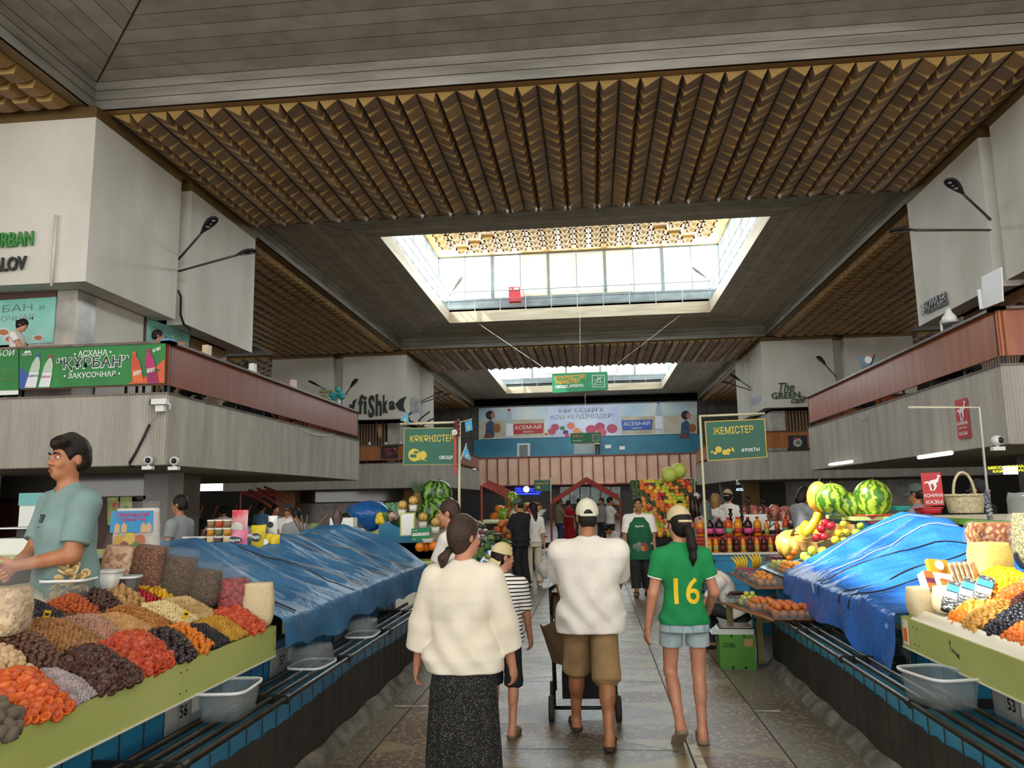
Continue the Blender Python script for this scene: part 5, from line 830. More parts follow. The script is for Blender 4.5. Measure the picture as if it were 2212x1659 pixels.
H(-1, ZL, [(1650, 450), (1740, 350), (1830, 350), (2040, 540), (2040, 560), (1920, 600), (1800, 520)], 'bright_red_apricot', 'red dried apricot in the heap beside the white rice bag', 'red dried apricots by the rice bag', ap_r, None, .036, .4)
H(-1, ZL, [(1490, 520), (1640, 460), (1800, 520), (1910, 600), (1780, 650), (1600, 560)], 'yellow_raisins', 'heap of yellow raisins at the tray edge', None, s_yr, d_yr, .0145, 1, True, 3)
H(-1, ZL, [(1440, 540), (1580, 530), (1770, 650), (1650, 710), (1520, 620)], 'dark_raisins', 'narrow heap of dark raisins beside the yellow ones', None, s_rs, d_rs, .0145, 1, True, 3)
H(-1, ZL, [(1270, 570), (1350, 530), (1440, 540), (1640, 690), (1630, 720), (1530, 750), (1400, 620)], 'light_orange_apricot', 'plump orange dried apricot in the narrow heap beside the prunes', 'plump orange apricots beside the prunes', [bmesh_of(egg(.021, .021, .013), 'apricot', M('apricot_plump', '#d67f1f', .4, col2='#c4661a', ns=15, sss=.1))], None, .034, .5)
H(-1, ZL, [(1130, 590), (1260, 570), (1400, 620), (1520, 750), (1400, 820), (1340, 780), (1200, 660)], 'prune', 'black prune in the heap at the tray edge', 'black prunes', pru, None, .034, 1)
H(-1, ZL, [(345, 380), (520, 300), (620, 320), (760, 420), (750, 460), (600, 450)], 'roasted_kernel', 'orange-brown roasted kernel in the heap right of the black raisins', 'orange-brown roasted kernels', jid, None, .024, 1)
H(-1, ZL, [(600, 290), (700, 265), (830, 290), (930, 380), (800, 410), (680, 340)], 'date', 'dark glossy date in the heap below the stamped biscuits', 'dark dates', dat, None, .03, 1)
H(-1, ZL, [(810, 280), (860, 225), (970, 240), (1080, 320), (1110, 370), (950, 390)], 'tan_fig', 'tan dried fig in the heap beside the red cherries', 'tan dried figs', lfg, None, .04, 1)
H(-1, ZL, [(980, 230), (1040, 240), (1240, 350), (1130, 370), (1080, 310)], 'candied_cherry', 'glossy red candied cherry in the narrow strip', 'red candied cherries', chy, None, .022, 1)
H(-1, ZL, [(1060, 240), (1200, 225), (1400, 250), (1410, 310), (1280, 340), (1150, 270)], 'candied_pineapple', 'heap of glassy yellow candied fruit below the clear bags', None, s_can, d_can, .024, 1, True)
ZR = (1900, 1200, 6.913)
H(1, ZR, [(1000, 940), (1180, 800), (1460, 640), (1700, 640), (1430, 790), (1250, 970), (1180, 1010)], 'bright_apricot', 'bright orange dried apricot in the first compartment of the right tray', 'bright orange apricots in the right tray', [bmesh_of(cup(.02), 'apricot', M('apricot_bright', '#e08414', .4, col2='#d06d10', ns=15, sss=.1))], None, .03, .45, top=.03)
H(1, ZR, [(1200, 1030), (1420, 790), (1900, 680), (2000, 760), (1650, 1000), (1440, 1110)], 'yellow_fig', 'pale golden dried fig in the right tray', 'pale golden figs in the right tray', bmesh_of(lump(.019, .3), 'fig', M('fig_pale', '#cf9c48', .5, col2='#b98432', ns=18)), None, .033, 1, top=.03)
H(1, ZR, [(1520, 1130), (1850, 860), (2157, 720), (2280, 700), (2280, 860), (2157, 900), (1850, 1140), (1780, 1220)], 'black_prune', 'glossy black prune in the right tray', 'black prunes in the right tray', bmesh_of(lump(.017, .3), 'prune', d_rs), None, .029, 1, top=.03)
H(1, ZR, [(1800, 1220), (2000, 1080), (2157, 1010), (2300, 960), (2300, 1360), (2157, 1340), (2080, 1310)], 'orange_kernel', 'round orange-brown kernel at the right edge of the right tray', 'orange kernels in the right tray', bmesh_of(egg(.0135, .0165), 'kernel', M('kernel_orange', '#cf6a1e', .4, col2='#b8551a', ns=16)), None, .028, 1, top=.03)
H(1, ZR, [(1700, 640), (2157, 380), (2280, 330), (2280, 520), (2157, 560), (1950, 680)], 'red_orange_apricot', 'red-orange flat apricot behind the golden figs in the right tray', 'red-orange apricots in the right tray', [bmesh_of(cup(.021), 'apricot', M('apricot_redorange', '#e0661a', .4, col2='#cc5012', ns=15))], None, .033, .48, top=.03)
H(1, ZR, [(1350, 480), (1560, 290), (1900, 200), (2100, 260), (2200, 340), (1700, 620), (1520, 600)], 'candied_slices', 'heap of glassy yellow candied slices in the right tray', None, bmesh_of(lump(.024, .5, 9, 6), 'candy', d_can), M('candied_amber', '#e0a516', .22, col2='#cc8d10', ns=14, sss=.2), .032, 1, True, top=.03)
H(1, ZR, [(1940, 700), (2157, 560), (2260, 520), (2260, 680), (2157, 710), (2010, 780)], 'jujube', 'red-brown jujube in the right tray', 'jujubes in the right tray', bmesh_of(egg(.01, .013), 'jujube', M('jujube_red', '#5e2320', .3, col2='#481814', ns=16)), None, .023, 1, top=.02)
# small price tags and dividers
for (x, y, lab) in ((355, 540, 'small yellow price tag stuck in the walnut halves'), (1430, 525, 'small yellow price tag between cashews and orange apricots')):
    q = bed(x / 3.568, 1200 + y / 3.568, -1); t = thing('price_tag', lab, 'tag', (q[0], q[1], q[2] + .05), .6, rot=(.35, .2, .7)); MB().cbox((0, 0, 0), (.03, .002, .045)).build('card', M('yellow_card', '#e2b81e', .6), t); MB().cbox((0, -.0016, .003), (.018, .001, .012)).build('printed_mark', m_ink, t)
# ---------------------------------------------------------------- clear bags and packs
def bag(label, loc, w, d, h, rz=0, fill=None, top=.35, lean=0, name='filled_bag', film=None, group=None, tilt=0, cat='bag', card=None):
    t = thing(name, label, cat, loc, 0, group, rot=(lean, tilt, rz)); rg = np.random.default_rng(int(abs(loc[0] * 977 + loc[1] * 613) * 10) % 9999)
    def shell(g, hh, topk, crump):
        n, m = 20, 12; b = MB(); v = []; ph = rg.uniform(0, 6, 4)
        for j in range(m + 1):
            z = hh * j / m; s = min(1, .82 + .9 * min(j / m, .3)) * (1 - topk * max(0, j / m - .62) / .38)
            for k in range(n):
                a = 2 * math.pi * k / n; c, q = math.cos(a), math.sin(a); r_ = 1 + crump * math.sin(3 * a + ph[0] + z * 22) * math.sin(z * 40 + ph[1] + 2 * a); v.append((math.copysign(abs(c) ** .6, c) * w / 2 * s * g * r_, math.copysign(abs(q) ** .6, q) * d / 2 * s * g * r_, z + crump * .05 * math.sin(5 * a + ph[2]) * (j == m)))
        f = [(j * n + k, j * n + (k + 1) % n, (j + 1) * n + (k + 1) % n, (j + 1) * n + k) for j in range(m) for k in range(n)] + [tuple(range(n))[::-1], tuple(range(m * n, m * n + n))]; return b.add(v, f)
    shell(.97, h * (1 - top * .75), .12, .03).build('contents', fill, t, True)
    if film is not False: shell(1.03, h, .12, .07).build('film', film or m_film, t, True)
    if card: b = MB(); b.add([(-w * .36, -d * .53, h * card[1]), (w * .36, -d * .53, h * card[1]), (w * .36, -d * .5, h * card[2]), (-w * .36, -d * .5, h * card[2])], [(0, 1, 2, 3)]); b.build('label_card', card[0], t)
    return t
def mix(name, cols, scale, rough=.55):
    """loose dry goods seen through film: cells of several colours"""
    m = M(name, cols[0], rough, bump=.8, bs=scale * .9); n = m.node_tree.nodes; l = m.node_tree.links; v = n.new('ShaderNodeTexVoronoi'); v.inputs['Scale'].default_value = scale; tc = n.new('ShaderNodeTexCoord'); l.new(tc.outputs['Object'], v.inputs['Vector']); s = n.new('ShaderNodeSeparateColor'); l.new(v.outputs['Color'], s.inputs[0]); r = n.new('ShaderNodeValToRGB'); r.color_ramp.interpolation = 'CONSTANT'; e = r.color_ramp.elements
    e[0].color = lin(cols[0]); e[1].color = lin(cols[-1]); e[1].position = 1 - 1 / len(cols)
    for i in range(1, len(cols) - 1): q = e.new(i / len(cols)); q.color = lin(cols[i])
    l.new(s.outputs[0], r.inputs[0]); l.new(r.outputs[0], n['Principled BSDF'].inputs['Base Color']); return m
x_herb = mix('dried_herbs', ['#3b2a18', '#5b3f22', '#2a2013', '#73532c', '#43341c'], 130); x_herb2 = mix('spice_mix', ['#6b3318', '#8a4a20', '#4a2a14', '#9a6a2c', '#5e2413'], 110); x_pep = mix('red_pods', ['#8f1f22', '#6e1419', '#a83038', '#741c22'], 60, .3); x_rice = M('rice_grains', '#d9c8a6', .7, col2='#cdb98f', ns=160, contrast=(.45, .55), bump=.3, bs=250); x_nut = mix('raw_nuts', ['#d8c3a4', '#c7ac88', '#b5997a', '#cdb596'], 42); x_ban = mix('banana_chips', ['#d8c48c', '#c9b274', '#e3d3a2', '#b99f62'], 48); x_gin = mix('dried_ginger', ['#cf9d80', '#e2bf9c', '#b87c62', '#dcb48f'], 38); x_seed = mix('green_seeds', ['#6d6334', '#9a8a4c', '#4f4a26', '#c2ae6e', '#7f7440'], 110); x_corn = M('corn_grits', '#d8b868', .7, col2='#cba750', ns=140, contrast=(.45, .55), bump=.3, bs=220); x_apl = mix('dried_apple_rings', ['#c9722c', '#e0a252', '#a84a1c', '#eabf7c', '#b85a24'], 42); x_sun = mix('black_seeds', ['#16161a', '#24242a', '#0d0d10', '#c9c9c6'], 120, .35)
bag('upright bag of white rice on the corner of the left tray', (-2.14, 4.92, .93), .2, .14, .27, .3, x_rice, .05, film=False, name='rice_bag')
bag('clear bag of red dried pods beside the rice bag', (-2.3, 4.9, 1.0), .2, .16, .3, .2, x_pep, .35)
for i, (x, y, z, w_, h_, fl, lab) in enumerate(((-2.46, 4.82, 1.07, .19, .26, x_herb, 'clear bag of brown herbs next to the red pods'), (-2.62, 4.78, 1.12, .21, .3, x_herb, 'taller clear bag of brown herbs in the middle of the row'), (-2.8, 4.74, 1.18, .21, .32, x_herb2, 'clear bag of reddish spice mix at the left of the herb bags'))): bag(lab, (x, y, z), w_, .17, h_, .3, fl, .25, lean=.05, tilt=.14)
bag('clear bag of pale pink ginger slices', (-2.97, 4.7, 1.22), .2, .16, .29, .2, x_gin, .3, tilt=.12)
t = tub('clear square tub with a dark spice filling behind the ginger bag', (-3.05, 4.62, 1.17), .17, .15, .13, .1, fill=x_herb)
bag('tall open clear bag of pale banana chips beside the tea bag', (-3.12, 4.45, 1.2), .2, .16, .36, 0, x_ban, .45)
bag('clear bag of whole shelled nuts at the left edge in front of the seller', (-2.62, 3.3, 1.14), .24, .2, .34, .1, x_nut, .55)
tb = bag('large clear bag with a printed oriental tea label behind the banana chips', (-3.02, 4.98, 1.22), .3, .14, .5, .12, M('tea_print', '#e8e0da', .5, col2='#d9cfc8', ns=8), .12)
mt = face((-.14, -.079, .0), (1, 0, 0), (0, 0, 1)); sky_ = M('label_sky', '#3f9bd0', .5); MB().poly(flat([(.0, .3), (.28, .3), (.28, .44), (0, .44)], mt, .004)).build('printed_sky', sky_, tb); lettering('Самаркандский', 'lettering', M('label_pink', '#c84a86', .5), tb, mt, .03, .405, .04, width=.22, bold=.01, extrude=.0005); lettering('горный чай', 'lettering', M('label_pink', '#c84a86', .5), tb, mt, .06, .375, .036, width=.17, bold=.01, extrude=.0005)
for u in (.03, .075, .2, .235): MB().poly(flat([(u, .3), (u + .035, .3), (u + .035, .345), (u + .0175, .365), (u, .345)], mt, .0055)).build('printed_dome', M('label_sand', '#d8b48c', .5), tb)
for i, (u, v, r_, c_) in enumerate(((.06, .25, .035, '#d8a01e'), (.13, .26, .04, '#e0c23a'), (.2, .25, .035, '#c8621e'), (.1, .215, .03, '#8a2a3a'), (.18, .21, .03, '#4f8a2e'))): MB().poly(flat(circ(u, v, r_, 12), mt, .006 + .0006 * i)).build('printed_fruit', M('label_%d' % i, c_, .5), tb)
for k in range(5): lettering('Саусақ шай 100 %', 'small_print', M('label_red', '#b03a44', .5), tb, mt, .05, .165 - k * .024, .02, width=.18, extrude=.0003)
# stamped biscuits in a clear tub
tt = tub('clear tub piled with round stamped cream biscuits', (-2.9, 4.15, 1.17), .24, .2, .13, .15); bm_ = M('biscuit', '#d8c08a', .7, col2='#c8ab70', ns=14); bs_ = M('biscuit_stamp', '#a88452', .8)
def biscuit(b): b.lathe([(.022, -.005), (.026, -.002), (.026, .003), (.023, .006), (.019, .004)], 14); b.mi = 1; b.lathe([(.011, .0045), (.014, .0065), (.011, .0068)], 10)
bi = MB(); biscuit(bi); bo_ = bi.build('biscuit', [bm_, bs_], None, True); bme = bo_.data; bpy.data.objects.remove(bo_)
for k in range(58):
    a = RNG.uniform(0, 6.28); z = .02 + .2 * (k / 58); rr = RNG.uniform(0, 1) ** .5 * (.095 if z < .12 else .1 * (1.0 - (z - .12) / .13) + .02); o = link('stamped_biscuit', bme, None, (-2.9 + rr * math.cos(a), 4.15 + rr * .85 * math.sin(a), 1.17 + z)); o.rotation_euler = (RNG.uniform(-1, 1) + .5, RNG.uniform(-.8, .8), a); tag(o, 'round cream biscuit with a stamped ring, in the clear tub', 'biscuit', 'stamped biscuits in the tub')
tub('empty milky plastic tub right of the biscuits', (-2.86, 4.42, 1.2), .17, .15, .12, .1, mat=M('milky_tub', '#dcdcd8', .35)); tub('clear tub with a dark printed box beside the milky tub', (-2.78, 4.5, 1.18), .15, .13, .1, .2, fill=M('purple_dark', '#2e1a26', .5))
tub('wide clear tub of raisins behind the seller\'s elbow', (-3.25, 4.75, 1.2), .3, .24, .18, .1, fill=M('grey_raisin', '#77716c', .6, col2='#4a4446', ns=30))
# right tray goods
bag('squat bag of pale rice at the end of the right tray', (2.0, 5.2, .93), .15, .14, .18, .2, x_rice, .05, film=False, name='rice_bag'); bag('second squat bag of pale rice leaning on the first', (2.13, 5.12, .96), .16, .15, .16, .5, x_rice, .05, film=False, name='rice_bag')
bag('big clear bag of green seeds with a yellow card at the right edge', (2.98, 5.55, 1.17), .42, .3, .5, -.1, x_seed, .36, card=(M('yellow_label', '#e5a622', .5), .74, .95)); bag('wide clear bag of dried apple rings lying behind the tarpaulin end', (3.06, 6.35, 1.26), .44, .34, .2, .3, x_apl, .1); bag('triangular bag of yellow corn grits on the right tray', (2.6, 5.55, 1.1), .26, .22, .25, .3, x_corn, .02, film=False)
for i in range(3):
    t = bag(['clear pack of black sunflower seeds nearest the tray edge', 'clear pack of black sunflower seeds in the middle of the three', 'clear pack of black sunflower seeds at the back of the three'][i], (2.06 + .07 * i, 4.96 - .04 * i, .99 + .02 * i), .1, .05, .24, -.5, x_sun, .06, lean=-.9, tilt=.3); MB().cbox((0, -.03, .16), (.08, .004, .05)).build('blue_label', M('label_blue', '#3f86c4', .5), t); MB().cbox((0, -.03, .1), (.085, .004, .05)).build('white_label', m_paper, t)
for i in range(5): bag('thin clear pack of nut brittle standing in a row with others' , (2.3 + .035 * i, 5.3 + .012 * i, 1.05), .15, .02, .2, .9, x_nut, .06, group='packs of brittle in a row', lean=-.25)
t = thing('dried_cheese_pack', 'orange pack with a white handle hole and a red label, beside the brittle packs', 'pack', (2.22, 5.36, 1.04), rot=(-.35, .1, .35)); MB().cbox((0, 0, .11), (.15, .03, .22)).build('pack', M('pack_orange', '#d99a2a', .4), t); MB().cbox((.0, -.018, .1), (.08, .006, .06)).build('red_label', M('label_wine', '#9c1a26', .4), t); lettering('Zoms', 'lettering', m_paper, t, face((-.035, -.022, .085), (1, 0, 0), (0, 0, 1)), 0, 0, .03, bold=.01, extrude=.001); MB().lathe([(.018, 0), (.032, 0), (.032, .004), (.018, .004)], 16, mat=Matrix.Translation((0, -.018, .18)) @ Matrix.Rotation(math.pi / 2, 4, 'X')).build('handle_hole', m_paper, t)
t = thing('spice_carton', 'white and orange carton with a vegetable picture lying on the right tray', 'box', (2.12, 5.22, 1.12), rot=(-.5, .15, .3)); MB().cbox((0, 0, 0), (.2, .06, .12)).build('carton', m_paper, t)
for a, c, m_ in (((-.1, -.06), (-.04, .06), M('carton_orange', '#d8622a', .5)), ((-.1, -.02), (-.04, .015), M('carton_purple', '#4a2a7a', .5)), ((.0, -.035), (.07, .02), M('carton_food', '#7a8a3a', .5, col2='#c0402a', ns=40))): MB().box((a[0], -.034 - .0008 * (m_.name[-1] == 'e'), a[1]), (c[0], -.03, c[1])).build('printed_panel', m_, t)
t = thing('printed_leaflet', 'small white and orange price slip hanging on the end of the right board', 'leaflet', (0, 0, 0)); MB().box((1.912, 5.2, .75), (1.916, 5.27, .9)).build('paper', M('slip_cream', '#e8dcc0', .6), t); [MB().box((1.908, 5.212 + .013 * k, .77), (1.912, 5.216 + .013 * k, .85)).build('printed_line', M('carton_orange', '#d8622a', .5), t) for k in range(4)]
# ---------------------------------------------------------------- blue tarpaulins
def tarp_mat(name, c1, c2, c3, rough): 
    m = M(name, c1, rough, col2=c2, ns=2.6, stretch=(1, 1, 1), contrast=(.3, .72), bump=.5, bs=26, spec=.5); return m
def tarp(label, mat, sd, y0, y1, prof, name='tarpaulin'):
    """prof(y) -> list of (x, z) from the hem over the front edge to the back; sd mirrors x"""
    b = MB(); ny = 150; rows = []
    for i in range(ny + 1):
        y = y0 + (y1 - y0) * i / ny; P = [Vector((p[0], 0, p[1])) for p in prof(y)]; L = [0]
        for a, c in zip(P, P[1:]): L.append(L[-1] + (c - a).length)
        row = []
        for j in range(61):
            s = L[-1] * j / 60; k = max(q for q in range(len(L) - 1) if L[q] <= s + 1e-9); p = P[k].lerp(P[k + 1], (s - L[k]) / (L[k + 1] - L[k] + 1e-9)); v = j / 60
            wv = .022 * math.sin(y * 5.1 + 3.5 * v + 2 * math.sin(v * 5)) + .013 * math.sin(y * 12.5 - v * 9) + .008 * math.sin(y * 27 + v * 14 + 3 * math.sin(y * 3)) + .005 * math.sin(y * 55 + 20 * v); fr = .6 if v < .28 else 1
            row.append((sd * (p.x - .5 * wv * fr), y + .02 * math.sin(v * 17 + y * 4), p.z + wv * (.25 if v < .2 else 1)))
        rows.append(row)
    v = [q for r in rows for q in r]; b.add(v, [(i * 61 + j, (i + 1) * 61 + j, (i + 1) * 61 + j + 1, i * 61 + j + 1)[::sd] for i in range(ny) for j in range(60)]); t = thing(name, label, 'tarpaulin', (0, 0, 0)); b.build('sheet', mat, t, True); return t, rows
def ip(y, ys, vs): return float(np.interp(y, ys, vs))
def sm(y, ys, vs): # smooth interpolation
    return sum(ip(y + q, ys, vs) for q in (-.12, -.06, 0, .06, .12)) / 5
def profL(y):
    zr = sm(y, [4.95, 5.25, 5.7, 6.05, 6.4, 6.9, 7.3, 7.9, 8.5, 8.9, 9.3, 9.7, 9.95], [1.34, 1.45, 1.44, 1.34, 1.38, 1.31, 1.37, 1.4, 1.35, 1.4, 1.46, 1.3, .95]); zh = sm(y, [4.95, 5.3, 5.9, 6.6, 7.4, 8.3, 9.9], [.76, .76, .7, .75, .72, .7, .62]) + .02 * math.sin(y * 9); zc = .955 if y < 9.4 else .955 - (y - 9.4) * .3
    return [(1.985 + .02 * math.sin(y * 7), zh), (1.985, (zh + zc) / 2), (2.0, zc), (2.45, zc + (zr - zc) * .45 + .04 * math.sin(y * 4.2)), (2.95, zr), (3.3, zr - .02), (3.6, .95)]
m_tL = tarp_mat('tarp_faded_blue', '#1f5684', '#3d78a4', None, .42); m_tR = tarp_mat('tarp_bright_blue', '#1f5fb8', '#2f70c6', None, .3)
tL, rL = tarp('faded blue tarpaulin roped over the goods on the left counter', m_tL, -1, 4.97, 9.95, profL)
def profR(y):
    zr = sm(y, [5.35, 5.7, 6.1, 6.8, 7.2, 7.6, 8.0, 8.35, 8.5], [1.0, 1.08, 1.18, 1.27, 1.34, 1.44, 1.5, 1.47, 1.1]); zh = sm(y, [5.3, 5.45, 5.95, 6.02, 6.2, 6.9, 7.2, 7.9, 8.2], [.54, .53, .5, .6, .66, .64, .62, .7, .72]); zc = .925; xr = sm(y, [5.35, 6.2, 8.3], [2.6, 2.85, 3.05])
    return [(1.85 + .025 * math.sin(y * 8), zh), (1.87, (zh + zc) / 2), (1.89, zc), (2.3, zc + (zr - zc) * .38), (xr, zr), (xr + .3, zr - .03), (xr + .5, 1.0)]
tR, rR = tarp('bright blue tarpaulin roped over the goods on the right counter', m_tR, 1, 5.33, 8.2, profR)
def rope(rows, i0, i1, t, mat, name='rope', r=.005, end=None):
    pts = []; n = 24
    for k in range(n + 1):
        v = k / n; i = int(round(i0 + (i1 - i0) * v)); j = int(round(6 + 44 * v)); p = rows[i][j]; pts.append((p[0] - .003 * (1 if p[0] > 0 else -1), p[1], p[2] + .007))
    if end: pts = [end] + pts
    MB().tube(pts, r, 6).build(name, mat, t, True)
m_rope = M('dark_cord', '#2e2a28', .9); m_rope2 = M('grey_cord', '#8b8074', .9); m_rope3 = M('pale_cord', '#d5cdbf', .9)
for i0, i1, m_ in ((8, 3, m_rope), (47, 34, m_rope), (58, 50, m_rope2), (82, 66, m_rope2), (92, 80, m_rope2), (104, 88, m_rope2), (112, 100, m_rope2)): rope(rL, i0, i1, tL, m_)
for i0, i1, m_ in ((140, 138, m_rope3), (95, 112, m_rope3), (90, 84, m_rope), (58, 62, m_rope), (44, 44, m_rope)): rope(rR, i0, i1, tR, m_)
# ================================================================ FRUIT STALL AND BOTTLES ON THE RIGHT
def fr(name, c, c2, r, sy=1., ns=6, rough=.35, dim=.12, stem=None):
    m = M('skin_of_' + name, c, rough, col2=c2, ns=ns / r * .05, contrast=(.35, .65)); b = MB(); b.lathe([(r * .05, -r * sy * .88), (r * .45, -r * sy * .93), (r * .8, -r * sy * .62), (r, -r * sy * .05), (r * .93, r * sy * .42), (r * .62, r * sy * .84), (r * .3, r * sy * (1 - dim * .5)), (r * .06, r * sy * (1 - dim * 1.6))], 16); o = b.build(name, m, None, True); return o
def place(me, name, label, cat, pts, group=None, tilt=.5, sc=(.9, 1.1), stemm=None):
    for p in pts:
        o = link(name, me); o.location = p[:3]; o.rotation_euler = (RNG.uniform(-tilt, tilt), RNG.uniform(-tilt, tilt), RNG.uniform(0, 6.28)); s = RNG.uniform(*sc); o.scale = (s, s, s); tag(o, label, cat, group)
        if stemm is not None: link('stem', stemm, o)
def mesh_of(o): me = o.data; bpy.data.objects.remove(o); return me
def stackpts(x0, x1, y0, y1, z, g, layers, jit=.12):
    out = []
    for L in range(layers):
        nx = int((x1 - x0 - L * g) / g + 1e-6); ny = int((y1 - y0 - L * g) / g + 1e-6)
        for i in range(nx):
            for j in range(ny): out.append((x0 + (i + .5 + L * .5) * g + RNG.uniform(-jit, jit) * g, y0 + (j + .5 + L * .5) * g + RNG.uniform(-jit, jit) * g, z + g * .5 + L * g * .72))
    return out
stem_me = bmesh_of(lambda b: b.tube([(0, 0, .0), (.002, 0, .045)], .0022, 5), 'stem', M('stem_brown', '#5a4326', .8))
def clear_box(label, x0, x1, y0, y1, z, h=.07):
    t = thing('clear_fruit_box', label, 'box', ((x0 + x1) / 2, (y0 + y1) / 2, z)); w, d = x1 - x0, y1 - y0; b = MB(); e = .004
    for a, c in (((-w / 2, -d / 2, 0), (w / 2, d / 2, e)), ((-w / 2, -d / 2, 0), (w / 2, -d / 2 + e, h)), ((-w / 2, d / 2 - e, 0), (w / 2, d / 2, h)), ((-w / 2, -d / 2, 0), (-w / 2 + e, d / 2, h)), ((w / 2 - e, -d / 2, 0), (w / 2, d / 2, h))): b.box(a, c)
    b.build('box_wall', m_clear, t); return t
# lower tier resting on the pipes, upper tier shelf behind it
t = thing('fruit_shelf', 'thin wooden board carrying the lower tier of peaches and plums', 'shelf', (0, 0, 0)); b = MB(); b.add([(1.3, 8.55, .58), (1.55, 7.3, .58), (1.98, 7.3, .58), (1.98, 8.75, .58)], [(0, 1, 2, 3)]); b.add([(1.3, 8.55, .592), (1.55, 7.3, .592), (1.98, 7.3, .592), (1.98, 8.75, .592)], [(3, 2, 1, 0)]); b.tube([(1.3, 8.55, .586), (1.55, 7.3, .586)], .01, 6); b.build('board', m_wood2, t); MB().box((1.35, 8.5, .0), (1.41, 8.56, .58)).build('leg', M('old_yellow_post', '#a39a58', .7, col2='#7a7040', ns=6), t)
t = thing('fruit_rack', 'raised rack under the upper tier of boxed fruit', 'shelf', (0, 0, 0)); b = MB(); b.box((1.6, 8.2, .76), (2.8, 9.8, .78)); b.build('rack_board', m_wood2, t); b = MB(); b.add([(2.05, 8.2, .8), (2.05, 10.2, .8), (3.1, 10.2, 1.32), (3.1, 8.2, 1.32)], [(0, 1, 2, 3)]); b.box((1.85, 8.38, 0), (3.2, 8.46, .76)); b.box((3.05, 8.2, .0), (3.15, 10.2, 1.32)); b.box((1.9, 10.1, 0), (3.1, 10.2, .78)); b.build('stepped_stand', m_bluet, t)
peach = mesh_of(fr('peach', '#d98a3a', '#b8432e', .036, .95, 9, .6)); nect = mesh_of(fr('nectarine', '#c23a28', '#e0a03c', .033, .95, 9)); pear = mesh_of(fr('green_plum', '#c5c65a', '#b3b448', .028, 1.)); plum = mesh_of(fr('plum', '#5d2440', '#7a3552', .025)); aprc = mesh_of(fr('apricot', '#e0963a', '#d8832c', .024)); tomr = mesh_of(fr('red_apple', '#b5202a', '#8f1420', .04, .95, stem=1)); gapp = mesh_of(fr('green_apple', '#a9b52c', '#8fa324', .041, .92)); yapp = mesh_of(fr('quince', '#bfc04a', '#a8ad3a', .046, 1.1)); yel = mesh_of(fr('yellow_apple', '#dcc02a', '#c9b02c', .04, .95)); mand = mesh_of(fr('mandarin', '#e0761a', '#d4680f', .034, .85)); cher = mesh_of(fr('cherry', '#2c0c12', '#4a101a', .0125)); grap = mesh_of(fr('grape', '#43202c', '#5a2c3a', .013)); grpg = mesh_of(fr('grape', '#9aa63c', '#84942c', .013)); rasp = mesh_of(fr('raspberry', '#a8182c', '#8a1022', .012)); orng = mesh_of(fr('orange', '#e0801c', '#d87412', .06))
clear_box('clear box of blushed peaches at the near end of the lower tier', 1.56, 1.95, 7.32, 7.8, .592, .08); place(peach, 'peach', 'blushed peach in the near box of the lower tier', 'fruit', stackpts(1.57, 1.94, 7.34, 7.78, .596, .073, 2), 'peaches in the near box')
clear_box('clear box of orange-red nectarines in the lower tier', 1.46, 1.78, 7.82, 8.16, .592, .08); place(nect, 'nectarine', 'orange-red nectarine in the middle box of the lower tier', 'fruit', stackpts(1.47, 1.77, 7.83, 8.15, .596, .068, 2), 'nectarines in the lower tier')
clear_box('clear box of pale green plums in the lower tier', 1.42, 1.68, 8.18, 8.42, .592, .08); place(pear, 'green_plum', 'pale green plum in the lower tier', 'fruit', stackpts(1.43, 1.67, 8.19, 8.41, .596, .057, 3), 'green plums in the lower tier')
clear_box('clear box of dark cherries at the far end of the lower tier', 1.36, 1.62, 8.44, 8.66, .592, .08); place(cher, 'cherry', 'dark cherry in the far box of the lower tier', 'fruit', stackpts(1.37, 1.61, 8.45, 8.65, .63, .028, 3), 'cherries in the lower tier')
clear_box('clear box of dark plums behind the cherries', 1.7, 1.95, 8.2, 8.6, .592, .07); place(plum, 'plum', 'dark plum behind the cherries', 'fruit', stackpts(1.71, 1.94, 8.22, 8.58, .596, .052, 1), 'plums behind the cherries')
U = .78
for (x0, x1, y0, y1, me, nm, g, L, lab, gl) in ((1.62, 1.86, 8.2, 8.42, nect, 'nectarine', .066, 2, 'red and cream nectarine at the near end of the upper tier', 'nectarines in the upper tier'), (1.62, 1.88, 8.44, 8.74, aprc, 'apricot', .05, 3, 'small golden apricot in the upper tier', 'apricots in the upper tier'), (1.62, 1.88, 8.76, 9.0, tomr, 'red_apple', .075, 1, 'shiny red apple in the front of the upper tier', 'red apples in the upper tier'), (1.62, 1.86, 9.02, 9.26, plum, 'plum', .052, 2, 'purple plum in the upper tier', 'plums in the upper tier'), (1.62, 1.86, 9.3, 9.56, rasp, 'raspberry', .027, 2, 'raspberry in the far box of the upper tier', 'raspberries in the upper tier'), (1.9, 2.2, 8.25, 8.7, aprc, 'apricot', .05, 3, 'golden apricot in the second row of the upper tier', 'apricots in the second row'), (1.9, 2.2, 8.72, 9.1, pear, 'green_plum', .057, 2, 'yellow-green plum in the second row of the upper tier', 'green plums in the second row')):
    z = U + (.1 if x0 > 1.8 else 0); clear_box('clear box holding the ' + gl, x0, x1, y0, y1, z, .08); place(me, nm, lab, 'fruit', stackpts(x0 + .01, x1 - .01, y0 + .01, y1 - .01, z + .004 + (.03 if nm == 'raspberry' else 0), g, L), gl)
clear_box('clear box of dark and green grapes behind the bananas', 1.95, 2.25, 9.2, 9.6, .88, .09); P = stackpts(1.96, 2.24, 9.22, 9.58, .93, .029, 3); place(grap, 'grape', 'dark purple grape in the box behind the bananas', 'fruit', P[::2], 'dark grapes'); place(grpg, 'green_grape', 'green grape in the box behind the bananas', 'fruit', P[1::2], 'green grapes')
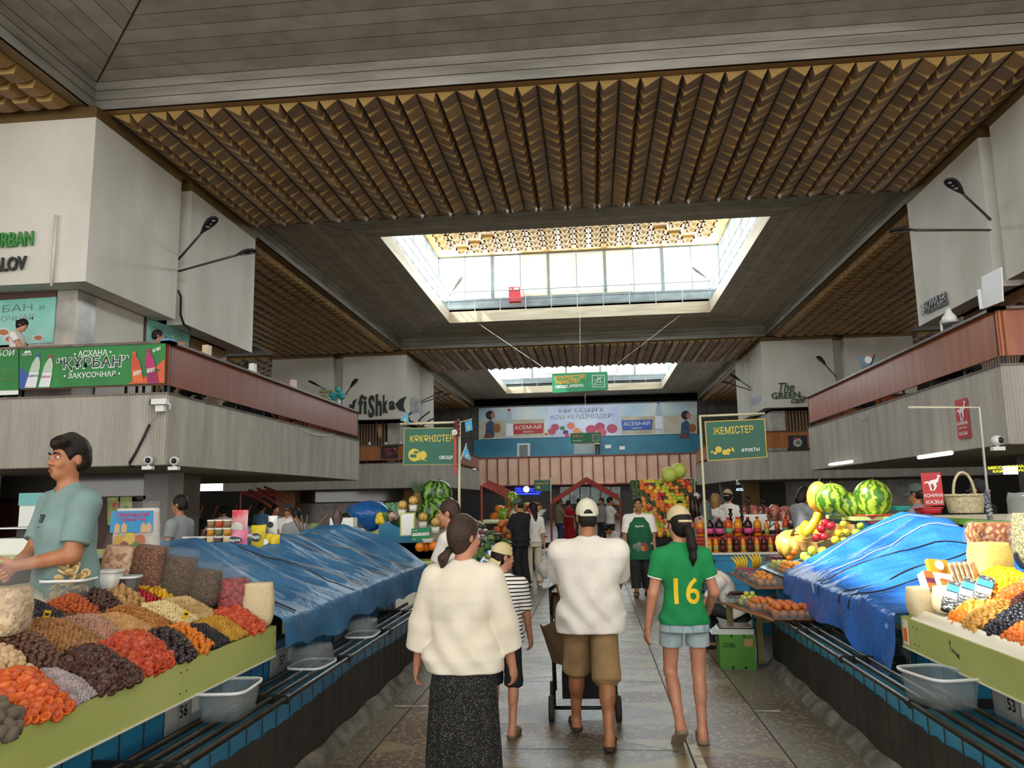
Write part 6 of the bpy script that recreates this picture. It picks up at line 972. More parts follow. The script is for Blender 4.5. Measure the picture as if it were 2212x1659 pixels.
def banana(b, L=.19, r=.017, bend=.055): b.tube([(0, -bend * math.sin(math.pi * t), L * t) for t in np.linspace(0, 1, 9)], [.006, .011, r * .9, r, r, r, r * .9, .012, .005], 7)
m_ban = M('banana_yellow', '#dcb92a', .45, col2='#c8a822', ns=12)
for x, y, z, k, lab in ((1.72, 9.7, .8, 5, 'bunch of yellow bananas standing at the far end of the upper tier'), (1.9, 9.72, .82, 4, 'second bunch of bananas beside the first'), (1.52, 9.45, .69, 3, 'bananas hanging off the far end of the upper tier')):
    t = thing('banana_bunch', lab, 'fruit', (x, y, z), rot=(0, 0, .6) if k > 3 else (2.3, .6, .4))
    for i in range(k): me = bmesh_of(banana, 'banana', m_ban); o = link('banana', me, t, ((i - k / 2) * .025, 0, 0)); o.rotation_euler = (0, (i - k / 2) * .16, 0)
place(yapp, 'quince', 'yellow-green quince in the pyramid beside the pumpkin', 'fruit', [(2.2, 8.5, 1.02), (2.29, 8.46, 1.02), (2.2, 8.62, 1.04), (2.25, 8.5, 1.11), (2.34, 8.44, 1.1)], 'quinces beside the pumpkin', .2); place(mand, 'mandarin', 'mandarin by the edge of the blue tarpaulin', 'fruit', [(2.3, 8.25, 1.04), (2.37, 8.25, 1.05), (2.34, 8.23, 1.11), (2.42, 8.28, 1.12), (2.46, 8.24, 1.17), (2.06, 8.7, 1.02), (2.1, 8.78, 1.02), (2.12, 8.72, 1.08)], 'mandarins by the tarpaulin', .2)
place(gapp, 'green_apple', 'green apple in the pyramid on the turquoise bowl', 'fruit', [(2.62, 8.36, 1.22), (2.7, 8.36, 1.23), (2.66, 8.36, 1.29), (2.74, 8.36, 1.3), (2.82, 8.38, 1.32), (2.7, 8.34, 1.36)], 'green apples on the turquoise bowl', .2); place(yel, 'yellow_apple', 'yellow apple beside the green apples', 'fruit', [(2.46, 8.4, 1.22), (2.54, 8.4, 1.22), (2.5, 8.4, 1.29), (2.58, 8.42, 1.3), (2.56, 8.42, 1.38)], 'yellow apples beside the green ones', .2); place(tomr, 'dark_red_apple', 'large dark red apple standing between squash and yellow apples', 'fruit', [(2.3, 8.5, 1.24), (2.37, 8.46, 1.25), (2.36, 8.5, 1.33), (2.4, 8.5, 1.39), (2.44, 8.44, 1.36)], 'dark red apples between squash and apples', .3, (1.05, 1.25))
tub('turquoise bowl under the green apples', (2.7, 8.38, 1.1), .42, .34, .1, .2, mat=M('turquoise_plastic', '#63b5a2', .35)); tub('red bowl under the largest watermelon', (3.02, 8.9, 1.36), .3, .3, .1, .2, mat=M('red_plastic', '#b8332a', .35))
# pumpkin, squash, melons and watermelons
def ribbed(r, sy, n, q): return lambda b: b.lathe([(r * .1, -r * sy * .84), (r * .5, -r * sy * .92), (r * .85, -r * sy * .6), (r, 0), (r * .92, r * sy * .5), (r * .6, r * sy * .86), (r * .25, r * sy * .9), (r * .06, r * sy * .76)], 48, wob=lambda t, z: 1 - q * (1 - abs(math.sin(t * n / 2))) ** 2)
t = thing('pumpkin', 'big ribbed pale yellow pumpkin at the left of the fruit heap', 'pumpkin', (2.22, 9.2, 1.13), rot=(.5, -.2, .2)); bmesh_o = MB(); ribbed(.185, .82, 9, .16)(bmesh_o); bmesh_o.build('pumpkin_body', M('pumpkin_skin', '#d9a94e', .5, col2='#c9963c', ns=7), t, True); MB().tube([(0, 0, .11), (.01, 0, .16), (.03, 0, .19)], [.022, .016, .018], 8).build('stem', M('stem_brown', '#5a4326', .8), t, True)
m_sq = M('squash_yellow', '#e0ac1a', .4, col2='#d29a10', ns=8)
for i, (p0, p1, lab) in enumerate((((2.42, 9.5, 1.2), (2.62, 9.5, 1.52), 'long yellow squash leaning up behind the pumpkin'), ((2.5, 9.3, 1.18), (2.6, 9.3, 1.4), 'second yellow squash lying against the crate'), ((2.34, 9.55, 1.2), (2.48, 9.6, 1.38), 'third yellow squash nearest the pumpkin'), ((2.62, 9.0, 1.2), (2.8, 9.05, 1.38), 'orange squash half hidden by the crate slat'))):
    a, c = Vector(p0), Vector(p1); o = MB().tube([a.lerp(c, u) + Vector((.05 * math.sin(u * 3), 0, 0)) for u in np.linspace(0, 1, 9)], [.03, .06, .07, .066, .058, .054, .054, .048, .02], 14).build('squash', m_sq, None, True); tag(o, lab, 'squash')
t = thing('wooden_crate', 'open wooden crate with a slanting slat behind the apples', 'crate', (2.55, 8.95, 1.14), rot=(0, -.25, .3)); [MB().box(a, c).build('slat', M('crate_wood', '#b98a52', .7, col2='#a67a45', ns=5), t) for a, c in (((-.25, -.2, 0), (.25, -.18, .1)), ((-.25, .18, 0), (.25, .2, .1)), ((-.25, -.2, 0), (-.23, .2, .1)), ((.23, -.2, 0), (.25, .2, .16)))]
def stripy(name, c1, c2, n):
    m = M(name, c1, .3); nd = m.node_tree.nodes; l = m.node_tree.links; tc = nd.new('ShaderNodeTexCoord'); sx = nd.new('ShaderNodeSeparateXYZ'); l.new(tc.outputs['Object'], sx.inputs[0]); a = nd.new('ShaderNodeMath'); a.operation = 'ARCTAN2'; l.new(sx.outputs[1], a.inputs[0]); l.new(sx.outputs[0], a.inputs[1])
    nz = nd.new('ShaderNodeTexNoise'); nz.inputs['Scale'].default_value = 14; l.new(tc.outputs['Object'], nz.inputs[0]); q = nd.new('ShaderNodeMath'); q.operation = 'MULTIPLY_ADD'; q.inputs[1].default_value = 1.1; l.new(nz.outputs[0], q.inputs[0]); l.new(a.outputs[0], q.inputs[2]); s = nd.new('ShaderNodeMath'); s.operation = 'MULTIPLY'; s.inputs[1].default_value = n; l.new(q.outputs[0], s.inputs[0]); w_ = nd.new('ShaderNodeMath'); w_.operation = 'SINE'; l.new(s.outputs[0], w_.inputs[0])
    r = nd.new('ShaderNodeValToRGB'); r.color_ramp.elements[0].position = .35; r.color_ramp.elements[1].position = .6; r.color_ramp.elements[0].color = lin(c1); r.color_ramp.elements[1].color = lin(c2); mr = nd.new('ShaderNodeMapRange'); mr.inputs[1].default_value = -1; l.new(w_.outputs[0], mr.inputs[0]); l.new(mr.outputs[0], r.inputs[0]); l.new(r.outputs[0], nd['Principled BSDF'].inputs['Base Color']); return m
m_wml = stripy('watermelon_light', '#9fb83a', '#3f6a1c', 10); m_wmd = stripy('watermelon_dark', '#6f9440', '#1f3f16', 9); m_mel = M('melon_yellow', '#dcaa42', .5, col2='#cf9830', ns=18); m_gal = stripy('galia_melon', '#d8b060', '#a8883c', 9)
def melon(name, label, p, r, sy, mat, rot=(0, 0, 0), stem=True, group=None):
    t = thing(name, label, 'melon', p, rot=rot, group=group); b = MB(); b.ell((0, 0, 0), (r, r, r * sy), 28, 20); b.build('rind', mat, t, True)
    if stem: MB().tube([(0, 0, r * sy * .97), (.01, 0, r * sy + .03)], .006, 6).build('stem', M('stem_brown', '#5a4326', .8), t)
    return t
melon('watermelon', 'pale striped watermelon in the middle of the top row of melons', at(1797, 1078, Y=9.3), .19, .95, m_wml, (.2, -.2, .4)); melon('watermelon', 'largest striped watermelon at the right of the top row', at(1884, 1077, Y=9.0), .2, 1.05, m_wml, (.1, .1, 1.4)); melon('watermelon', 'small striped watermelon wedged between two larger ones', at(1838, 1092, Y=9.1), .155, .95, m_wml, (.1, .3, 2.2)); melon('melon', 'long yellow melon at the left of the top row', at(1766, 1072, Y=9.5), .12, 1.45, m_mel, (0, .15, 0)); melon('melon', 'second yellow melon half hidden behind the pale watermelon', at(1779, 1082, Y=9.45), .1, 1.3, m_mel, (0, .1, .3))
t = thing('melon_shelf', 'board that carries the top row of melons and watermelons', 'shelf', (0, 0, 0)); MB().box((2.78, 8.75, 1.4), (3.6, 9.8, 1.44)).build('board', m_lime, t); MB().box((2.85, 8.8, 0), (3.5, 9.7, 1.4)).build('cupboard', m_bluet, t)
# scale on its green box, old bench end
t = thing('cardboard_box', 'green cardboard box standing on the floor under the scale', 'box', (1.38, 8.3, 0), -.05); MB().box((-.17, -.16, 0), (.17, .16, .33)).build('carton', M('green_carton', '#4f8a2e', .7, col2='#457d27', ns=4), t); mt = face((-.17, -.162, 0), (1, 0, 0), (0, 0, 1)); lettering('CORE', 'lettering', M('carton_ink', '#22301a', .8), t, mt, .03, .21, .06, width=.12, bold=.005, extrude=.0005); MB().poly(flat([(.24, .22), (.32, .22), (.32, .29), (.24, .29)], mt)).build('paper_square', M('carton_kraft', '#b08a5c', .8), t)
for u in (.12, .24): MB().poly(flat(circ(u, .02, .014, 10), mt)).build('hand_hole', m_dark, t); MB().poly(flat(circ(u, .315, .012, 10), mt)).build('hand_hole', m_dark, t)
t = thing('weighing_scale', 'white electronic scale with steel pan on the green box', 'scale', (1.38, 8.3, .33), -.05); MB().prism([(-.17, -.15), (.17, -.15), (.17, .16), (-.17, .16)], .05).build('base', M('scale_white', '#c8cdc9', .4), t); MB().box((-.14, -.13, .062), (.16, .15, .07)).build('pan', M('steel_pan', '#a9aca8', .25, .7), t); MB().box((-.16, -.14, .05), (.16, .15, .06)).build('pan_support', m_black, t); b = MB(); b.add([(-.24, -.15, .0), (-.17, -.15, .05), (-.17, .1, .05), (-.24, .1, .0), (-.17, -.15, 0), (-.17, .1, 0)], [(0, 1, 2, 3), (0, 4, 1), (3, 2, 5)]); b.build('display_slope', M('scale_white', '#c8cdc9', .4), t); b = MB(); b.poly([(-.232, -.13, .0085), (-.18, -.13, .046), (-.18, .06, .046), (-.232, .06, .0085)]); b.build('display_panel', M('scale_blue', '#4f8fae', .4), t)
t = thing('pipe_stand', 'worn yellow-green metal stand end beside the green box', 'stand', (1.68, 8.45, 0)); MB().box((-.06, -.04, 0), (.0, .04, .44)).build('post', M('old_yellow_post', '#a39a58', .7, col2='#7a7040', ns=6), t); MB().box((-.06, -.05, .4), (.2, .05, .5)).build('arm', M('old_yellow_post', '#a39a58'), t); MB().tube([(-.06, -.06, .5), (-.04, -.06, .53), (.2, -.06, .53)], .02, 8).build('pipe_end', m_black, t, True)
# teal counter with juice bottles
t = thing('bottle_counter', 'teal tiled counter end under the juice bottles', 'counter', (0, 0, 0)); MB().box((1.9, 13.85, 0), (4.4, 15.2, .7)).build('tile_block', m_bluet, t); MB().box((1.86, 13.8, .7), (4.4, 15.2, .735)).build('counter_top', M('pale_top', '#c9c4b6', .5), t)
for z in (.2, .4, .6): MB().box((1.9, 13.846, z), (4.4, 13.85, z + .005)).build('tile_joint', m_joint, t)
def bottle_me(r, h, mat, capm, lab):
    def body(b): b.lathe([(r * .85, 0), (r, .01), (r, h * .28), (r * .93, h * .4), (r, h * .5), (r * .95, h * .68), (r * .45, h * .84), (r * .34, h * .87), (r * .34, h * .92)], 14)
    return [bmesh_of(body, 'bottle_body', mat), bmesh_of(lambda b: b.lathe([(r * .4, h * .9), (r * .4, h), (r * .3, h * 1.005)], 10), 'cap', capm), bmesh_of(lambda b: b.lathe([(r * 1.02, h * .14), (r * 1.02, h * .42)], 14), 'label', lab)]
m_ja = M('juice_amber', '#d88a12', .15, col2='#c97a0c', ns=5); m_jd = M('juice_dark', '#2a0f14', .12); m_jo = M('juice_orange', '#c8501a', .15, col2='#b8441a', ns=5); m_rc = M('red_cap', '#b81c22', .35); m_lg = M('label_green', '#5f8a4a', .5, col2='#c9b04a', ns=30); m_lr = M('label_dark_red', '#6a1a22', .5, col2='#3a0f16', ns=30)
BT = {'a': bottle_me(.042, .27, m_ja, m_rc, m_lg), 'd': bottle_me(.047, .28, m_jd, m_rc, m_lr), 'A': bottle_me(.075, .33, m_ja, m_rc, M('label_plain_red', '#a8342a', .5)), 'D': bottle_me(.075, .33, m_jd, m_rc, M('label_pink', '#c8a0a8', .5)), 'O': bottle_me(.07, .33, m_jo, m_rc, M('label_plain_green', '#5f9a6a', .5)), 'o': bottle_me(.045, .27, m_jo, m_rc, m_lr)}
BLAB = {'a': 'amber juice bottle with a red cap in the front row', 'd': 'dark juice bottle with a red cap in the front row', 'A': 'big amber juice bottle in the back row on the red crate', 'D': 'big dark juice bottle in the back row on the red crate', 'O': 'big orange juice bottle in the back row on the red crate', 'o': 'small orange juice bottle at the right of the back row'}
def bottle(k, x, y, z):
    t = thing('juice_bottle', BLAB[k], 'bottle', (x, y, z), RNG.uniform(0, 6), BLAB[k].replace('bottle with', 'bottles with').replace('juice bottle ', 'juice bottles ')); link('bottle_body', BT[k][0], t); link('cap', BT[k][1], t); link('label', BT[k][2], t)
x = 2.0
for i, k in enumerate('aadadadadadad'): bottle(k, 1.98 + .115 * i, 13.95 + .02 * (i % 2), .735)
for i, k in enumerate('OADDOADAaoOOD'): bottle(k, 1.72 + .165 * i, 14.25 + .03 * (i % 3), .99)
for i in range(3):
    t = thing('plastic_crate', ['red plastic crate under the left back bottles', 'red plastic crate under the middle back bottles', 'red plastic crate under the right back bottles'][i], 'crate', (1.68 + .75 * i, 14.12, .735)); rc = M('red_plastic', '#b8332a')
    for k in range(4): MB().box((0, 0, .02 + .06 * k), (.73, .02, .055 + .06 * k)).build('crate_bar', rc, t)
    MB().box((0, .02, 0), (.73, .4, .25)).build('crate_body', M('dark_red_plastic', '#7a1f1c', .5), t)
# water pipes (hookahs) behind the bottles
for i, (x, y) in enumerate(((2.75, 15.0), (2.93, 15.2), (3.15, 15.0), (2.6, 15.3))):
    t = thing('water_pipe', ['dark metal water pipe leftmost behind the juice bottles', 'tallest dark water pipe behind the juice bottles', 'dark water pipe rightmost of the group', 'dark water pipe at the back of the group'][i], 'water pipe', (x, y, .735)); h = (.75, .95, .85, .7)[i]
    MB().lathe([(.06, 0), (.075, .03), (.085, .1), (.05, .2), (.025, .26)], 14).build('vase', M('hookah_glass', '#3a1420', .15), t, True); MB().lathe([(.018, .26), (.03, .3), (.016, .36), (.032, .42), (.016, .48), (.03, h - .2), (.016, h - .14), (.045, h - .08), (.02, h - .05)], 10).build('stem', M('dark_chrome', '#33302e', .25, .8), t, True); MB().lathe([(.02, h - .05), (.04, h), (.03, h + .02)], 10).build('bowl', m_black, t, True); MB().tube([(.02, 0, .3), (.2, .05, .45), (.35, .0, .35), (.4, 0, .62)], .012, 6).build('hose', m_black, t, True)
# green-edged shelf at the right with basket, basins and horse-meat sign
t = thing('back_shelf', 'grey cupboard with a green edge behind the right tarpaulin', 'shelf', (0, 0, 0)); MB().box((3.45, 6.6, 0), (4.4, 8.9, 1.4)).build('cupboard', M('grey_board', '#7d7b72', .5), t); MB().box((3.4, 6.55, 1.4), (4.45, 8.95, 1.44)).build('counter_top', m_cream2, t); MB().box((3.39, 6.54, 1.385), (3.405, 8.96, 1.44)).build('edge_band', M('green_edge', '#6fa02e', .5), t); MB().box((3.39, 6.54, 1.385), (4.45, 6.555, 1.44)).build('edge_band', M('green_edge', '#6fa02e'), t)
bp = at(2087, 1108, Z=1.44); t = thing('wicker_basket', 'cream wicker basket with a tall hoop handle on the green-edged shelf', 'basket', bp, .1); n = 64; v = []; wk = M('wicker_cream', '#d8cda8', .6, col2='#b5a67c', ns=30); 
for j in range(19):
    z = .2 * j / 18; r_ = .165 + .035 * j / 18
    for k in range(n): a = 2 * math.pi * k / n; q = 1 + .03 * math.sin(16 * a + math.pi * j) ; v.append((r_ * q * 1.12 * math.cos(a), r_ * q * .8 * math.sin(a), z))
b = MB(); b.add(v, [(j * n + k, j * n + (k + 1) % n, (j + 1) * n + (k + 1) % n, (j + 1) * n + k) for j in range(18) for k in range(n)] + [tuple(range(n))[::-1]]); b.build('woven_body', wk, t, True)
rim = [(.2 * 1.14 * math.cos(a), .2 * .82 * math.sin(a), .205 + .006 * math.sin(18 * a)) for a in np.linspace(0, 2 * math.pi, 49)]; MB().tube(rim, .014, 8).build('rim_braid', wk, t, True); hd = [(.125 * math.cos(a) * (1 if 0 < a < math.pi else 1.2), 0, .2 + .27 * math.sin(a)) for a in np.linspace(-.1, math.pi + .1, 25)]; MB().tube(hd, .016, 8).tube([(p[0], .012 * math.sin(i * 1.3), p[2] + .012 * math.cos(i * 1.3)) for i, p in enumerate(hd)], .007, 6).build('hoop_handle', wk, t, True)
tub('red plastic basin in front of the red horse-meat sign', at(2005, 1110, Z=1.44), .26, .26, .075, 0, mat=M('pinkred_plastic', '#d8323e', .3)); tub('turquoise basin half hidden behind the right tarpaulin', at(1945, 1103, Z=1.44), .24, .24, .06, 0, mat=M('turquoise_bowl', '#2fae9c', .35))
horse = [(0, .0), (.03, .02), (.06, .015), (.09, .03), (.15, .04), (.18, .07), (.17, .1), (.21, .09), (.215, .075), (.195, .07), (.19, .045), (.18, .01), (.15, -.01), (.155, -.05), (.13, -.09), (.11, -.11), (.1, -.105), (.125, -.06), (.11, -.02), (.085, -.015), (.08, -.05), (.095, -.09), (.08, -.11), (.07, -.1), (.065, -.05), (.05, -.01), (.03, -.0), (.0, -.015)]
def red_sign(label, mt, w, h, lines, hs):
    t = thing('red_sign', label, 'sign', (0, 0, 0)); b = MB(); b.add([mt @ Vector(p) for p in ((0, 0, 0), (w, 0, 0), (w, h, 0), (0, h, 0), (0, 0, -.008), (w, 0, -.008), (w, h, -.008), (0, h, -.008))], [(0, 1, 2, 3), (7, 6, 5, 4), (0, 4, 5, 1), (1, 5, 6, 2), (2, 6, 7, 3), (3, 7, 4, 0)]); b.build('board', M('sign_red', '#b8242a', .45), t); MB().poly(flat([(w * .1 + p[0] * hs, h * .7 + p[1] * hs) for p in horse], mt)).build('horse_silhouette', m_paper, t)
    for s, u, v, sz, wd in lines: lettering(s, 'lettering', m_paper, t, mt, u * w, v * h, sz * h, width=wd * w, bold=.015, extrude=.0008)
    return t
red_sign('red sign with a white running horse leaning behind the red basin', face(at(1997, 1093, Y=8.6), (1, 0, .02), (.06, 0, 1)), .2, .34, [('КОНИНА', .04, .26, .14, .92), ('КАЗЫ', .1, .06, .14, .8)], .8)
red_sign('small pink-red horse-meat sign stuck on the right gallery edge', face((6.62, 14.8, 2.63), *FACE_R), .46, .7, [('КОНИНА', .06, .34, .12, .88), ('вяленая', .16, .25, .06, .66), ('КАЗЫ', .16, .08, .12, .66)], 1.7)
t = thing('sign_pole', 'cream pole with an empty cross arm at the right, foil wrapped at its foot', 'pole', (0, 0, 0)); p0 = at(2133, 1070, Y=7.2); p1 = at(2115, 880, Y=7.2); p2 = at(1962, 880, Y=7.2); MB().tube([(p0[0], p0[1], 1.4), p1, p2], .011, 8).build('pole', M('cream_pole', '#c4bd9c', .5), t, True); MB().tube([(p0[0] + .012 * math.cos(i * 2), p0[1] + .012 * math.sin(i * 2), 1.42 + i * .012) for i in range(24)], .02, 6).build('foil_wrap', M('crumpled_foil', '#8d8d8d', .3, .7, bump=.8, bs=60), t)
# umbrella-fold stroller pushed by the man
t = thing('baby_stroller', 'black stroller with a brown seat pushed by the man in the white T-shirt', 'stroller', (-.11, 6.28, 0), .03); sb = M('stroller_brown', '#6d5538', .7, col2='#5e482f', ns=6)
for s in (-1, 1):
    MB().tube([(s * .24, -.12, 1.0), (s * .24, .0, .8), (s * .23, .1, .5), (s * .23, .5, .12)], .012, 8).build('frame_tube', m_black, t, True); MB().tube([(s * .23, .0, .12), (s * .235, .05, .5), (s * .24, .0, .8)], .011, 8).build('frame_tube', m_black, t, True)
    for y in (.0, .5): MB().lathe([(.03, -.022), (.09, -.022), (.095, 0), (.09, .022), (.03, .022)], 24, mat=Matrix.Translation((s * .255, y, .095)) @ Matrix.Rotation(math.pi / 2, 4, 'Y')).build('wheel', M('tyre', '#2b2a29', .7), t, True)
MB().tube([(-.24, -.12, 1.0), (-.2, -.16, 1.03), (.2, -.16, 1.03), (.24, -.12, 1.0)], .016, 8).build('push_handle', m_black, t, True); MB().tube([(-.23, 0, .1), (.23, 0, .1)], .014, 8).build('axle', m_black, t, True); b = MB(); b.grid(lambda u, v: ((u - .5) * .44, .02 + .12 * v - .05 * math.sin(math.pi * u) * (1 - v), .42 + .5 * v), 8, 8); b.build('seat_back', sb, t, True); b = MB(); b.grid(lambda u, v: ((u - .5) * .5, .02 + .3 * math.sin(v * 1.6), .72 + .24 * math.cos(v * 1.6)), 10, 8); b.build('canopy', sb, t, True); MB().box((-.17, .02, .16), (.17, .42, .36)).build('basket', M('black_mesh', '#151517', .9), t); b = MB(); b.add([(-.3, -.1, .72), (-.14, -.12, .8), (-.12, -.1, .42), (-.24, -.06, .45), (-.33, -.08, .74)], [(0, 1, 2, 3), (0, 3, 4)]); b.build('hanging_pouch', sb, t)
# ================================================================ SIGNS, LETTERING, LAMPS, CAMERAS
def PL(**k): return lambda x, y: at(x, y, **k)
def quadbox(P, px, mat, name, parent, th=.02, n=(0, -1, 0)):
    """board whose front outline is given on plane P, th thick behind it"""
    f = [P(*q) for q in px]; N = Vector(n); b = MB(); m = len(f); v = [p for p in f] + [p - N * th for p in f]; b.add(v, [tuple(range(m)), tuple(range(m, 2 * m))[::-1]] + [(i, m + i, m + (i + 1) % m, (i + 1) % m) for i in range(m)]); return b.build(name, mat, parent)
def paint(P, px, mat, name, parent, n=(0, -1, 0), lift=None):
    LAY[0] += 1; o = Vector(n) * (lift if lift else .003 + .0009 * LAY[0]); return MB().poly([P(*q) + o for q in px]).build(name, mat, parent)
def ltext(s, P, a, c, hpx, mat, parent, n=(0, -1, 0), bold=0., shear=0., name='lettering', lift=None, ext=.0008, outline=None):
    LAY[0] += 1; lift = lift if lift else .004 + .0009 * LAY[0]
    A, B = P(*a), P(*c); H = (P(a[0], a[1] - hpx) - A).length; me = text_mesh(s, H / .72, (B - A).length, bold=bold, extrude=ext, shear=shear); me.materials.clear(); me.materials.append(mat); ux = (B - A).normalized(); o = A + Vector(n) * lift
    up = Vector(n).cross(ux); up = -up if up.z < 0 else up; me.transform(face(o, ux, up)); me.name = name; return link(name, me, parent)
def disc(cx, cy, r, n=14, ry=None): return [(cx + r * math.cos(2 * math.pi * k / n), cy - (ry or r) * math.sin(2 * math.pi * k / n)) for k in range(n)]
K = lambda n, c, **k: M('print_' + n, c, k.pop('rough', .5), **k)
k_wh, k_gr, k_dg, k_yl, k_rd, k_bl = K('white', '#e6e8e2'), K('green', '#1f8038', col2='#187030', ns=2), K('deep_green', '#0b3d2c'), K('yellow', '#c9b02e'), K('red', '#b3222a'), K('blue', '#2c4fa0')
P = PL(Y=13.185); t = thing('advert_banner', 'green canteen banner with four drink bottles on the front of the left gallery', 'banner', (0, 0, 0))
quadbox(P, [(42, 752), (358, 739.5), (356, 828), (42, 840)], k_gr, 'sheet', t, .004); paint(P, [(42, 793), (72, 815), (80, 838), (42, 839)], k_bl, 'blue_triangles', t); paint(P, [(356, 775), (335, 795), (350, 800), (275, 829.5), (355, 827)], K('orange', '#d8522c'), 'orange_triangles', t)
ltext('• АСХАНА •', P, (160, 771), (241, 766), 12, k_wh, t, bold=.012); ltext('“ҚҰРБАН”', P, (121, 798), (278, 791), 23, k_wh, t, bold=.055, name='lettering_outline', lift=.008); ltext('“ҚҰРБАН”', P, (122.5, 797), (276.5, 790.2), 22, k_dg, t, bold=.012, lift=.016); ltext('• ЗАКУСОЧНАЯ •', P, (138, 818), (260, 812), 11, k_wh, t, bold=.012)
for (x0, y0, x1, y1, cap, body, lab) in ((84, 764, 66, 838, k_bl, K('bottle_grey', '#b6c4b4'), K('label_white', '#dfe0e6')), (111, 767, 96, 837, k_rd, K('bottle_grey', '#b6c4b4'), K('label_white', '#dfe0e6')), (290, 760, 300, 829, K('cap_orange', '#d8562a'), K('bottle_orange', '#c2482c'), K('label_o', '#d8642c')), (321, 754, 332, 828, K('cap_pink', '#a81c50'), K('bottle_pink', '#b01f62'), K('label_p', '#8a1650'))):
    d = lambda u, w: (x0 + (x1 - x0) * u + w, y0 + (y1 - y0) * u)
    paint(P, [d(.1, -3), d(.1, 3), d(.3, 9), d(.45, 10), d(1, 12), d(1, -12), d(.45, -10), d(.3, -9)], body, 'printed_bottle', t); paint(P, [d(0, -4), d(0, 4), d(.1, 4), d(.1, -4)], cap, 'printed_cap', t); paint(P, [d(.55, -10), d(.55, 11), d(.97, 12), d(.97, -12)], lab, 'printed_label', t)
ltext('ASEM•AI', P, (49, 769), (70, 768), 5, k_wh, t); paint(P, [(53, 763), (58, 757), (61, 760), (65, 757), (70, 762)], k_wh, 'printed_peaks', t); ltext('BEST BERRY', P, (332, 762), (350, 755), 7, k_wh, t, bold=.02, shear=.3); ltext('BERRY', P, (290, 812), (308, 808), 9, k_wh, t, bold=.02, shear=.3); ltext('BERRY', P, (319, 806), (338, 802), 9, k_wh, t, bold=.02, shear=.3); ltext('ASEM•AI', P, (62, 815), (84, 814), 5, k_dg, t); ltext('ASEM•AI', P, (90, 817), (110, 816), 5, k_rd, t)
t = thing('advert_banner', 'second green banner cut off by the left edge of the picture', 'banner', (0, 0, 0)); quadbox(P, [(-60, 757), (40, 752.5), (40, 852), (-60, 857)], k_gr, 'sheet', t, .004); ltext('С СОБОЙ', P, (-50, 773), (32, 768), 13, k_wh, t, shear=.2); paint(P, [(-60, 846), (40, 843), (40, 852), (-60, 857)], k_wh, 'white_edge', t); [paint(P, disc(6 + 5 * math.sin(i * 2.4) * 2, 812 + 7 * math.cos(i * 3.1), 1.6, 6), K('spice', '#8a7a3a'), 'printed_spice', t) for i in range(12)]
P = PL(Y=14.27); t = thing('cafe_window_poster', 'turquoise poster window with plates of food behind the woman in the white polo', 'window', (0, 0, 0)); tq = K('turquoise', '#6fb9a8', rough=.12, col2='#8cc9bd', ns=1.2); quadbox(P, [(-40, 650), (121, 641), (114, 740), (-40, 748)], tq, 'poster', t, .02); quadbox(P, [(-40, 636), (122, 626), (121, 641), (-40, 651)], m_brown, 'window_head', t, .1); ltext('БАН »', P, (5, 675), (98, 668), 15, K('slate', '#5f8078'), t); ltext('ОЧНАЯ ·', P, (2, 695), (84, 690), 12, K('mauve', '#8f8a9a'), t)
for x, y, r in ((8, 718, 16), (22, 733, 15), (83, 730, 13)): paint(P, disc(x, y, r, 16, r * .6), K('plate_rim', '#c9d0da'), 'printed_plate', t); paint(P, disc(x, y, r * .7, 14, r * .4), K('plov', '#b0703c'), 'printed_food', t)
P = PL(X=-10.18); t = thing('cafe_window_poster', 'turquoise canteen poster in a brown frame behind the man in the blue shirt', 'window', (0, 0, 0)); quadbox(P, [(318, 676), (412, 713), (406, 756), (316, 745)], tq, 'poster', t, .02, (1, 0, 0)); ltext('АСХАНА', P, (352, 714), (392, 728), 9, K('mauve', '#8f8a9a'), t, (1, 0, 0)); ltext('«ҚҰРБАН»', P, (326, 722), (400, 745), 13, K('slate', '#5f8078'), t, (1, 0, 0)); quadbox(P, [(315, 670), (413, 710), (412, 714), (318, 676)], m_brown, 'frame_top', t, .05, (1, 0, 0)); quadbox(P, [(314, 672), (318, 674), (316, 745), (312, 745)], m_brown, 'frame_side', t, .05, (1, 0, 0))
P = PL(Y=13.745); t = thing('wall_letters', 'green and black plov house letters on the left white wall, cut by the picture edge', 'sign', (0, 0, 0)); ltext('KURBAN', P, (-32, 537), (73, 530.5), 31, K('letter_green', '#3a8a3e'), t, bold=.02, ext=.02, lift=.03); ltext('PALOV', P, (-28, 588.5), (58, 582.5), 29, K('letter_black', '#262b2c'), t, bold=.02, ext=.02, lift=.03)
P = PL(Y=39.97); t = thing('wall_letters', 'big black fish-shaped lettering on the far left white wall', 'sign', (0, 0, 0)); kb = K('letter_black', '#262b2c')
for s, a, h in (('f', 775, 40), ('i', 786.5, 40), ('S', 796, 46), ('h', 812, 46), ('k', 828, 38), ('a', 841, 26)): ltext(s, P, (a, {'f': 893, 'i': 893, 'S': 900, 'h': 897, 'k': 891, 'a': 884}[s]), (a + (10 if s in 'fk' else 6 if s == 'i' else 13), {'f': 893, 'i': 893, 'S': 900, 'h': 897, 'k': 891, 'a': 884}[s] - .3), h, kb, t, bold=.03, ext=.02, lift=.03)
paint(P, [(752, 884), (757, 872), (765, 864), (772, 861), (768, 870), (765, 885), (766, 896), (758, 892)], kb, 'fish_head', t); paint(P, disc(759.5, 871, 2.3, 10), k_wh, 'fish_eye', t, lift=.02); paint(P, [(854, 873), (864, 862), (879, 855), (873, 868), (872, 880), (877, 890), (862, 886)], kb, 'fish_tail', t)
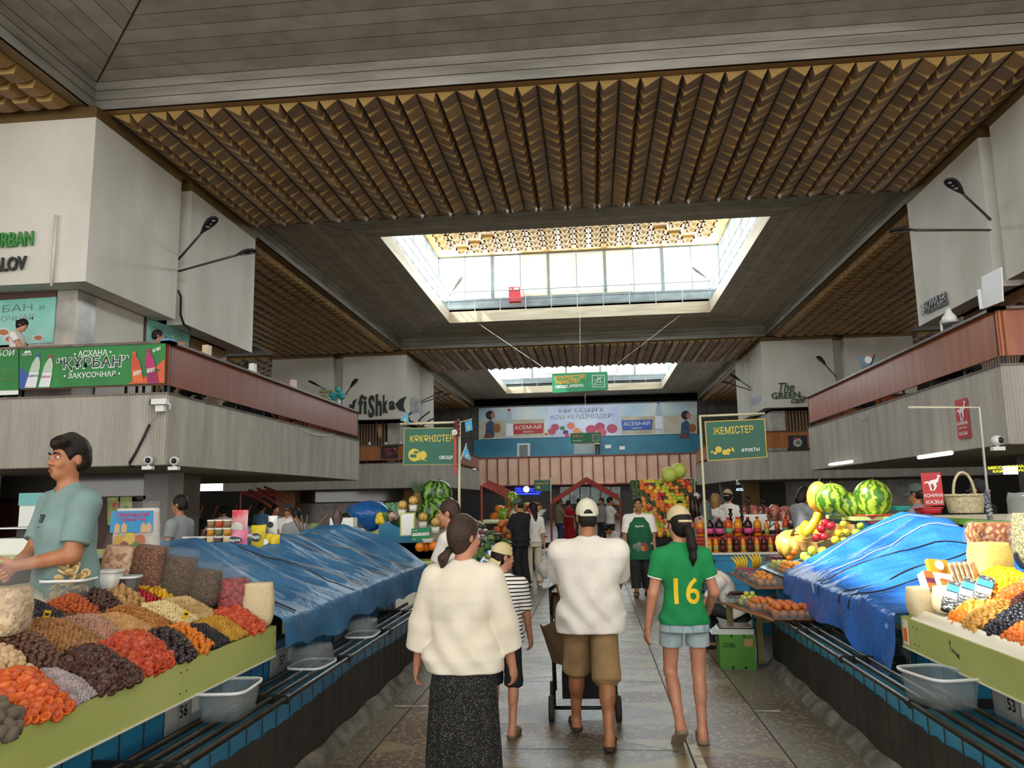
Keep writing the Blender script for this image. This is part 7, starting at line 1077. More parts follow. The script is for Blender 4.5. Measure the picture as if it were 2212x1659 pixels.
P = PL(X=-9.59); t = thing('wall_letters', 'narrow grey fish-shaped lettering on the side of the far left white wall', 'sign', (0, 0, 0)); ltext('fiShka', P, (887, 895), (905, 889), 36, K('letter_grey', '#77818a'), t, (1, 0, 0), bold=.02); paint(P, [(904, 885), (911, 872), (909, 890), (911, 906)], K('letter_grey', '#77818a'), 'fish_tail', t, (1, 0, 0))
P = PL(Y=39.97); t = thing('wall_letters', 'dark green café lettering on the far right white wall', 'sign', (0, 0, 0)); kg = K('letter_dark_green', '#1c4a38'); ltext('The', P, (1683, 846.5), (1716, 844.5), 20, kg, t, shear=.35, ext=.02, lift=.03); ltext('GREEN', P, (1667, 862), (1728, 859), 14, kg, t, bold=.01, ext=.02, lift=.03); ltext('café', P, (1709, 871.5), (1740, 869.5), 15, kg, t, shear=.35, ext=.02, lift=.03)
P = PL(X=8.79); t = thing('wall_letters', 'grey metal coffee-house letters with a face emblem on the right white wall', 'sign', (0, 0, 0)); kk = M('letter_metal', '#5b5d5c', .4, .4); ltext('BOWLER', P, (2000, 671.5), (2048, 648), 20, kk, t, (-1, 0, 0), bold=.01, ext=.02, lift=.03); ltext('COFFEE ROASTERS', P, (2002, 679), (2050, 657), 7, kk, t, (-1, 0, 0), ext=.02, lift=.03)
paint(P, disc(1993, 662, 4.5, 12, 6), kk, 'emblem_hat', t, (-1, 0, 0)); paint(P, disc(1993, 674, 3.6, 12, 9), kk, 'emblem_beard', t, (-1, 0, 0)); paint(P, [(1988, 664), (1999, 660), (1999, 662), (1988, 667)], kk, 'emblem_brim', t, (-1, 0, 0))
P = PL(X=8.79); t = thing('wall_plaque', 'small grey plaque on the side of the far right white wall', 'sign', (0, 0, 0)); quadbox(P, [(1622, 861), (1643, 853), (1643, 868), (1623, 876)], K('plaque', '#77777c', col2='#5c5c62', ns=5), 'plate', t, .03, (-1, 0, 0))
# hanging green boards on poles
def board(label, Y, px, words, frame, pole, arm, leaf, X=None):
    P = PL(Y=Y); t = thing('green_signboard', label, 'sign', (0, 0, 0)); g = K('board_green', '#125a46', col2='#0f513f', ns=2); cx = sum(p[0] for p in px) / 4; cy = sum(p[1] for p in px) / 4; quadbox(P, [(cx + (x - cx) * 1.03, cy + (y - cy) * 1.045) for x, y in px], frame, 'frame', t, .03); paint(P, px, g, 'green_face', t)
    for s, a, c, h, m_ in words: ltext(s, P, a, c, h, m_, t, bold=.012)
    for kind, pts in leaf: paint(P, pts, k_yl if kind == 'y' else g, 'printed_fruit' if kind == 'y' else 'printed_line', t)
    p = thing('sign_pole', 'cream pole carrying the ' + label, 'pole', (0, 0, 0)); pp = [P(*q) for q in pole]; MB().tube([(pp[0][0], pp[0][1], .735 if X else .0)] + pp, .022, 8).tube([P(*q) for q in arm], .02, 8).build('pole', M('cream_pole', '#c4bd9c', .5), p, True); return t, P
cab = [('y', disc(895, 983, 13, 18, 14)), ('g', disc(893, 985, 8, 12, 4)), ('g', disc(899, 977, 5, 10, 3)), ('y', disc(914, 983, 8, 14, 9)), ('y', [(912, 990), (925, 996), (910, 993)]), ('y', disc(900, 992, 10, 12, 3))]
sgL, P = board('left green signboard for vegetables with a drawn cabbage', 12.2, [(874.5, 926), (992, 925), (990, 1002), (872.5, 1003)], [('КӨКӨНІСТЕР', (886, 955), (980, 953), 14, k_yl), ('ОВОЩИ', (949, 992), (978, 991), 7, k_wh)], K('frame_gold', '#9c9442'), [(992, 1070), (993, 910)], [(864, 916), (995, 912)], cab)
t = thing('red_ribbon', 'long red ribbon hanging from the pole of the vegetable signboard', 'ribbon', (0, 0, 0)); quadbox(PL(Y=12.1), [(980, 943), (986, 943), (986, 1022), (981, 1022)], k_rd, 'ribbon', t, .004); t = thing('tinsel_garland', 'dark red tinsel wound round the corner of the vegetable sign pole', 'garland', (0, 0, 0)); MB().tube([PL(Y=12.08)(987 + 3 * math.sin(i), 908 + i * 1.6) for i in range(22)], .035, 7).build('tinsel', M('tinsel', '#5c2630', .4, bump=.9, bs=60), t, True)
t = thing('artificial_flower', 'white daisy tied to the red tinsel', 'flower', (0, 0, 0)); P = PL(Y=12.02); [paint(P, [(982, 934), (982 + 6 * math.cos(a - .25), 934 + 6 * math.sin(a - .25)), (982 + 6.5 * math.cos(a), 934 + 6.5 * math.sin(a)), (982 + 6 * math.cos(a + .25), 934 + 6 * math.sin(a + .25))], k_wh, 'petal', t) for a in np.linspace(0, 6.28, 10)[:-1]]; paint(P, disc(982, 934, 2.2, 10), k_yl, 'flower_centre', t, lift=.02)
m_flag = K('flag_sky', '#2f8fc0'); 
def flag(label, Y, px, stick, name='small_flag'):
    P = PL(Y=Y); t = thing(name, label, 'flag', (0, 0, 0)); quadbox(P, px, m_flag, 'cloth', t, .003); cx = sum(q[0] for q in px) / len(px); cy = sum(q[1] for q in px) / len(px); paint(P, disc(cx, cy + 2, 2.6, 10), k_yl, 'sun_emblem', t); paint(P, [(cx - 5, cy + 5), (cx, cy + 7), (cx + 5, cy + 5), (cx, cy + 9)], k_yl, 'eagle_emblem', t); MB().tube([P(*q) for q in stick], .008, 6).build('flag_stick', m_steel, t)
flag('small sky-blue flag with a yellow sun right of the vegetable sign pole', 12.15, [(1004, 912), (1019, 907), (1021, 929), (1006, 933)], [(994, 912), (1020, 905)]); flag('triangular sky-blue flag at the left tip of the cross arm', 12.15, [(864, 908), (879, 891), (884, 914)], [(884, 915), (888, 913)]); flag('drooping turquoise flag tied low on the vegetable sign pole', 12.15, [(1007, 960), (1018, 992), (1014, 994), (998, 985)], [(993, 1000), (1008, 957)])
pear_ = [('y', disc(1552, 971, 7, 16)), ('y', disc(1545, 979, 4, 12, 3)), ('y', disc(1538, 976, 3, 10, 2.4)), ('y', disc(1566, 977, 6, 14)), ('y', disc(1574, 973, 5, 12, 4)), ('y', disc(1573, 980, 3.5, 10, 2.6)), ('y', [(1580, 966), (1584, 968), (1587, 977), (1581, 974)])]
board('right green signboard for fruit with a drawn apple and pear', 13.6, [(1524, 912), (1650, 906), (1656, 986), (1530, 994)], [('ЖЕМІСТЕР', (1541, 939), (1628, 934), 15, k_yl), ('ФРУКТЫ', (1602, 977), (1641, 974), 7.5, k_wh)], K('frame_yellow', '#c9a52e'), [(1527, 1188), (1512, 898)], [(1510, 899), (1652, 893)], pear_, True)
for lab, Y, px, ws in (('distant green vegetable signboard above the left stalls', 32, [(1154, 1038), (1188, 1038), (1188, 1061), (1155, 1061)], ('КӨКӨНІСТЕР', (1157, 1047), (1185, 1046))), ('distant green grocery signboard above the right stalls', 30, [(1464, 1034), (1499, 1033), (1500, 1057), (1464, 1058)], ('АЗЫҚ-ТҮЛІК', (1467, 1043), (1496, 1042)))):
    board(lab, Y, px, [(ws[0], ws[1], ws[2], 4, k_yl)], K('board_green', '#125a46'), [(px[1][0] + 2, 1075), (px[1][0] + 2, 1033)], [(px[0][0] - 2, 1034), (px[1][0] + 3, 1033)], [('y', disc(px[0][0] + 9, 1053, 4, 10, 3))])
def hung(label, Y, px, drop, words, icon, wires):
    P = PL(Y=Y); P2 = PL(Y=Y + .9); t = thing('hanging_sign', label, 'sign', (0, 0, 0)); g = K('hung_green', '#1f8a58', col2='#1b7d4f', ns=2); quadbox(P, px, g, 'front_face', t, .05); b = MB(); f = [P(*q) for q in px]; mid = (f[2] + f[3]) / 2 + Vector((0, 1.1, 0)); top = (f[0] + f[1]) / 2 + Vector((0, 1.1, 0)); b.add([f[0], f[1], top, f[3], f[2], mid], [(0, 2, 5, 3), (1, 4, 5, 2), (3, 5, 4)]); b.build('back_faces', M('mirror_underside', '#8a938a', .2, .6), t)
    for s, a, c, h, m_ in words: ltext(s, P, a, c, h, m_, t, bold=.03)
    x0, y0, x1, y1 = icon
    for q in ([(x0, y0), (x1, y0), (x1, y0 + 1), (x0, y0 + 1)], [(x0, y1 - 1), (x1, y1 - 1), (x1, y1), (x0, y1)], [(x0, y0), (x0 + 1, y0), (x0 + 1, y1), (x0, y1)], [(x1 - 1, y0), (x1, y0), (x1, y1), (x1 - 1, y1)]): paint(P, q, k_wh, 'icon_frame', t)
    w_, h_ = x1 - x0, y1 - y0
    for pl in drop: MB().tube([P(x0 + u * w_, y0 + v * h_) - Vector((0, .02, 0)) for u, v in pl], .012, 5).build('icon_line', k_wh, t)
    for a, c in wires: MB().tube([P(*a), c], .006, 5).build('wire', m_steel, t)
veg = [[(.2, .8), (.35, .6), (.8, .65), (.8, .8), (.2, .85), (.2, .8)], [(.4, .6), (.5, .3), (.6, .35), (.7, .6)], [(.3, .45), (.5, .35), (.4, .2), (.5, .12), (.55, .3), (.75, .15), (.8, .2), (.6, .33)], [(.1, .5), (.3, .4), (.35, .5)]]
sheep = [[(.15, .35), (.3, .25), (.35, .4), (.5, .35), (.75, .38), (.85, .55), (.75, .68), (.7, .85), (.62, .7), (.4, .68), (.38, .85), (.3, .65), (.22, .5), (.12, .48), (.15, .35)]]
hung('large hanging green prism sign for vegetables and fruit over the aisle', 32, [(1192, 807.5), (1312, 803), (1314, 842), (1193.5, 849)], veg, [('КӨКӨНІСТЕР,', (1198.5, 820.5), (1266, 817), 8, K('amber', '#e0a42c')), ('ЖЕМІСТЕР', (1199.5, 829.5), (1252, 827), 7.5, K('amber', '#e0a42c')), ('ОВОЩИ, ФРУКТЫ', (1199.5, 839), (1260, 835.5), 6, k_wh)], (1279, 810, 1306, 836), [((1253, 805), at(1253, 660, Y=37)), ((1195, 808), (CX - 5, 37, 10.4)), ((1310, 804), (CX + 5, 37, 10.4))])
hung('smaller hanging green prism sign for lamb over the far aisle', 50, [(1232, 936), (1298, 934), (1298, 956), (1233, 958)], sheep, [('ҚОЙ ЕТІ', (1237, 945), (1260, 944), 5, K('amber', '#e0a42c')), ('БАРАНИНА', (1237, 954), (1257, 953.3), 3, k_wh)], (1279, 938, 1294, 953), [((1264, 935), at(1264, 850, Y=55))])
# welcome banner on the back wall
P = PL(Y=65.6); t = thing('welcome_banner', 'long welcome banner of mountains, vegetables and meat across the back wall', 'banner', (0, 0, 0)); B_ = M('banner_sky', '#a9c4d4', .5, col2='#d8dcd6', ns=.5, bump=.5, bs=1.5); quadbox(P, [(1034, 882), (1506, 867), (1506, 936), (1034, 949)], B_, 'sheet', t, .02)
st = M('banner_steppe', '#b3a88c', .6, col2='#c9c4b2', ns=1.); ml = M('banner_lilac', '#b9bede', .6, col2='#d3dbe8', ns=.6)
for x0, x1 in ((1034, 1092), (1101, 1176), (1342, 1416), (1434, 1506)): yy = lambda x: 949 - (x - 1034) * .0275; paint(P, [(x0, yy(x0) - 40), (x1, yy(x1) - 40), (x1, yy(x1) - 2), (x0, yy(x0) - 2)], st, 'printed_steppe', t)
paint(P, [(1183, 878), (1338, 873), (1338, 940), (1183, 944)], ml, 'printed_sky', t); ltext('КӨК БАЗАРҒА', P, (1208, 893), (1304, 890), 9, K('slate_ink', '#5d5f62'), t); ltext('ҚОШ КЕЛДІҢІЗДЕР!', P, (1190, 906), (1324, 902), 9, K('slate_ink', '#5d5f62'), t)
for i, (x, y, r, c) in enumerate(((1192, 932, 9, '#b8443a'), (1199, 923, 9, '#a83a34'), (1215, 925, 6, '#4f7a3a'), (1222, 934, 6, '#4a2438'), (1233, 920, 9, '#d8762c'), (1246, 931, 8, '#dc8a2c'), (1225, 940, 5, '#c24a30'), (1277, 928, 12, '#b8414a'), (1296, 922, 11, '#a83a48'), (1300, 934, 11, '#c05660'), (1322, 926, 12, '#b04650'), (1255, 936, 5, '#8a9a3a'), (1180, 938, 4, '#c86a30'))): paint(P, disc(x, y, r, 12, r * .85), K('ban%d' % i, c, col2=c[:5] + '70', ns=3), 'printed_food', t)
for x0, s in ((1062, 1), (1484, 1)):
    for m_, q in ((K('ink_hair', '#2a2220'), disc(x0 - 3, 897, 10, 12, 10)), (K('ink_face', '#b07a60'), disc(x0 + 3, 898, 5, 10, 7)), (K('ink_coat', '#35597a', col2='#27324a', ns=3), [(x0 - 14, 944), (x0 - 12, 915), (x0 - 2, 907), (x0 + 6, 915), (x0 + 6, 944)]), (K('ink_fur', '#9a5a38'), disc(x0 + 12, 925, 8, 12, 10)), (K('ink_skirt', '#6a4038'), [(x0 - 18, 947), (x0 - 12, 935), (x0 + 2, 938), (x0 + 4, 946)])): paint(P, q, m_, 'printed_figure', t)
for x0, y0, c, cc in ((1107, 922, K('ban_red', '#b3222a'), 1), (1342, 914, K('ban_blue', '#2c55a8'), 2)): paint(P, [(x0, y0 - 6), (x0 + 68, y0 - 8), (x0 + 66, y0 + 14), (x0 + 3, y0 + 16)], c, 'printed_ribbon', t); ltext('АСЕМ•АЙ', P, (x0 + 5, y0 + 6), (x0 + 62, y0 + 4), 8, k_wh, t); ltext('САРЫАҒАШ', P, (x0 + 22, y0 + 13), (x0 + 44, y0 + 12), 3.5, k_wh, t)
for x0, y0, c in ((1100, 900, k_rd), (1422, 884, k_bl)): paint(P, [(x0 - 3, y0 - 12), (x0 + 3, y0 - 12), (x0 + 9, y0 + 12), (x0 + 9, y0 + 45), (x0 - 7, y0 + 46), (x0 - 7, y0 + 12)], K('bottle_clear', '#a9b9c4'), 'printed_bottle', t); paint(P, [(x0 - 7, y0 + 15), (x0 + 9, y0 + 15), (x0 + 9, y0 + 42), (x0 - 7, y0 + 42)], K('label_white', '#dfe0e6'), 'printed_label', t); paint(P, [(x0 - 3, y0 - 17), (x0 + 3, y0 - 17), (x0 + 3, y0 - 12), (x0 - 3, y0 - 12)], c, 'printed_cap', t)
# doors and papers on the teal wall, shop signs under it
P = PL(Y=65.6); d1 = struct(quadbox(P, [(1117, 958), (1145, 957), (1145, 985), (1117, 986)], K('door_white', '#c9cfd0'), 'door_1', None, .05)); paint(P, [(1122, 962), (1140, 961), (1140, 985), (1122, 986)], K('door_pane', '#6f7a78'), 'door_glass', d1); d2 = struct(quadbox(P, [(1240, 958), (1292, 956), (1292, 979), (1240, 981)], K('opening_grey', '#98a6a8'), 'door_2', None, .02)); 
for lab, q in (('white notice on the teal wall right of the doorway', [(1307, 961), (1320, 960.5), (1320, 968), (1307, 968.5)]), ('second white notice further right on the teal wall', [(1338, 964), (1350, 963.5), (1350, 971), (1338, 971.5)])): t = thing('wall_notice', lab, 'notice', (0, 0, 0)); quadbox(P, q, k_wh, 'paper', t, .01)
P = PL(Y=65.3); t = thing('lit_shop_sign', 'glowing blue delicatessen sign with a white disc under the pink gallery', 'sign', (0, 0, 0)); bl = M('neon_blue', '#1a2cff', .4, emit=3.5); ltext('DELI', P, (1113, 1063), (1130, 1063), 10, bl, t, bold=.02); ltext('FOOD', P, (1146, 1063), (1170, 1063), 9, bl, t, bold=.02); paint(P, disc(1137, 1057, 6.5, 16), M('neon_white', '#ffffff', .4, emit=2.5), 'white_disc', t); paint(P, [(1117, 1066), (1165, 1065), (1165, 1068), (1117, 1068)], bl, 'underline', t); ltext('market', P, (1122, 1050), (1134, 1050), 4, bl, t)
for lab, s, q, m_ in (('white lit shop lettering left of the red sign', 'ФИРМАЛЫҚ', (1384, 1413, 1055), M('neon_pale', '#bfe6ff', .4, emit=2)), ('red and white lit oval shop sign', 'Болашақ', (1422, 1450, 1056), M('neon_pink', '#ff8a9a', .4, emit=2)), ('white lit shop lettering right of the red sign', 'ФИРМА', (1458, 1478, 1056), M('neon_pale', '#bfe6ff')), ('white lit lettering under the far right gallery', 'АСХАНА', (1590, 1618, 1060), M('neon_pale', '#bfe6ff'))):
    t = thing('lit_shop_sign', lab, 'sign', (0, 0, 0)); ltext(s, P if q[0] < 1500 else PL(Y=43.9), (q[0], q[2]), (q[1], q[2] - .5), 5, m_, t, bold=.02)
t = thing('price_display', 'yellow lit scrolling text in the dark window at the right edge', 'display', (0, 0, 0)); P = PL(Y=16.38); ltext('МЯСО КОНИНА', P, (2135, 1014), (2212, 1010), 6, M('neon_yellow', '#e8e020', .4, emit=1.5), t, bold=.02); ltext('КАЗЫ ШУЖУК', P, (2145, 1021), (2212, 1018), 5, M('neon_yellow', '#e8e020'), t, bold=.02)
# glazed far entrance with bright panes, red gable frames of the stalls
P = PL(Y=65.2); 
for i in range(6): x = 1210 + i * 22; w_ = struct(quadbox(P, [(x, 1052), (x + 20, 1051.5), (x + 20, 1088), (x, 1088)], M('bright_pane', '#9fb3ae', .15, col2='#5c6b69', ns=1.2), 'window_%d' % (20 + i), None, .02))
m_fr = M('red_frame', '#9a3f36', .5)
for i, (Y, xs, lab) in enumerate(((24, ((1190, 1090), (1266, 1040), (1340, 1082)), 'red steel gable frame over the far aisle stalls'), (22, ((1040, 1048), (1072, 1062), (1100, 1078)), 'red steel frame rising behind the left vegetable stall'), (20, ((520, 1062), (560, 1078), (590, 1098)), 'lit red steel stall frame seen past the dark pillar'))):
    P = PL(Y=Y); t = thing('gable_frame', lab, 'frame', (0, 0, 0)); q = [P(*p) for p in xs]
    for k in range(4): o = Vector((0, .5 * k, .05 * k)); MB().tube([p + o for p in q], .035, 6).build('rafter', m_fr, t)
    for p in (q[0], q[-1]): MB().tube([p, (p[0], p[1], 0)], .035, 6).build('post', m_fr, t)
    for u in (.2, .4, .6, .8): a = q[0].lerp(q[1], u); c = a + Vector((0, 1.6, .1)); MB().tube([a, c], .02, 6).build('brace', m_fr, t)
for j in range(9): t = thing('clothes_rail', 'leaning red rail of the lit stall frames past the dark pillar', 'rail', (-12.2 + .28 * j, 20.4 + .1 * j, 0), group='leaning red rails'); MB().tube([(0, 0, .6), (.25 + .1 * (j % 3), 0, 1.7)], .03, 6).build('rail', M('bright_red_frame', '#c25a40', .5), t)
# street-lamp style luminaires
m_lens = M('lens', '#b9beb9', .15, .3)
def lamp(label, base, tip, hl=.62, mat=None):
    t = thing('street_lamp', label, 'lamp', tuple(base)); v = Vector(tip) - Vector(base); L = v.length; R = v.to_track_quat('Z', 'Y').to_matrix().to_4x4(); mat = mat or m_black; MB().tube([(0, 0, 0), v * ((L - hl) / L)], .028, 8).build('arm', M('arm_steel', '#4a4c4a', .4, .4) if mat is m_black else mat, t, True)
    b = MB(); prof = [(.03, .0), (.05, .08), (.09, .2), (.13, .38), (.135, .5), (.1, .6), (.03, .64)]; b.lathe([(r, z * hl / .64) for r, z in prof], 14, (0, 0, 0)); V = b.v[0]; V[:, 1] *= .35; o = b.build('lamp_head', mat, t, True); o.location = v * ((L - hl) / L); o.rotation_euler = R.to_euler()
    ln = MB()
    for z in (.3, .42, .53): ln.ell((0, .03 if (R @ Vector((0, 1, 0)))[2] < 0 else -.03, z * hl / .64), (.05, .02, .045), 10, 6)
    q = ln.build('lens', m_lens, t, True); q.location = o.location; q.rotation_euler = o.rotation_euler
G = lambda px, py, **k: at(px, py, **k)
lamp('black street lamp angled up from the groove of the left white wall', G(386, 560, X=-9.75), G(466, 468, Y=16.2), .7); lamp('black street lamp reaching right from the groove of the left white wall', G(386, 586, X=-9.75), G(551, 540, Y=15.4), .75); lamp('black street lamp angled up from the groove of the right white wall', G(2139, 474, X=8.85), G(2046, 386, Y=16), .7); lamp('black street lamp reaching left from the groove of the right white wall', G(2139, 497, X=8.85), G(1924, 497, Y=15.2), .8)
lamp('dark lamp leaning left from the far left white wall', G(715, 848, Y=39.9), G(666, 822, Y=38.3), 1); lamp('dark lamp leaning right from the far left white wall', G(738, 864, Y=39.9), G(771, 818, Y=38.3), 1); lamp('upper dark lamp on the aisle side of the far left column', G(911, 866, X=-9.6), G(957, 845, Y=42), 1); lamp('lower dark lamp on the aisle side of the far left column', G(911, 870, X=-9.6), G(972, 850, Y=41.5), 1)
lamp('dark lamp leaning left from the far right white wall', G(1806, 814, Y=39.9), G(1766, 769, Y=38.3), 1); lamp('upper dark lamp on the aisle side of the far right column', G(1622, 838, X=8.8), G(1577, 808, Y=42), 1); lamp('lower dark lamp on the aisle side of the far right column', G(1622, 843, X=8.8), G(1560, 824, Y=41.5), 1)
lamp('pale lamp on the left corner of the near lantern railing', G(970, 640, Y=36.7), G(999, 598, Y=36.2), .9, M('lamp_pale', '#9a968c', .4)); lamp('pale lamp on the right corner of the near lantern railing', G(1536, 608, Y=36.7), G(1494, 577, Y=36.2), .9, M('lamp_pale', '#9a968c'))
t = thing('fire_hose_box', 'red fire hose box hanging on the near lantern railing', 'box', (0, 0, 0)); P = PL(Y=36.75); quadbox(P, [(1098.5, 620), (1123.5, 619.5), (1125, 650), (1099.5, 651.5)], k_rd, 'cabinet', t, .3); ltext('ПК', P, (1100.5, 628), (1106, 628), 5, k_wh, t); paint(P, [(1110, 622), (1121, 621.5), (1121, 627), (1110, 627.5)], k_wh, 'white_label', t)
# cameras, cables, pipes
def dome(label, p):
    t = thing('security_camera', label, 'camera', tuple(p)); MB().ell((0, 0, .1), (.085, .085, .085), 14, 10).build('dome', M('camera_white', '#d9d9d6', .35), t, True); MB().ell((.02, -.055, .1), (.05, .045, .05), 12, 8).build('lens', m_black, t, True); MB().box((-.09, -.05, -.06), (.09, .05, .0)).build('mount', M('camera_white', '#d9d9d6'), t); MB().tube([(0, 0, 0), (0, 0, .04)], .02, 8).build('neck', M('camera_white', '#d9d9d6'), t)
dome('white dome camera left of the pair under the left gallery corner', G(320, 1007, Y=13.1)); dome('white dome camera right of the pair under the left gallery corner', G(376, 1008, Y=13.3)); dome('white dome camera under the right gallery by the foil-wrapped pole', G(2155, 965, Y=13)); dome('white dome camera at the corner of the far right gallery', G(1594, 1044, Y=37.1))
t = thing('security_camera', 'white box camera bracketed on the left gallery corner', 'camera', tuple(G(345, 868, Y=13.05))); cw = M('camera_white', '#d9d9d6'); MB().box((-.13, -.06, -.05), (.15, .05, .05)).build('housing', cw, t); MB().box((-.17, -.055, -.055), (-.13, .045, .045)).build('lens', m_black, t); MB().box((-.08, .0, -.17), (.08, .1, -.06)).build('junction_box', cw, t); MB().tube([(.12, 0, 0), (.17, .05, -.05), (.14, .1, -.12)], .02, 8).build('bracket', cw, t)
def cable(label, pts, r, mat, nm='cable'): o = MB().tube(pts, r, 6).build(nm, mat, None, True); tag(o, label, nm)
P = PL(Y=13.15); cable('black cable running slantwise down the left gallery edge', [P(323, 917), P(310, 945), P(292, 980), P(280, 1000), P(281, 1008), P(302, 1008)], .022, m_black); cable('thin grey wire from the box camera to the black cable', [P(340, 884), P(337, 895), P(323, 917)], .006, m_steel); P = PL(X=-9.72); cable('black conduit curving down the groove of the left white wall', [P(385, 628), P(391, 640), P(390, 680), P(397, 700), P(412, 712)], .03, m_black, 'conduit'); P = PL(Y=13.7); cable('white pipe running down the left white wall', [P(122, 464), P(111, 618)], .03, M('white_pipe', '#cfc9bc', .5), 'pipe'); P = PL(X=6.6); cable('loose wire loop hanging on the right gallery edge', [P(1858, 896), P(1858, 902), P(1866, 905), P(1873, 901), P(1874, 890)], .008, m_steel); P = PL(X=-7.5); cable('loose wire sagging along the left gallery edge', [P(640, 920), P(665, 935), P(690, 941), P(722, 938)], .008, m_steel)
t = thing('fluorescent_tube', 'white tube light under the edge of the right gallery', 'lamp', (0, 0, 0)); MB().tube([G(1790, 1004, Y=23), G(1840, 997, Y=20)], .04, 8).build('tube', M('tube_white', '#e8efe8', .4, emit=1.0), t); t = thing('fluorescent_tube', 'second tube light under the right gallery nearer the camera', 'lamp', (0, 0, 0)); MB().tube([G(1985, 988, Y=16), G(2055, 978, Y=14.5)], .04, 8).build('tube', M('tube_white', '#e8efe8'), t)
# posters, trophies and small things on the galleries
def poster(label, Y, px, bgm, dots):
    P = PL(Y=Y); t = thing('food_poster', label, 'poster', (0, 0, 0)); quadbox(P, px, bgm, 'sheet', t, .02)
    for x, y, r, c, ry in dots: paint(P, disc(x, y, r, 14, ry), K('dish_' + c[1:], c), 'printed_food', t)
kd = K('poster_black', '#1a1b20'); poster('dark poster of grilled sausages on the far left gallery', 39.5, [(823, 963), (860, 962), (860, 990), (823, 991)], kd, [(838, 970, 9, '#7a3238', 2), (836, 975, 9, '#6e2a30', 2), (842, 980, 10, '#7a3238', 2), (838, 985, 9, '#6e2a30', 2), (853, 970, 3, '#c23a38', 2.5), (856, 976, 2, '#c23a38', 2)]); poster('dark poster of a plated dish on the far right gallery', 37.2, [(1702, 941), (1743, 940), (1745, 969), (1704, 970)], kd, [(1723, 955, 11.5, '#3a3d42', 12), (1723, 956, 9, '#b9b4a8', 9), (1724, 956, 6, '#6a6a50', 5), (1719, 948, 4, '#c0343a', 3)])
t = thing('animal_skull', 'pale deer skull mounted on the slatted wall of the far left gallery', 'trophy', tuple(G(820, 930, Y=41.1))); MB().lathe([(.03, -.45), (.1, -.3), (.16, -.0), (.2, .2), (.12, .34)], 10).build('skull', M('bone', '#a8895c', .6), t, True); [MB().tube([(s * .1, 0, .3), (s * .22, -.05, .5), (s * .2, -.1, .62)], .03, 6).build('horn', M('horn_brown', '#6d5638', .6), t) for s in (-1, 1)]
t = thing('dry_antlers', 'dark dry branch of antlers behind the vegetable signboard', 'antlers', tuple(G(905, 922, Y=40.5))); [MB().tube([(x * .1, 0, 0), (x * .5, 0, .35), (x * .9 + .3, 0, .6), (x * 1.0 + .6, 0, .8)], .04, 6).build('branch', m_dark, t) for x in (-1, 0, 1.2)]
t = thing('white_panel', 'white sheet panel standing on the corner of the right gallery rail', 'panel', (0, 0, 0)); P = PL(X=6.75); quadbox(P, [(2120, 598), (2162, 577), (2166, 651), (2122, 668)], K('panel_white', '#dcdada'), 'sheet', t, .02, (-1, 0, 0)); t = thing('paper_roll', 'white roll leaning beside the white panel on the right gallery', 'roll', (0, 0, 0)); MB().tube([P(2115, 626), P(2121, 668)], .035, 10).build('roll', K('panel_white', '#dcdada'), t)
t = thing('desk_lamp', 'white desk lamp on the right gallery rail', 'lamp', tuple(G(2052, 703, X=6.85))); cw2 = M('lamp_white', '#e0e0de', .35); MB().lathe([(.15, .0), (.12, .12), (.06, .2), (.04, .28)], 14, (0, 0, .05)).build('lamp_shade', cw2, t, True); MB().tube([(0, .35, -.25), (0, .35, .15), (0, .1, .2)], .025, 8).build('arm', cw2, t)
t = thing('potted_flowers', 'vase of turquoise flowers at the far end of the left gallery rail', 'flowers', tuple(G(731, 880, X=-7.8))); MB().lathe([(.06, 0), (.08, .1), (.05, .25)], 10).build('vase', M('vase_glass', '#a9b9bc', .1), t, True); [MB().ell((RNG.uniform(-.25, .2), RNG.uniform(-.2, .2), RNG.uniform(.3, .6)), (.1, .1, .09), 8, 6).build('bloom', M('bloom_turquoise', '#2f9a9c', .6), t, True) for _ in range(7)]; [MB().ell((RNG.uniform(-.5, -.1), RNG.uniform(-.2, .2), RNG.uniform(.2, .6)), (.12, .04, .05), 8, 6).build('leaf', M('leaf_dry', '#7d8a4a', .7), t, True) for _ in range(6)]
t = thing('clown_board', 'blue board with a white disc and red bow standing on the right gallery rail', 'board', (0, 0, 0)); P = PL(X=6.9); quadbox(P, [(1850, 770), (1888, 767), (1880, 788), (1862, 796)], K('board_blue', '#2c4a66'), 'board', t, .03, (-1, 0, 0)); paint(P, disc(1876, 777, 8, 12), k_wh, 'white_disc', t, (-1, 0, 0)); paint(P, [(1874, 767), (1884, 766), (1886, 774), (1878, 771)], k_rd, 'red_bow', t, (-1, 0, 0))
for lab, q, m_ in (('cream napkin box on the left gallery rail', (447, 757), K('napkin', '#d8c4a0')), ('small white menu card on the left gallery rail', (546, 797), k_wh), ('pink cup on the left gallery rail', (634, 830), K('cup_pink', '#d8b8b4'))): p = G(*q, X=-7.6); t = thing('table_item', lab, 'item', (p[0], p[1], 4.675)); MB().box((-.06, -.08, 0), (.06, .08, .2)).build('item', m_, t)
for i in range(5): t = thing('cafe_chair', 'dark chair low behind the left gallery parapet', 'chair', (-8.7, 14.2 + 2 * i, 3.735), .4 * i, 'dark chairs on the left gallery'); MB().box((-.2, -.2, .42), (.2, .2, .46)).build('seat', m_black, t); MB().box((-.2, -.22, .5), (.2, -.19, .85)).build('backrest', m_black, t); [MB().box((x - .02, y - .02, 0), (x + .02, y + .02, .42)).build('leg', m_black, t) for x in (-.18, .18) for y in (-.18, .18)]
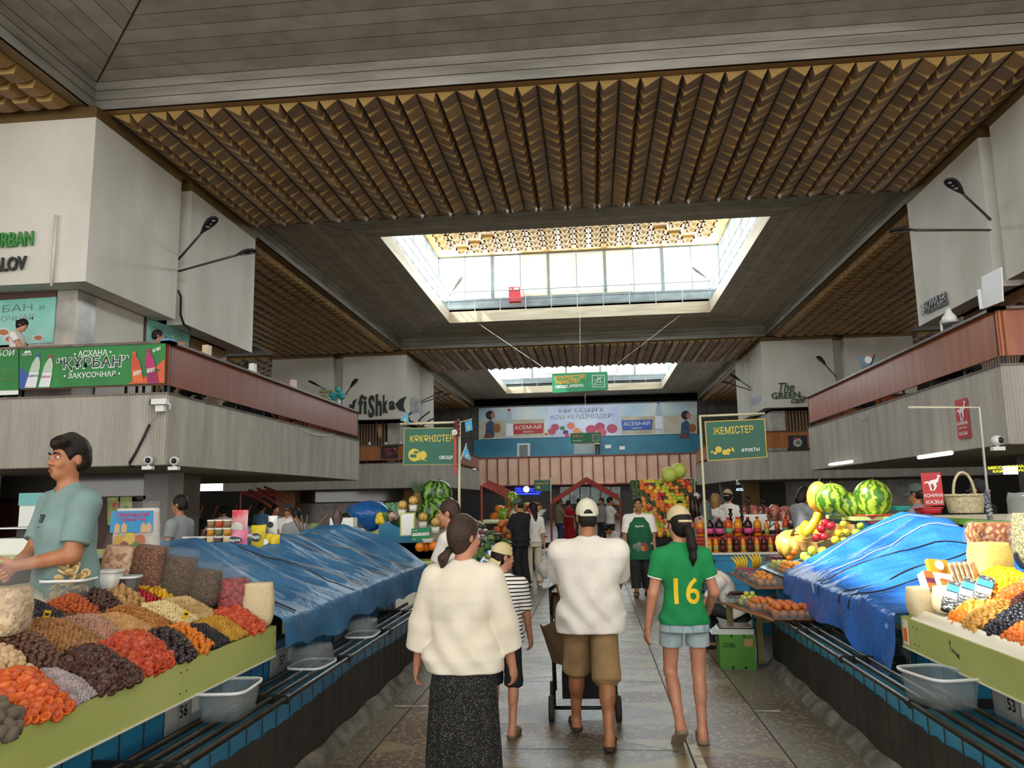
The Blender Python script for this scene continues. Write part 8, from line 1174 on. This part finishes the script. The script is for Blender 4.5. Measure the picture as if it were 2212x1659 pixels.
# ================================================================ STALLS AND GOODS FURTHER BACK
def stand(name, label, x0, x1, y0, y1, z, mat, top=None, back=None):
    t = thing(name, label, 'stall', (0, 0, 0)); MB().box((x0, y0, 0), (x1, y1, z - .04)).build('body', mat, t); MB().box((x0 - .03, y0 - .03, z - .04), (x1 + .03, y1 + .03, z)).build('counter_top', top or m_lime, t); return t
# spice pots and packets behind the left tarpaulin
stand('packet_stand', 'low stand behind the left tarpaulin carrying spice pots and packets', -4.6, -3.3, 6.6, 8.2, 1.26, m_cream)
pc = [M('spice_%d' % i, c, .6, col2=c2, ns=30) for i, (c, c2) in enumerate((('#b8481c', '#a03a18'), ('#c08a2c', '#a8741c'), ('#4a3a3c', '#38292c'), ('#8d7058', '#7a5f49'), ('#6f7048', '#5c5e3a'), ('#c9b58a', '#b5a073')))]; lidm = M('lid_milky', '#d8d6cc', .4); k = 0
for c in range(6):
    for r in range(4 if c >= 3 else 2):
        if c == 5 and r > 1: pass
        px = 408 + c * 17.5; p = at(px, 1178, Y=7.0); t = thing('spice_pot', 'small clear pot of spice with a milky lid in the stack behind the left tarpaulin', 'pot', (p[0], 6.95, 1.26 + r * .075), 0, 'stacked spice pots'); MB().lathe([(.032, 0), (.036, .058)], 14).build('pot', pc[(c * 3 + r * 2) % 6], t, True); MB().lathe([(.039, .058), (.039, .07), (.036, .072)], 14).build('lid', lidm, t)
def pack(label, px, Y, z, w, h, mat, words=None, spot=None):
    p = at(*px, Y=Y); t = thing('packet', label, 'packet', (p[0], Y, z)); b = MB(); b.grid(lambda u, v: ((u - .5) * w * (1 - .06 * math.sin(math.pi * v)), -.05 * math.sin(math.pi * u) * math.sin(math.pi * v) ** .5, v * h), 8, 8); b.grid(lambda u, v: ((.5 - u) * w * (1 - .06 * math.sin(math.pi * v)), .05 * math.sin(math.pi * u) * math.sin(math.pi * v) ** .5, v * h), 8, 8); b.build('pouch', mat, t, True); mt = face((-w / 2, -.056, 0), (1, 0, 0), (0, 0, 1))
    if spot: MB().poly(flat(circ(w / 2, h * .55, w * .36, 14, h * .16), mt)).build('printed_oval', spot, t)
    if words: lettering(words, 'lettering', k_wh, t, mt, w * .2, h * .5, h * .2, width=w * .6, bold=.01, extrude=.0005)
pack('pink and white paper towel pack with an oval name', (511, 1170), 7.0, 1.26, .22, .2, K('pack_pink', '#d8a0b0', col2='#c8387a', ns=6), 'papia', K('oval_navy', '#1a2440')); pack('tall red and white napkin pack standing behind the paper towels', (517, 1170), 7.15, 1.26, .16, .38, K('pack_red', '#c8344c', col2='#d8d0d0', ns=4), None, k_wh); pack('large yellow pasta packet with a navy oval', (558, 1172), 7.0, 1.26, .14, .24, K('pack_yellow', '#c9b41c'), 'Makfa', K('oval_navy', '#1a2440')); pack('short yellow packet beside the pasta packet', (578, 1172), 7.05, 1.26, .09, .16, K('pack_yellow2', '#d0b824'), None, k_wh); pack('bright yellow cloth pack at the right of the packets', (592, 1172), 7.05, 1.26, .11, .15, K('pack_yellow3', '#d8b81c')); pack('white picture card with a black fish stuck up behind the packets', (589, 1140), 7.2, 1.4, .09, .18, k_wh, None, m_ink)
p = at(60, 1140, Y=5.6); t = thing('price_scale', 'white price scale with a steel pan behind the seller', 'scale', (p[0], 5.6, 1.35)); MB().box((-.2, -.12, 0), (.2, .12, .12)).build('base', cw, t); MB().box((-.22, -.15, .19), (.22, .15, .2)).build('pan', M('steel_pan', '#a9aca8'), t); MB().box((-.05, -.05, .12), (.05, .05, .19)).build('pan_support', m_black, t); stand('goods_stand', 'dark stand behind the seller carrying the price scale', -5.2, -3.6, 5.3, 6.1, 1.35, m_dark)
t = thing('refrigerator', 'white fridge with a turquoise head panel behind the seller', 'fridge', tuple((at(85, 1100, Y=12)[0], 12, 0))); MB().box((-.35, 0, 0), (.35, .6, 1.75)).build('cabinet', k_wh, t); MB().box((-.36, -.02, 1.75), (.36, .6, 1.95)).build('head_panel', K('fridge_teal', '#6fb3b0'), t)
t = thing('fruit_window', 'bright window display of fruit behind the stall left of the brown boards', 'window', (0, 0, 0)); P = PL(Y=16.4); quadbox(P, [(232, 1075), (285, 1073), (285, 1132), (232, 1134)], M('lit_green', '#7d9a3a', .4, col2='#c9c04a', ns=3), 'pane', t, .02); [paint(P, disc(x, y, r, 10), K('fw%d' % i, c), 'printed_fruit', t) for i, (x, y, r, c) in enumerate(((250, 1092, 7, '#c8442c'), (240, 1110, 6, '#d88a2c'), (272, 1098, 7, '#5f8a2c'), (262, 1118, 8, '#2c6a3a')))]; quadbox(P, [(256, 1074), (259, 1074), (259, 1134), (256, 1134)], m_black, 'mullion', t, .06)
# melon stall (left, across the gap), facing the camera
stand('melon_stall', 'white stall front of the melon seller left of the aisle', -3.5, -2.0, 11.9, 13.4, .8, M('stall_white', '#c9c6ba', .5)); 
for i, (z, y) in enumerate(((1.05, 12.3), (1.4, 12.6))): MB_ = thing('display_step', ['lower red step of the melon display', 'upper step of the melon display'][i], 'shelf', (0, 0, 0)); MB().box((-3.4, y, .8), (-2.0, 13.2, z)).build('step', M('step_red', '#8a2a22', .5) if i == 0 else m_cream, MB_)
for i, (px, py, r) in enumerate(((950, 1068, .21), (934, 1065, .2), (924, 1106, .19), (950, 1095, .17), (965, 1092, .15))): melon('watermelon', 'dark striped watermelon piled on the melon stall', at(px, py, Y=12.75 - .12 * (i > 1)), r, 1.1, m_wmd, (.2, .3 * i, i), group='dark watermelons on the melon stall')
for i, (px, py) in enumerate(((893, 1081), (869, 1091), (914, 1117), (941, 1128))): p = at(px, py, Y=12.35); melon('galia_melon', 'small ribbed tan melon set on a white bucket', p, .075, .95, m_gal, (.1, .1, i), group='small tan melons on white buckets'); t = tub('white bucket under a small tan melon', (p[0], p[1], p[2] - .17), .13, .13, .1, 0, group='white buckets under the melons', mat=M('bucket_white', '#d8d4cc', .4))
melon('melon', 'large tan melon leaning on the watermelons', at(955, 1120, Y=12.5), .12, 1.5, M('melon_tan', '#b98f4a', .6, col2='#a67d3c', ns=9), (.1, .4, 0))
t = thing('pineapple', 'pineapple with a grey-green crown on top of the melon stall', 'pineapple', at(901, 1080, Y=12.6)); MB().ell((0, 0, 0), (.08, .08, .14), 16, 12).build('fruit_body', M('pineapple_skin', '#7d6430', .7, col2='#4f4420', ns=30, bump=.8, bs=60), t, True); b = MB()
for i in range(26): a = i * 2.4; s = .05 + .1 * (i / 26); b.tube([(0.02 * math.cos(a), .02 * math.sin(a), .12), (s * .7 * math.cos(a), s * .7 * math.sin(a), .22), (s * 1.2 * math.cos(a), s * 1.2 * math.sin(a), .22 + .14 * (1 - i / 40))], [.012, .01, .001], 5)
b.build('leaf_crown', M('pineapple_leaf', '#55654a', .6), t)
t = thing('menu_board', 'blank white board in a green frame at the melon stall', 'board', (0, 0, 0)); P = PL(Y=11.85); quadbox(P, [(864, 1108), (897, 1107), (895, 1157), (864, 1158)], m_lime, 'frame', t, .03); paint(P, [(867, 1111), (894, 1110), (892, 1155), (867, 1156)], k_wh, 'white_face', t)
t = thing('payment_sign', 'green payment sign with a phone number on the melon stall front', 'sign', (0, 0, 0)); P = PL(Y=11.8); quadbox(P, [(889, 1142), (929, 1139), (929, 1167), (889, 1169)], K('pay_green', '#0f7a4c'), 'board', t, .02); paint(P, [(891, 1152), (927, 1149.5), (927, 1156), (891, 1158)], k_wh, 'white_strip', t); ltext('+7 707 059 9389', P, (892, 1156.5), (926, 1154.5), 4, m_ink, t); ltext('VISA', P, (892, 1167), (898, 1166.6), 3, k_wh, t); ltext('Payment', P, (892, 1148), (902, 1147), 3, k_wh, t)
place(orng, 'orange', 'large orange in a row at the front of the melon stall', 'fruit', [tuple(at(907, 1182, Y=11.8)), tuple(at(936, 1180, Y=11.8)), tuple(at(921, 1181, Y=11.9))], 'large oranges on the melon stall', .2, (1.15, 1.25)); tub('white bowl above the large oranges', at(925, 1172, Y=11.8), .17, .17, .06, 0, mat=M('bucket_white', '#d8d4cc'))
# sloping vegetable stall along the left of the aisle
t = thing('vegetable_stall', 'sloping stall of bagged vegetables along the left of the far aisle', 'stall', (0, 0, 0)); b = MB(); b.add([(-1.75, 12.3, .0), (-1.75, 18, .0), (-1.75, 18, .62), (-1.75, 12.3, .62), (-3.4, 12.3, 1.45), (-3.4, 18, 1.45), (-3.4, 12.3, 0), (-3.4, 18, 0)], [(0, 3, 2, 1), (3, 4, 5, 2), (0, 6, 4, 3), (1, 2, 5, 7)]); b.build('sloping_bench', m_bluet, t)
slope = lambda x: .62 + (-1.75 - x) * .503
veg_kinds = [('bagged_greens', 'bag of dark leafy greens on the sloping vegetable stall', 'bags of dark greens', lump(.1, .35, 10, 7), M('greens_dark', '#263a22', .35, col2='#4a5c38', ns=9, bump=.8, bs=25)), ('bagged_radishes', 'glossy bag of red radishes on the sloping vegetable stall', 'bags of red radishes', lump(.085, .3, 10, 7), M('radish_bag', '#8f2434', .25, col2='#b86a70', ns=14, bump=.8, bs=30)), ('cucumber', 'dark green cucumber on the sloping vegetable stall', 'cucumbers on the sloping stall', lambda b: b.tube([(-.11, 0, 0), (-.07, 0, .012), (0, 0, .016), (.07, 0, .012), (.11, 0, 0)], [.012, .024, .026, .024, .01], 9), M('cucumber_green', '#2c5a28', .4, col2='#447a34', ns=12)), ('cabbage', 'pale green cabbage on the sloping vegetable stall', 'cabbages on the sloping stall', lump(.1, .12, 12, 8), M('cabbage_green', '#9aab6a', .6, col2='#7d9454', ns=8)), ('jar', 'jar of red preserves with a gold lid on the sloping vegetable stall', 'jars of red preserves', lambda b: b.lathe([(.04, -.06), (.045, 0), (.045, .05), (.04, .065)], 12), M('jar_red', '#5c1616', .15)), ('clear_produce_bag', 'clear bag of pale vegetables on the sloping vegetable stall', 'clear bags of pale vegetables', lump(.095, .45, 10, 8), M('bag_pale', '#b9b6a6', .2, col2='#a04a44', ns=10, bump=.9, bs=22)), ('herb_bunch', 'bunch of fresh herbs on the sloping vegetable stall', 'herb bunches', lump(.08, .6, 12, 9), M('herb_green', '#3f6a30', .7, col2='#6a8a44', ns=20, bump=.9, bs=40)), ('yellow_pepper', 'yellow pepper low on the sloping vegetable stall', 'yellow peppers', lump(.055, .15, 10, 7), M('pepper_yellow', '#c9a82c', .3))]
VM = [(n, l, g, bmesh_of(f, n, m)) for n, l, g, f, m in veg_kinds]
for i in range(150):
    u, y = RNG.uniform(0, 1), RNG.uniform(12.3, 17.8); x = -1.72 - 1.6 * u; kd_ = 7 if u < .12 else (6 if u < .2 else RNG.choice([0, 0, 1, 2, 2, 3, 4, 5, 5, 6])); n_, l_, g_, me = VM[kd_]; o = link(n_, me, None, (x, y, slope(x) + .07 + (.06 if kd_ in (0, 5) else 0))); s = RNG.uniform(.85, 1.25); o.scale = (s, s, s); o.rotation_euler = (RNG.uniform(-.4, .4), RNG.uniform(-.4, .4), RNG.uniform(0, 6.28)); tag(o, l_, 'vegetable' if kd_ != 4 else 'jar', g_)
# fruit crates further along the left, orange crate, beyond
stand('fruit_stall', 'dark low stall with an orange crate further along the left aisle', -2.6, -1.45, 19.0, 21.5, .72, m_dark); t = thing('fruit_crate', 'white crate of large oranges at the corner of the far left stall', 'crate', (-1.62, 19.2, .72)); MB().box((-.3, -.2, 0), (.3, .2, .15)).build('crate', k_wh, t); place(orng, 'orange', 'large orange in the white crate of the far left stall', 'fruit', stackpts(-1.9, -1.35, 19.02, 19.4, .8, .16, 2), 'oranges in the white crate', .2, (1.3, 1.4))
place(peach, 'pomegranate', 'red-brown fruit heaped on the far left stall', 'fruit', stackpts(-2.6, -1.9, 19.4, 21.4, .72, .2, 3), 'red-brown fruit on the far left stall', .3, (2.2, 2.8)); melon('melon', 'pale round melon on the far left stall', (-1.9, 19.8, 1.3), .2, 1, M('melon_pale', '#c9b98a', .6), group=None)
for i, (x, y, z, r) in enumerate(((-2.3, 22.5, 1.7, .22), (-2.1, 22.3, 1.45, .2), (-2.5, 22.2, 1.3, .2))): melon('watermelon', 'watermelon on the high heap far along the left aisle', (x, y, z), r, 1.1, m_wml, (.3, i, i), group='watermelons far along the left aisle')
stand('fruit_stall', 'tall dark stall at the far left of the aisle', -3.4, -1.7, 21.8, 25, 1.1, m_dark)
# bright heap of fruit on the right beyond the aproned man
t = thing('fruit_stall', 'sloping stall of bright fruit on the right beyond the aproned man', 'stall', (0, 0, 0)); b = MB(); b.add([(1.0, 17.6, 0), (2.4, 17.6, 0), (2.4, 20.2, 0), (1.0, 20.2, 0), (1.0, 17.6, .8), (2.4, 17.6, .8), (2.4, 20.2, 2.05), (1.0, 20.2, 2.05)], [(0, 1, 5, 4), (1, 2, 6, 5), (0, 4, 7, 3), (4, 5, 6, 7), (2, 3, 7, 6)]); b.build('sloping_bench', m_dark, t)
FK = [('mandarin', 'mandarin in the bright sloping fruit heap on the right', 'mandarins in the bright heap', mand, 2.2), ('red_apple', 'red apple in the bright sloping fruit heap on the right', 'red apples in the bright heap', tomr, 1.8), ('yellow_apple', 'yellow fruit in the bright sloping fruit heap on the right', 'yellow fruit in the bright heap', yel, 1.9), ('green_apple', 'green fruit in the bright sloping fruit heap on the right', 'green fruit in the bright heap', gapp, 1.9), ('nectarine', 'pink-red fruit in the bright sloping fruit heap on the right', 'pink-red fruit in the bright heap', nect, 2.2), ('avocado', 'dark green fruit in the bright sloping fruit heap on the right', 'dark green fruit in the bright heap', bmesh_of(lump(.08, .1), 'avocado', M('avocado', '#3a4a22', .5)), 1)]
for i in range(14):
    for j in range(15):
        x = 1.02 + 1.36 * i / 13 + RNG.uniform(-.03, .03); y = 17.65 + 2.5 * j / 14; z = .8 + (y - 17.6) * .48; q = (i * 3 + j * 2) // 5 % 6 if RNG.uniform() < .75 else RNG.integers(0, 6); q = 5 if x < 1.2 and j > 6 else q; n_, l_, g_, me, s = FK[q]; o = link(n_, me, None, (x, y, z + .06)); o.scale = (s, s, s); o.rotation_euler = (RNG.uniform(-.5, .5), .3, RNG.uniform(0, 6)); tag(o, l_, 'fruit', g_)
for i, (x, y, z) in enumerate(((1.95, 20, 2.25), (2.2, 20.1, 2.35))): melon('watermelon', 'pale watermelon crowning the bright fruit heap', (x, y, z), .2, 1, M('pomelo_green', '#a9c04a', .5, col2='#c9cf6a', ns=6), group='pale watermelons on the bright heap')
for i in range(12): o = link('dried_sausage', bmesh_of(lambda b: b.tube([(0, 0, 0), (.02, 0, -.3), (0, .01, -.75)], [.03, .045, .02], 8), 'sausage', M('sausage_dark', '#2a1712', .3)), None, (2.05 + .075 * (i % 6), 16.6 + .2 * (i // 6), 1.75 - .05 * (i % 3))); tag(o, 'dark dried sausage hanging in a curtain beyond the aproned man', 'sausage', 'hanging dark sausages')
t = thing('sausage_rail', 'thin rail that carries the hanging dark sausages', 'rail', (0, 0, 0)); MB().tube([(2.0, 16.6, 0), (2.0, 16.6, 1.78), (2.5, 16.7, 1.78), (2.5, 16.7, 0)], .015, 6).build('rail', m_black, t); stand('grocery_stall', 'stall block under the hanging sausages', 1.95, 2.9, 16.2, 17.4, .9, m_bluet)
# butcher counters behind the bottles
stand('meat_counter', 'long meat counter behind the juice bottles', 2.4, 5.2, 18.5, 19.4, 1.1, k_wh, m_cream2); meat = [bmesh_of(lump(.14, .35), 'meat', M('meat_%d' % i, c, .35, col2=c2, ns=9)) for i, (c, c2) in enumerate((('#8d3028', '#d8b0a0'), ('#a84438', '#c98a7c')))]
for i in range(34): o = link('meat_cut', meat[i % 2], None, (2.5 + .08 * i, 18.8 + .25 * (i % 3), 1.2 + .14 * (i % 2))); o.rotation_euler = (i, i * 2, i); tag(o, 'red and white cut of meat on the long counter', 'meat', 'cuts of meat on the long counter')
stand('weighing_counter', 'dark counter with a white till in front of the woman with the green collar', 2.5, 3.6, 14.6, 15.2, 1.05, k_wh, m_dark); t = thing('cash_register', 'pale till screen standing on the dark counter', 'till', (2.95, 14.8, 1.05)); MB().box((-.2, -.03, .03), (.2, .03, .3)).build('screen', cw, t); MB().box((-.1, -.1, 0), (.1, .1, .03)).build('foot', cw, t); t = thing('enamel_pot', 'small red pot beside the woman with the green collar', 'pot', (3.62, 13.9, 1.2)); MB().lathe([(.11, 0), (.12, .02), (.12, .15), (.125, .16)], 16).build('pot', k_rd, t, True); stand('side_table', 'dark table under the small red pot', 3.4, 4.3, 13.75, 14.2, 1.2, m_dark, m_black)
# vegetable stalls on the middle left
for x0, x1, y0, y1, z, lab in ((-6.6, -4.4, 14.6, 15.4, 1.0, 'green-edged vegetable counter on the middle left'), (-8.4, -6.2, 16.8, 17.4, 1.05, 'second green-edged counter behind the cabbages'), (-5.4, -3.6, 16.6, 17.4, 1.15, 'counter with leeks on the middle left'), (-4.0, -3.45, 11.2, 12.6, .9, 'white counter with bagged fruit left of the melon stall')): stand('vegetable_counter', lab, x0, x1, y0, y1, z, m_lime, k_wh)
caul = bmesh_of(lump(.12, .2, 12, 8), 'cauliflower', M('cauliflower_cream', '#cfc49a', .8, col2='#b9ac7c', ns=20, bump=.8, bs=30)); place(caul, 'cauliflower', 'cream cauliflower on the leek counter', 'vegetable', [(-5.2 + .2 * i, 16.7 + .1 * (i % 2), 1.26) for i in range(8)], 'cauliflowers on the leek counter', .3)
leek = bmesh_of(lambda b: b.tube([(0, 0, 0), (0, .02, .3), (.05, .06, .42)], [.02, .022, .05], 7), 'leek', M('leek_green', '#3a8a5a', .5, col2='#9ac08a', ns=6)); place(leek, 'leek', 'leek standing in the sheaf on the leek counter', 'vegetable', [(-4.55 + .06 * (i % 6), 16.9 + .06 * (i // 6), 1.15) for i in range(24)], 'leeks standing in a sheaf', .12, (1, 1.25)); place(VM[3][3], 'cabbage', 'pale round cabbage on the counter by the vendor in the black cap', 'vegetable', [(-7.3 + .28 * i, 17, 1.18) for i in range(5)], 'cabbages by the vendor in the black cap', .3, (1.2, 1.4)); place(bmesh_of(lump(.08, .15), 'pepper', M('pepper_red', '#b01c1c', .3)), 'red_pepper', 'red pepper heaped on the middle left counter', 'vegetable', stackpts(-6.1, -5.5, 14.7, 15.1, 1.0, .15, 2), 'red peppers on the middle left', .3); place(VM[7][3], 'yellow_pepper', 'yellow pepper beside the red peppers on the middle left', 'vegetable', stackpts(-5.45, -5.1, 14.7, 15.1, 1.0, .12, 2), 'yellow peppers beside the red ones', .3)
t = thing('blue_bag', 'shiny blue bag of goods on the counter left of the melon stall', 'bag', at(800, 1112, Y=14)); lump_ = MB(); lump(.36, .3, 14, 10)(lump_); lump_.build('bag', M('bag_blue_shiny', '#1f5a9c', .2, bump=.8, bs=12), t, True); t = thing('carton', 'white carton behind the left tarpaulin', 'box', at(742, 1140, Y=11)); MB().box((-.17, -.1, -.12), (.17, .1, .14)).build('carton', k_wh, t); place(yel, 'yellow_apple', 'yellow fruit stacked in a cone left of the melon stall', 'fruit', [tuple(at(820 + 5 * math.cos(i * 2.4) * (1 - i / 16), 1128 - i * 1.2, Y=11.5)) for i in range(14)], 'yellow fruit in a cone', .3, (1, 1.2)); t = thing('dried_branch', 'bundle of bare brown twigs standing behind the left tarpaulin', 'twigs', at(660, 1165, Y=9.8)); [MB().tube([(0, 0, -.2), (.1 * math.sin(i * 2), 0, .1), (.28 * math.sin(i * 2), .05, .3)], .012, 5).build('twig', M('twig_brown', '#5d4a3c', .7), t) for i in range(8)]; t = thing('glass_ornament', 'dark carved wooden stem with a leaf-shaped head behind the left tarpaulin', 'ornament', at(728, 1165, Y=10.5)); MB().lathe([(.06, -.3), (.03, -.2), (.06, -.1), (.03, 0), (.06, .08), (.03, .14), (.08, .28), (.05, .38), (.01, .46)], 10).build('carved_stem', M('carved_dark', '#4a3530', .4), t, True)
t = thing('yellow_tray', 'yellow crate on the aisle floor beside the squatting vendor', 'crate', (.78, 17.6, 0)); MB().box((-.15, -.2, 0), (.2, .2, .42)).build('crate', k_yl, t)
for i, (dx, dy) in enumerate(((.2, .0), (.32, .1))):
    p = comp.location; t = thing('carrier_bag', ['white plastic carrier bag held by the woman with long black hair', 'pinkish carrier bag of fruit held by the woman with long black hair'][i], 'bag', (p[0] + dx, p[1] - .05 + dy, .12 + .2)); b = MB(); lump(.14, .25, 12, 9)(b); b.v[-1][:, 2] *= 1.6; b.build('bag', M('carrier_%d' % i, ('#d8d6d2', '#cfa8a4')[i], .3, col2=('#c4c2be', '#d8d0ce')[i], ns=6), t, True); [MB().tube([(s * .06, 0, .14), (s * .02, 0, .3), (0, 0, .36)], .012, 5).build('bag_handle', M('carrier_%d' % i, '#d8d6d2'), t) for s in (-1, 1)]
# dark filler stalls deep in the hall, both sides
for i in range(7):
    for sd in (-1, 1):
        y = 25.5 + 5 * i; x = sd * (2.6 + .25 * i) - .1; t = stand('market_stall', 'dark stall with bright goods deep in the hall, row %s from the aisle' % ('left' if sd < 0 else 'right'), x - .8, x + .8, y, y + 2.6, 1.0, m_bluet if i % 2 else m_dark, m_cream2); t['group'] = 'deep stalls on the left' if sd < 0 else 'deep stalls on the right'
        n_, l_, g_, me, s = FK[(i + (sd > 0) * 2) % 6]; place(me, n_, l_.split(' in ')[0] + ' on a stall deep in the hall', 'fruit', stackpts(x - .7, x + .7, y + .1, y + 1.1, 1.0, .33, 2), g_.split(' in ')[0] + ' deep in the hall', .3, (s * 2, s * 2.3))
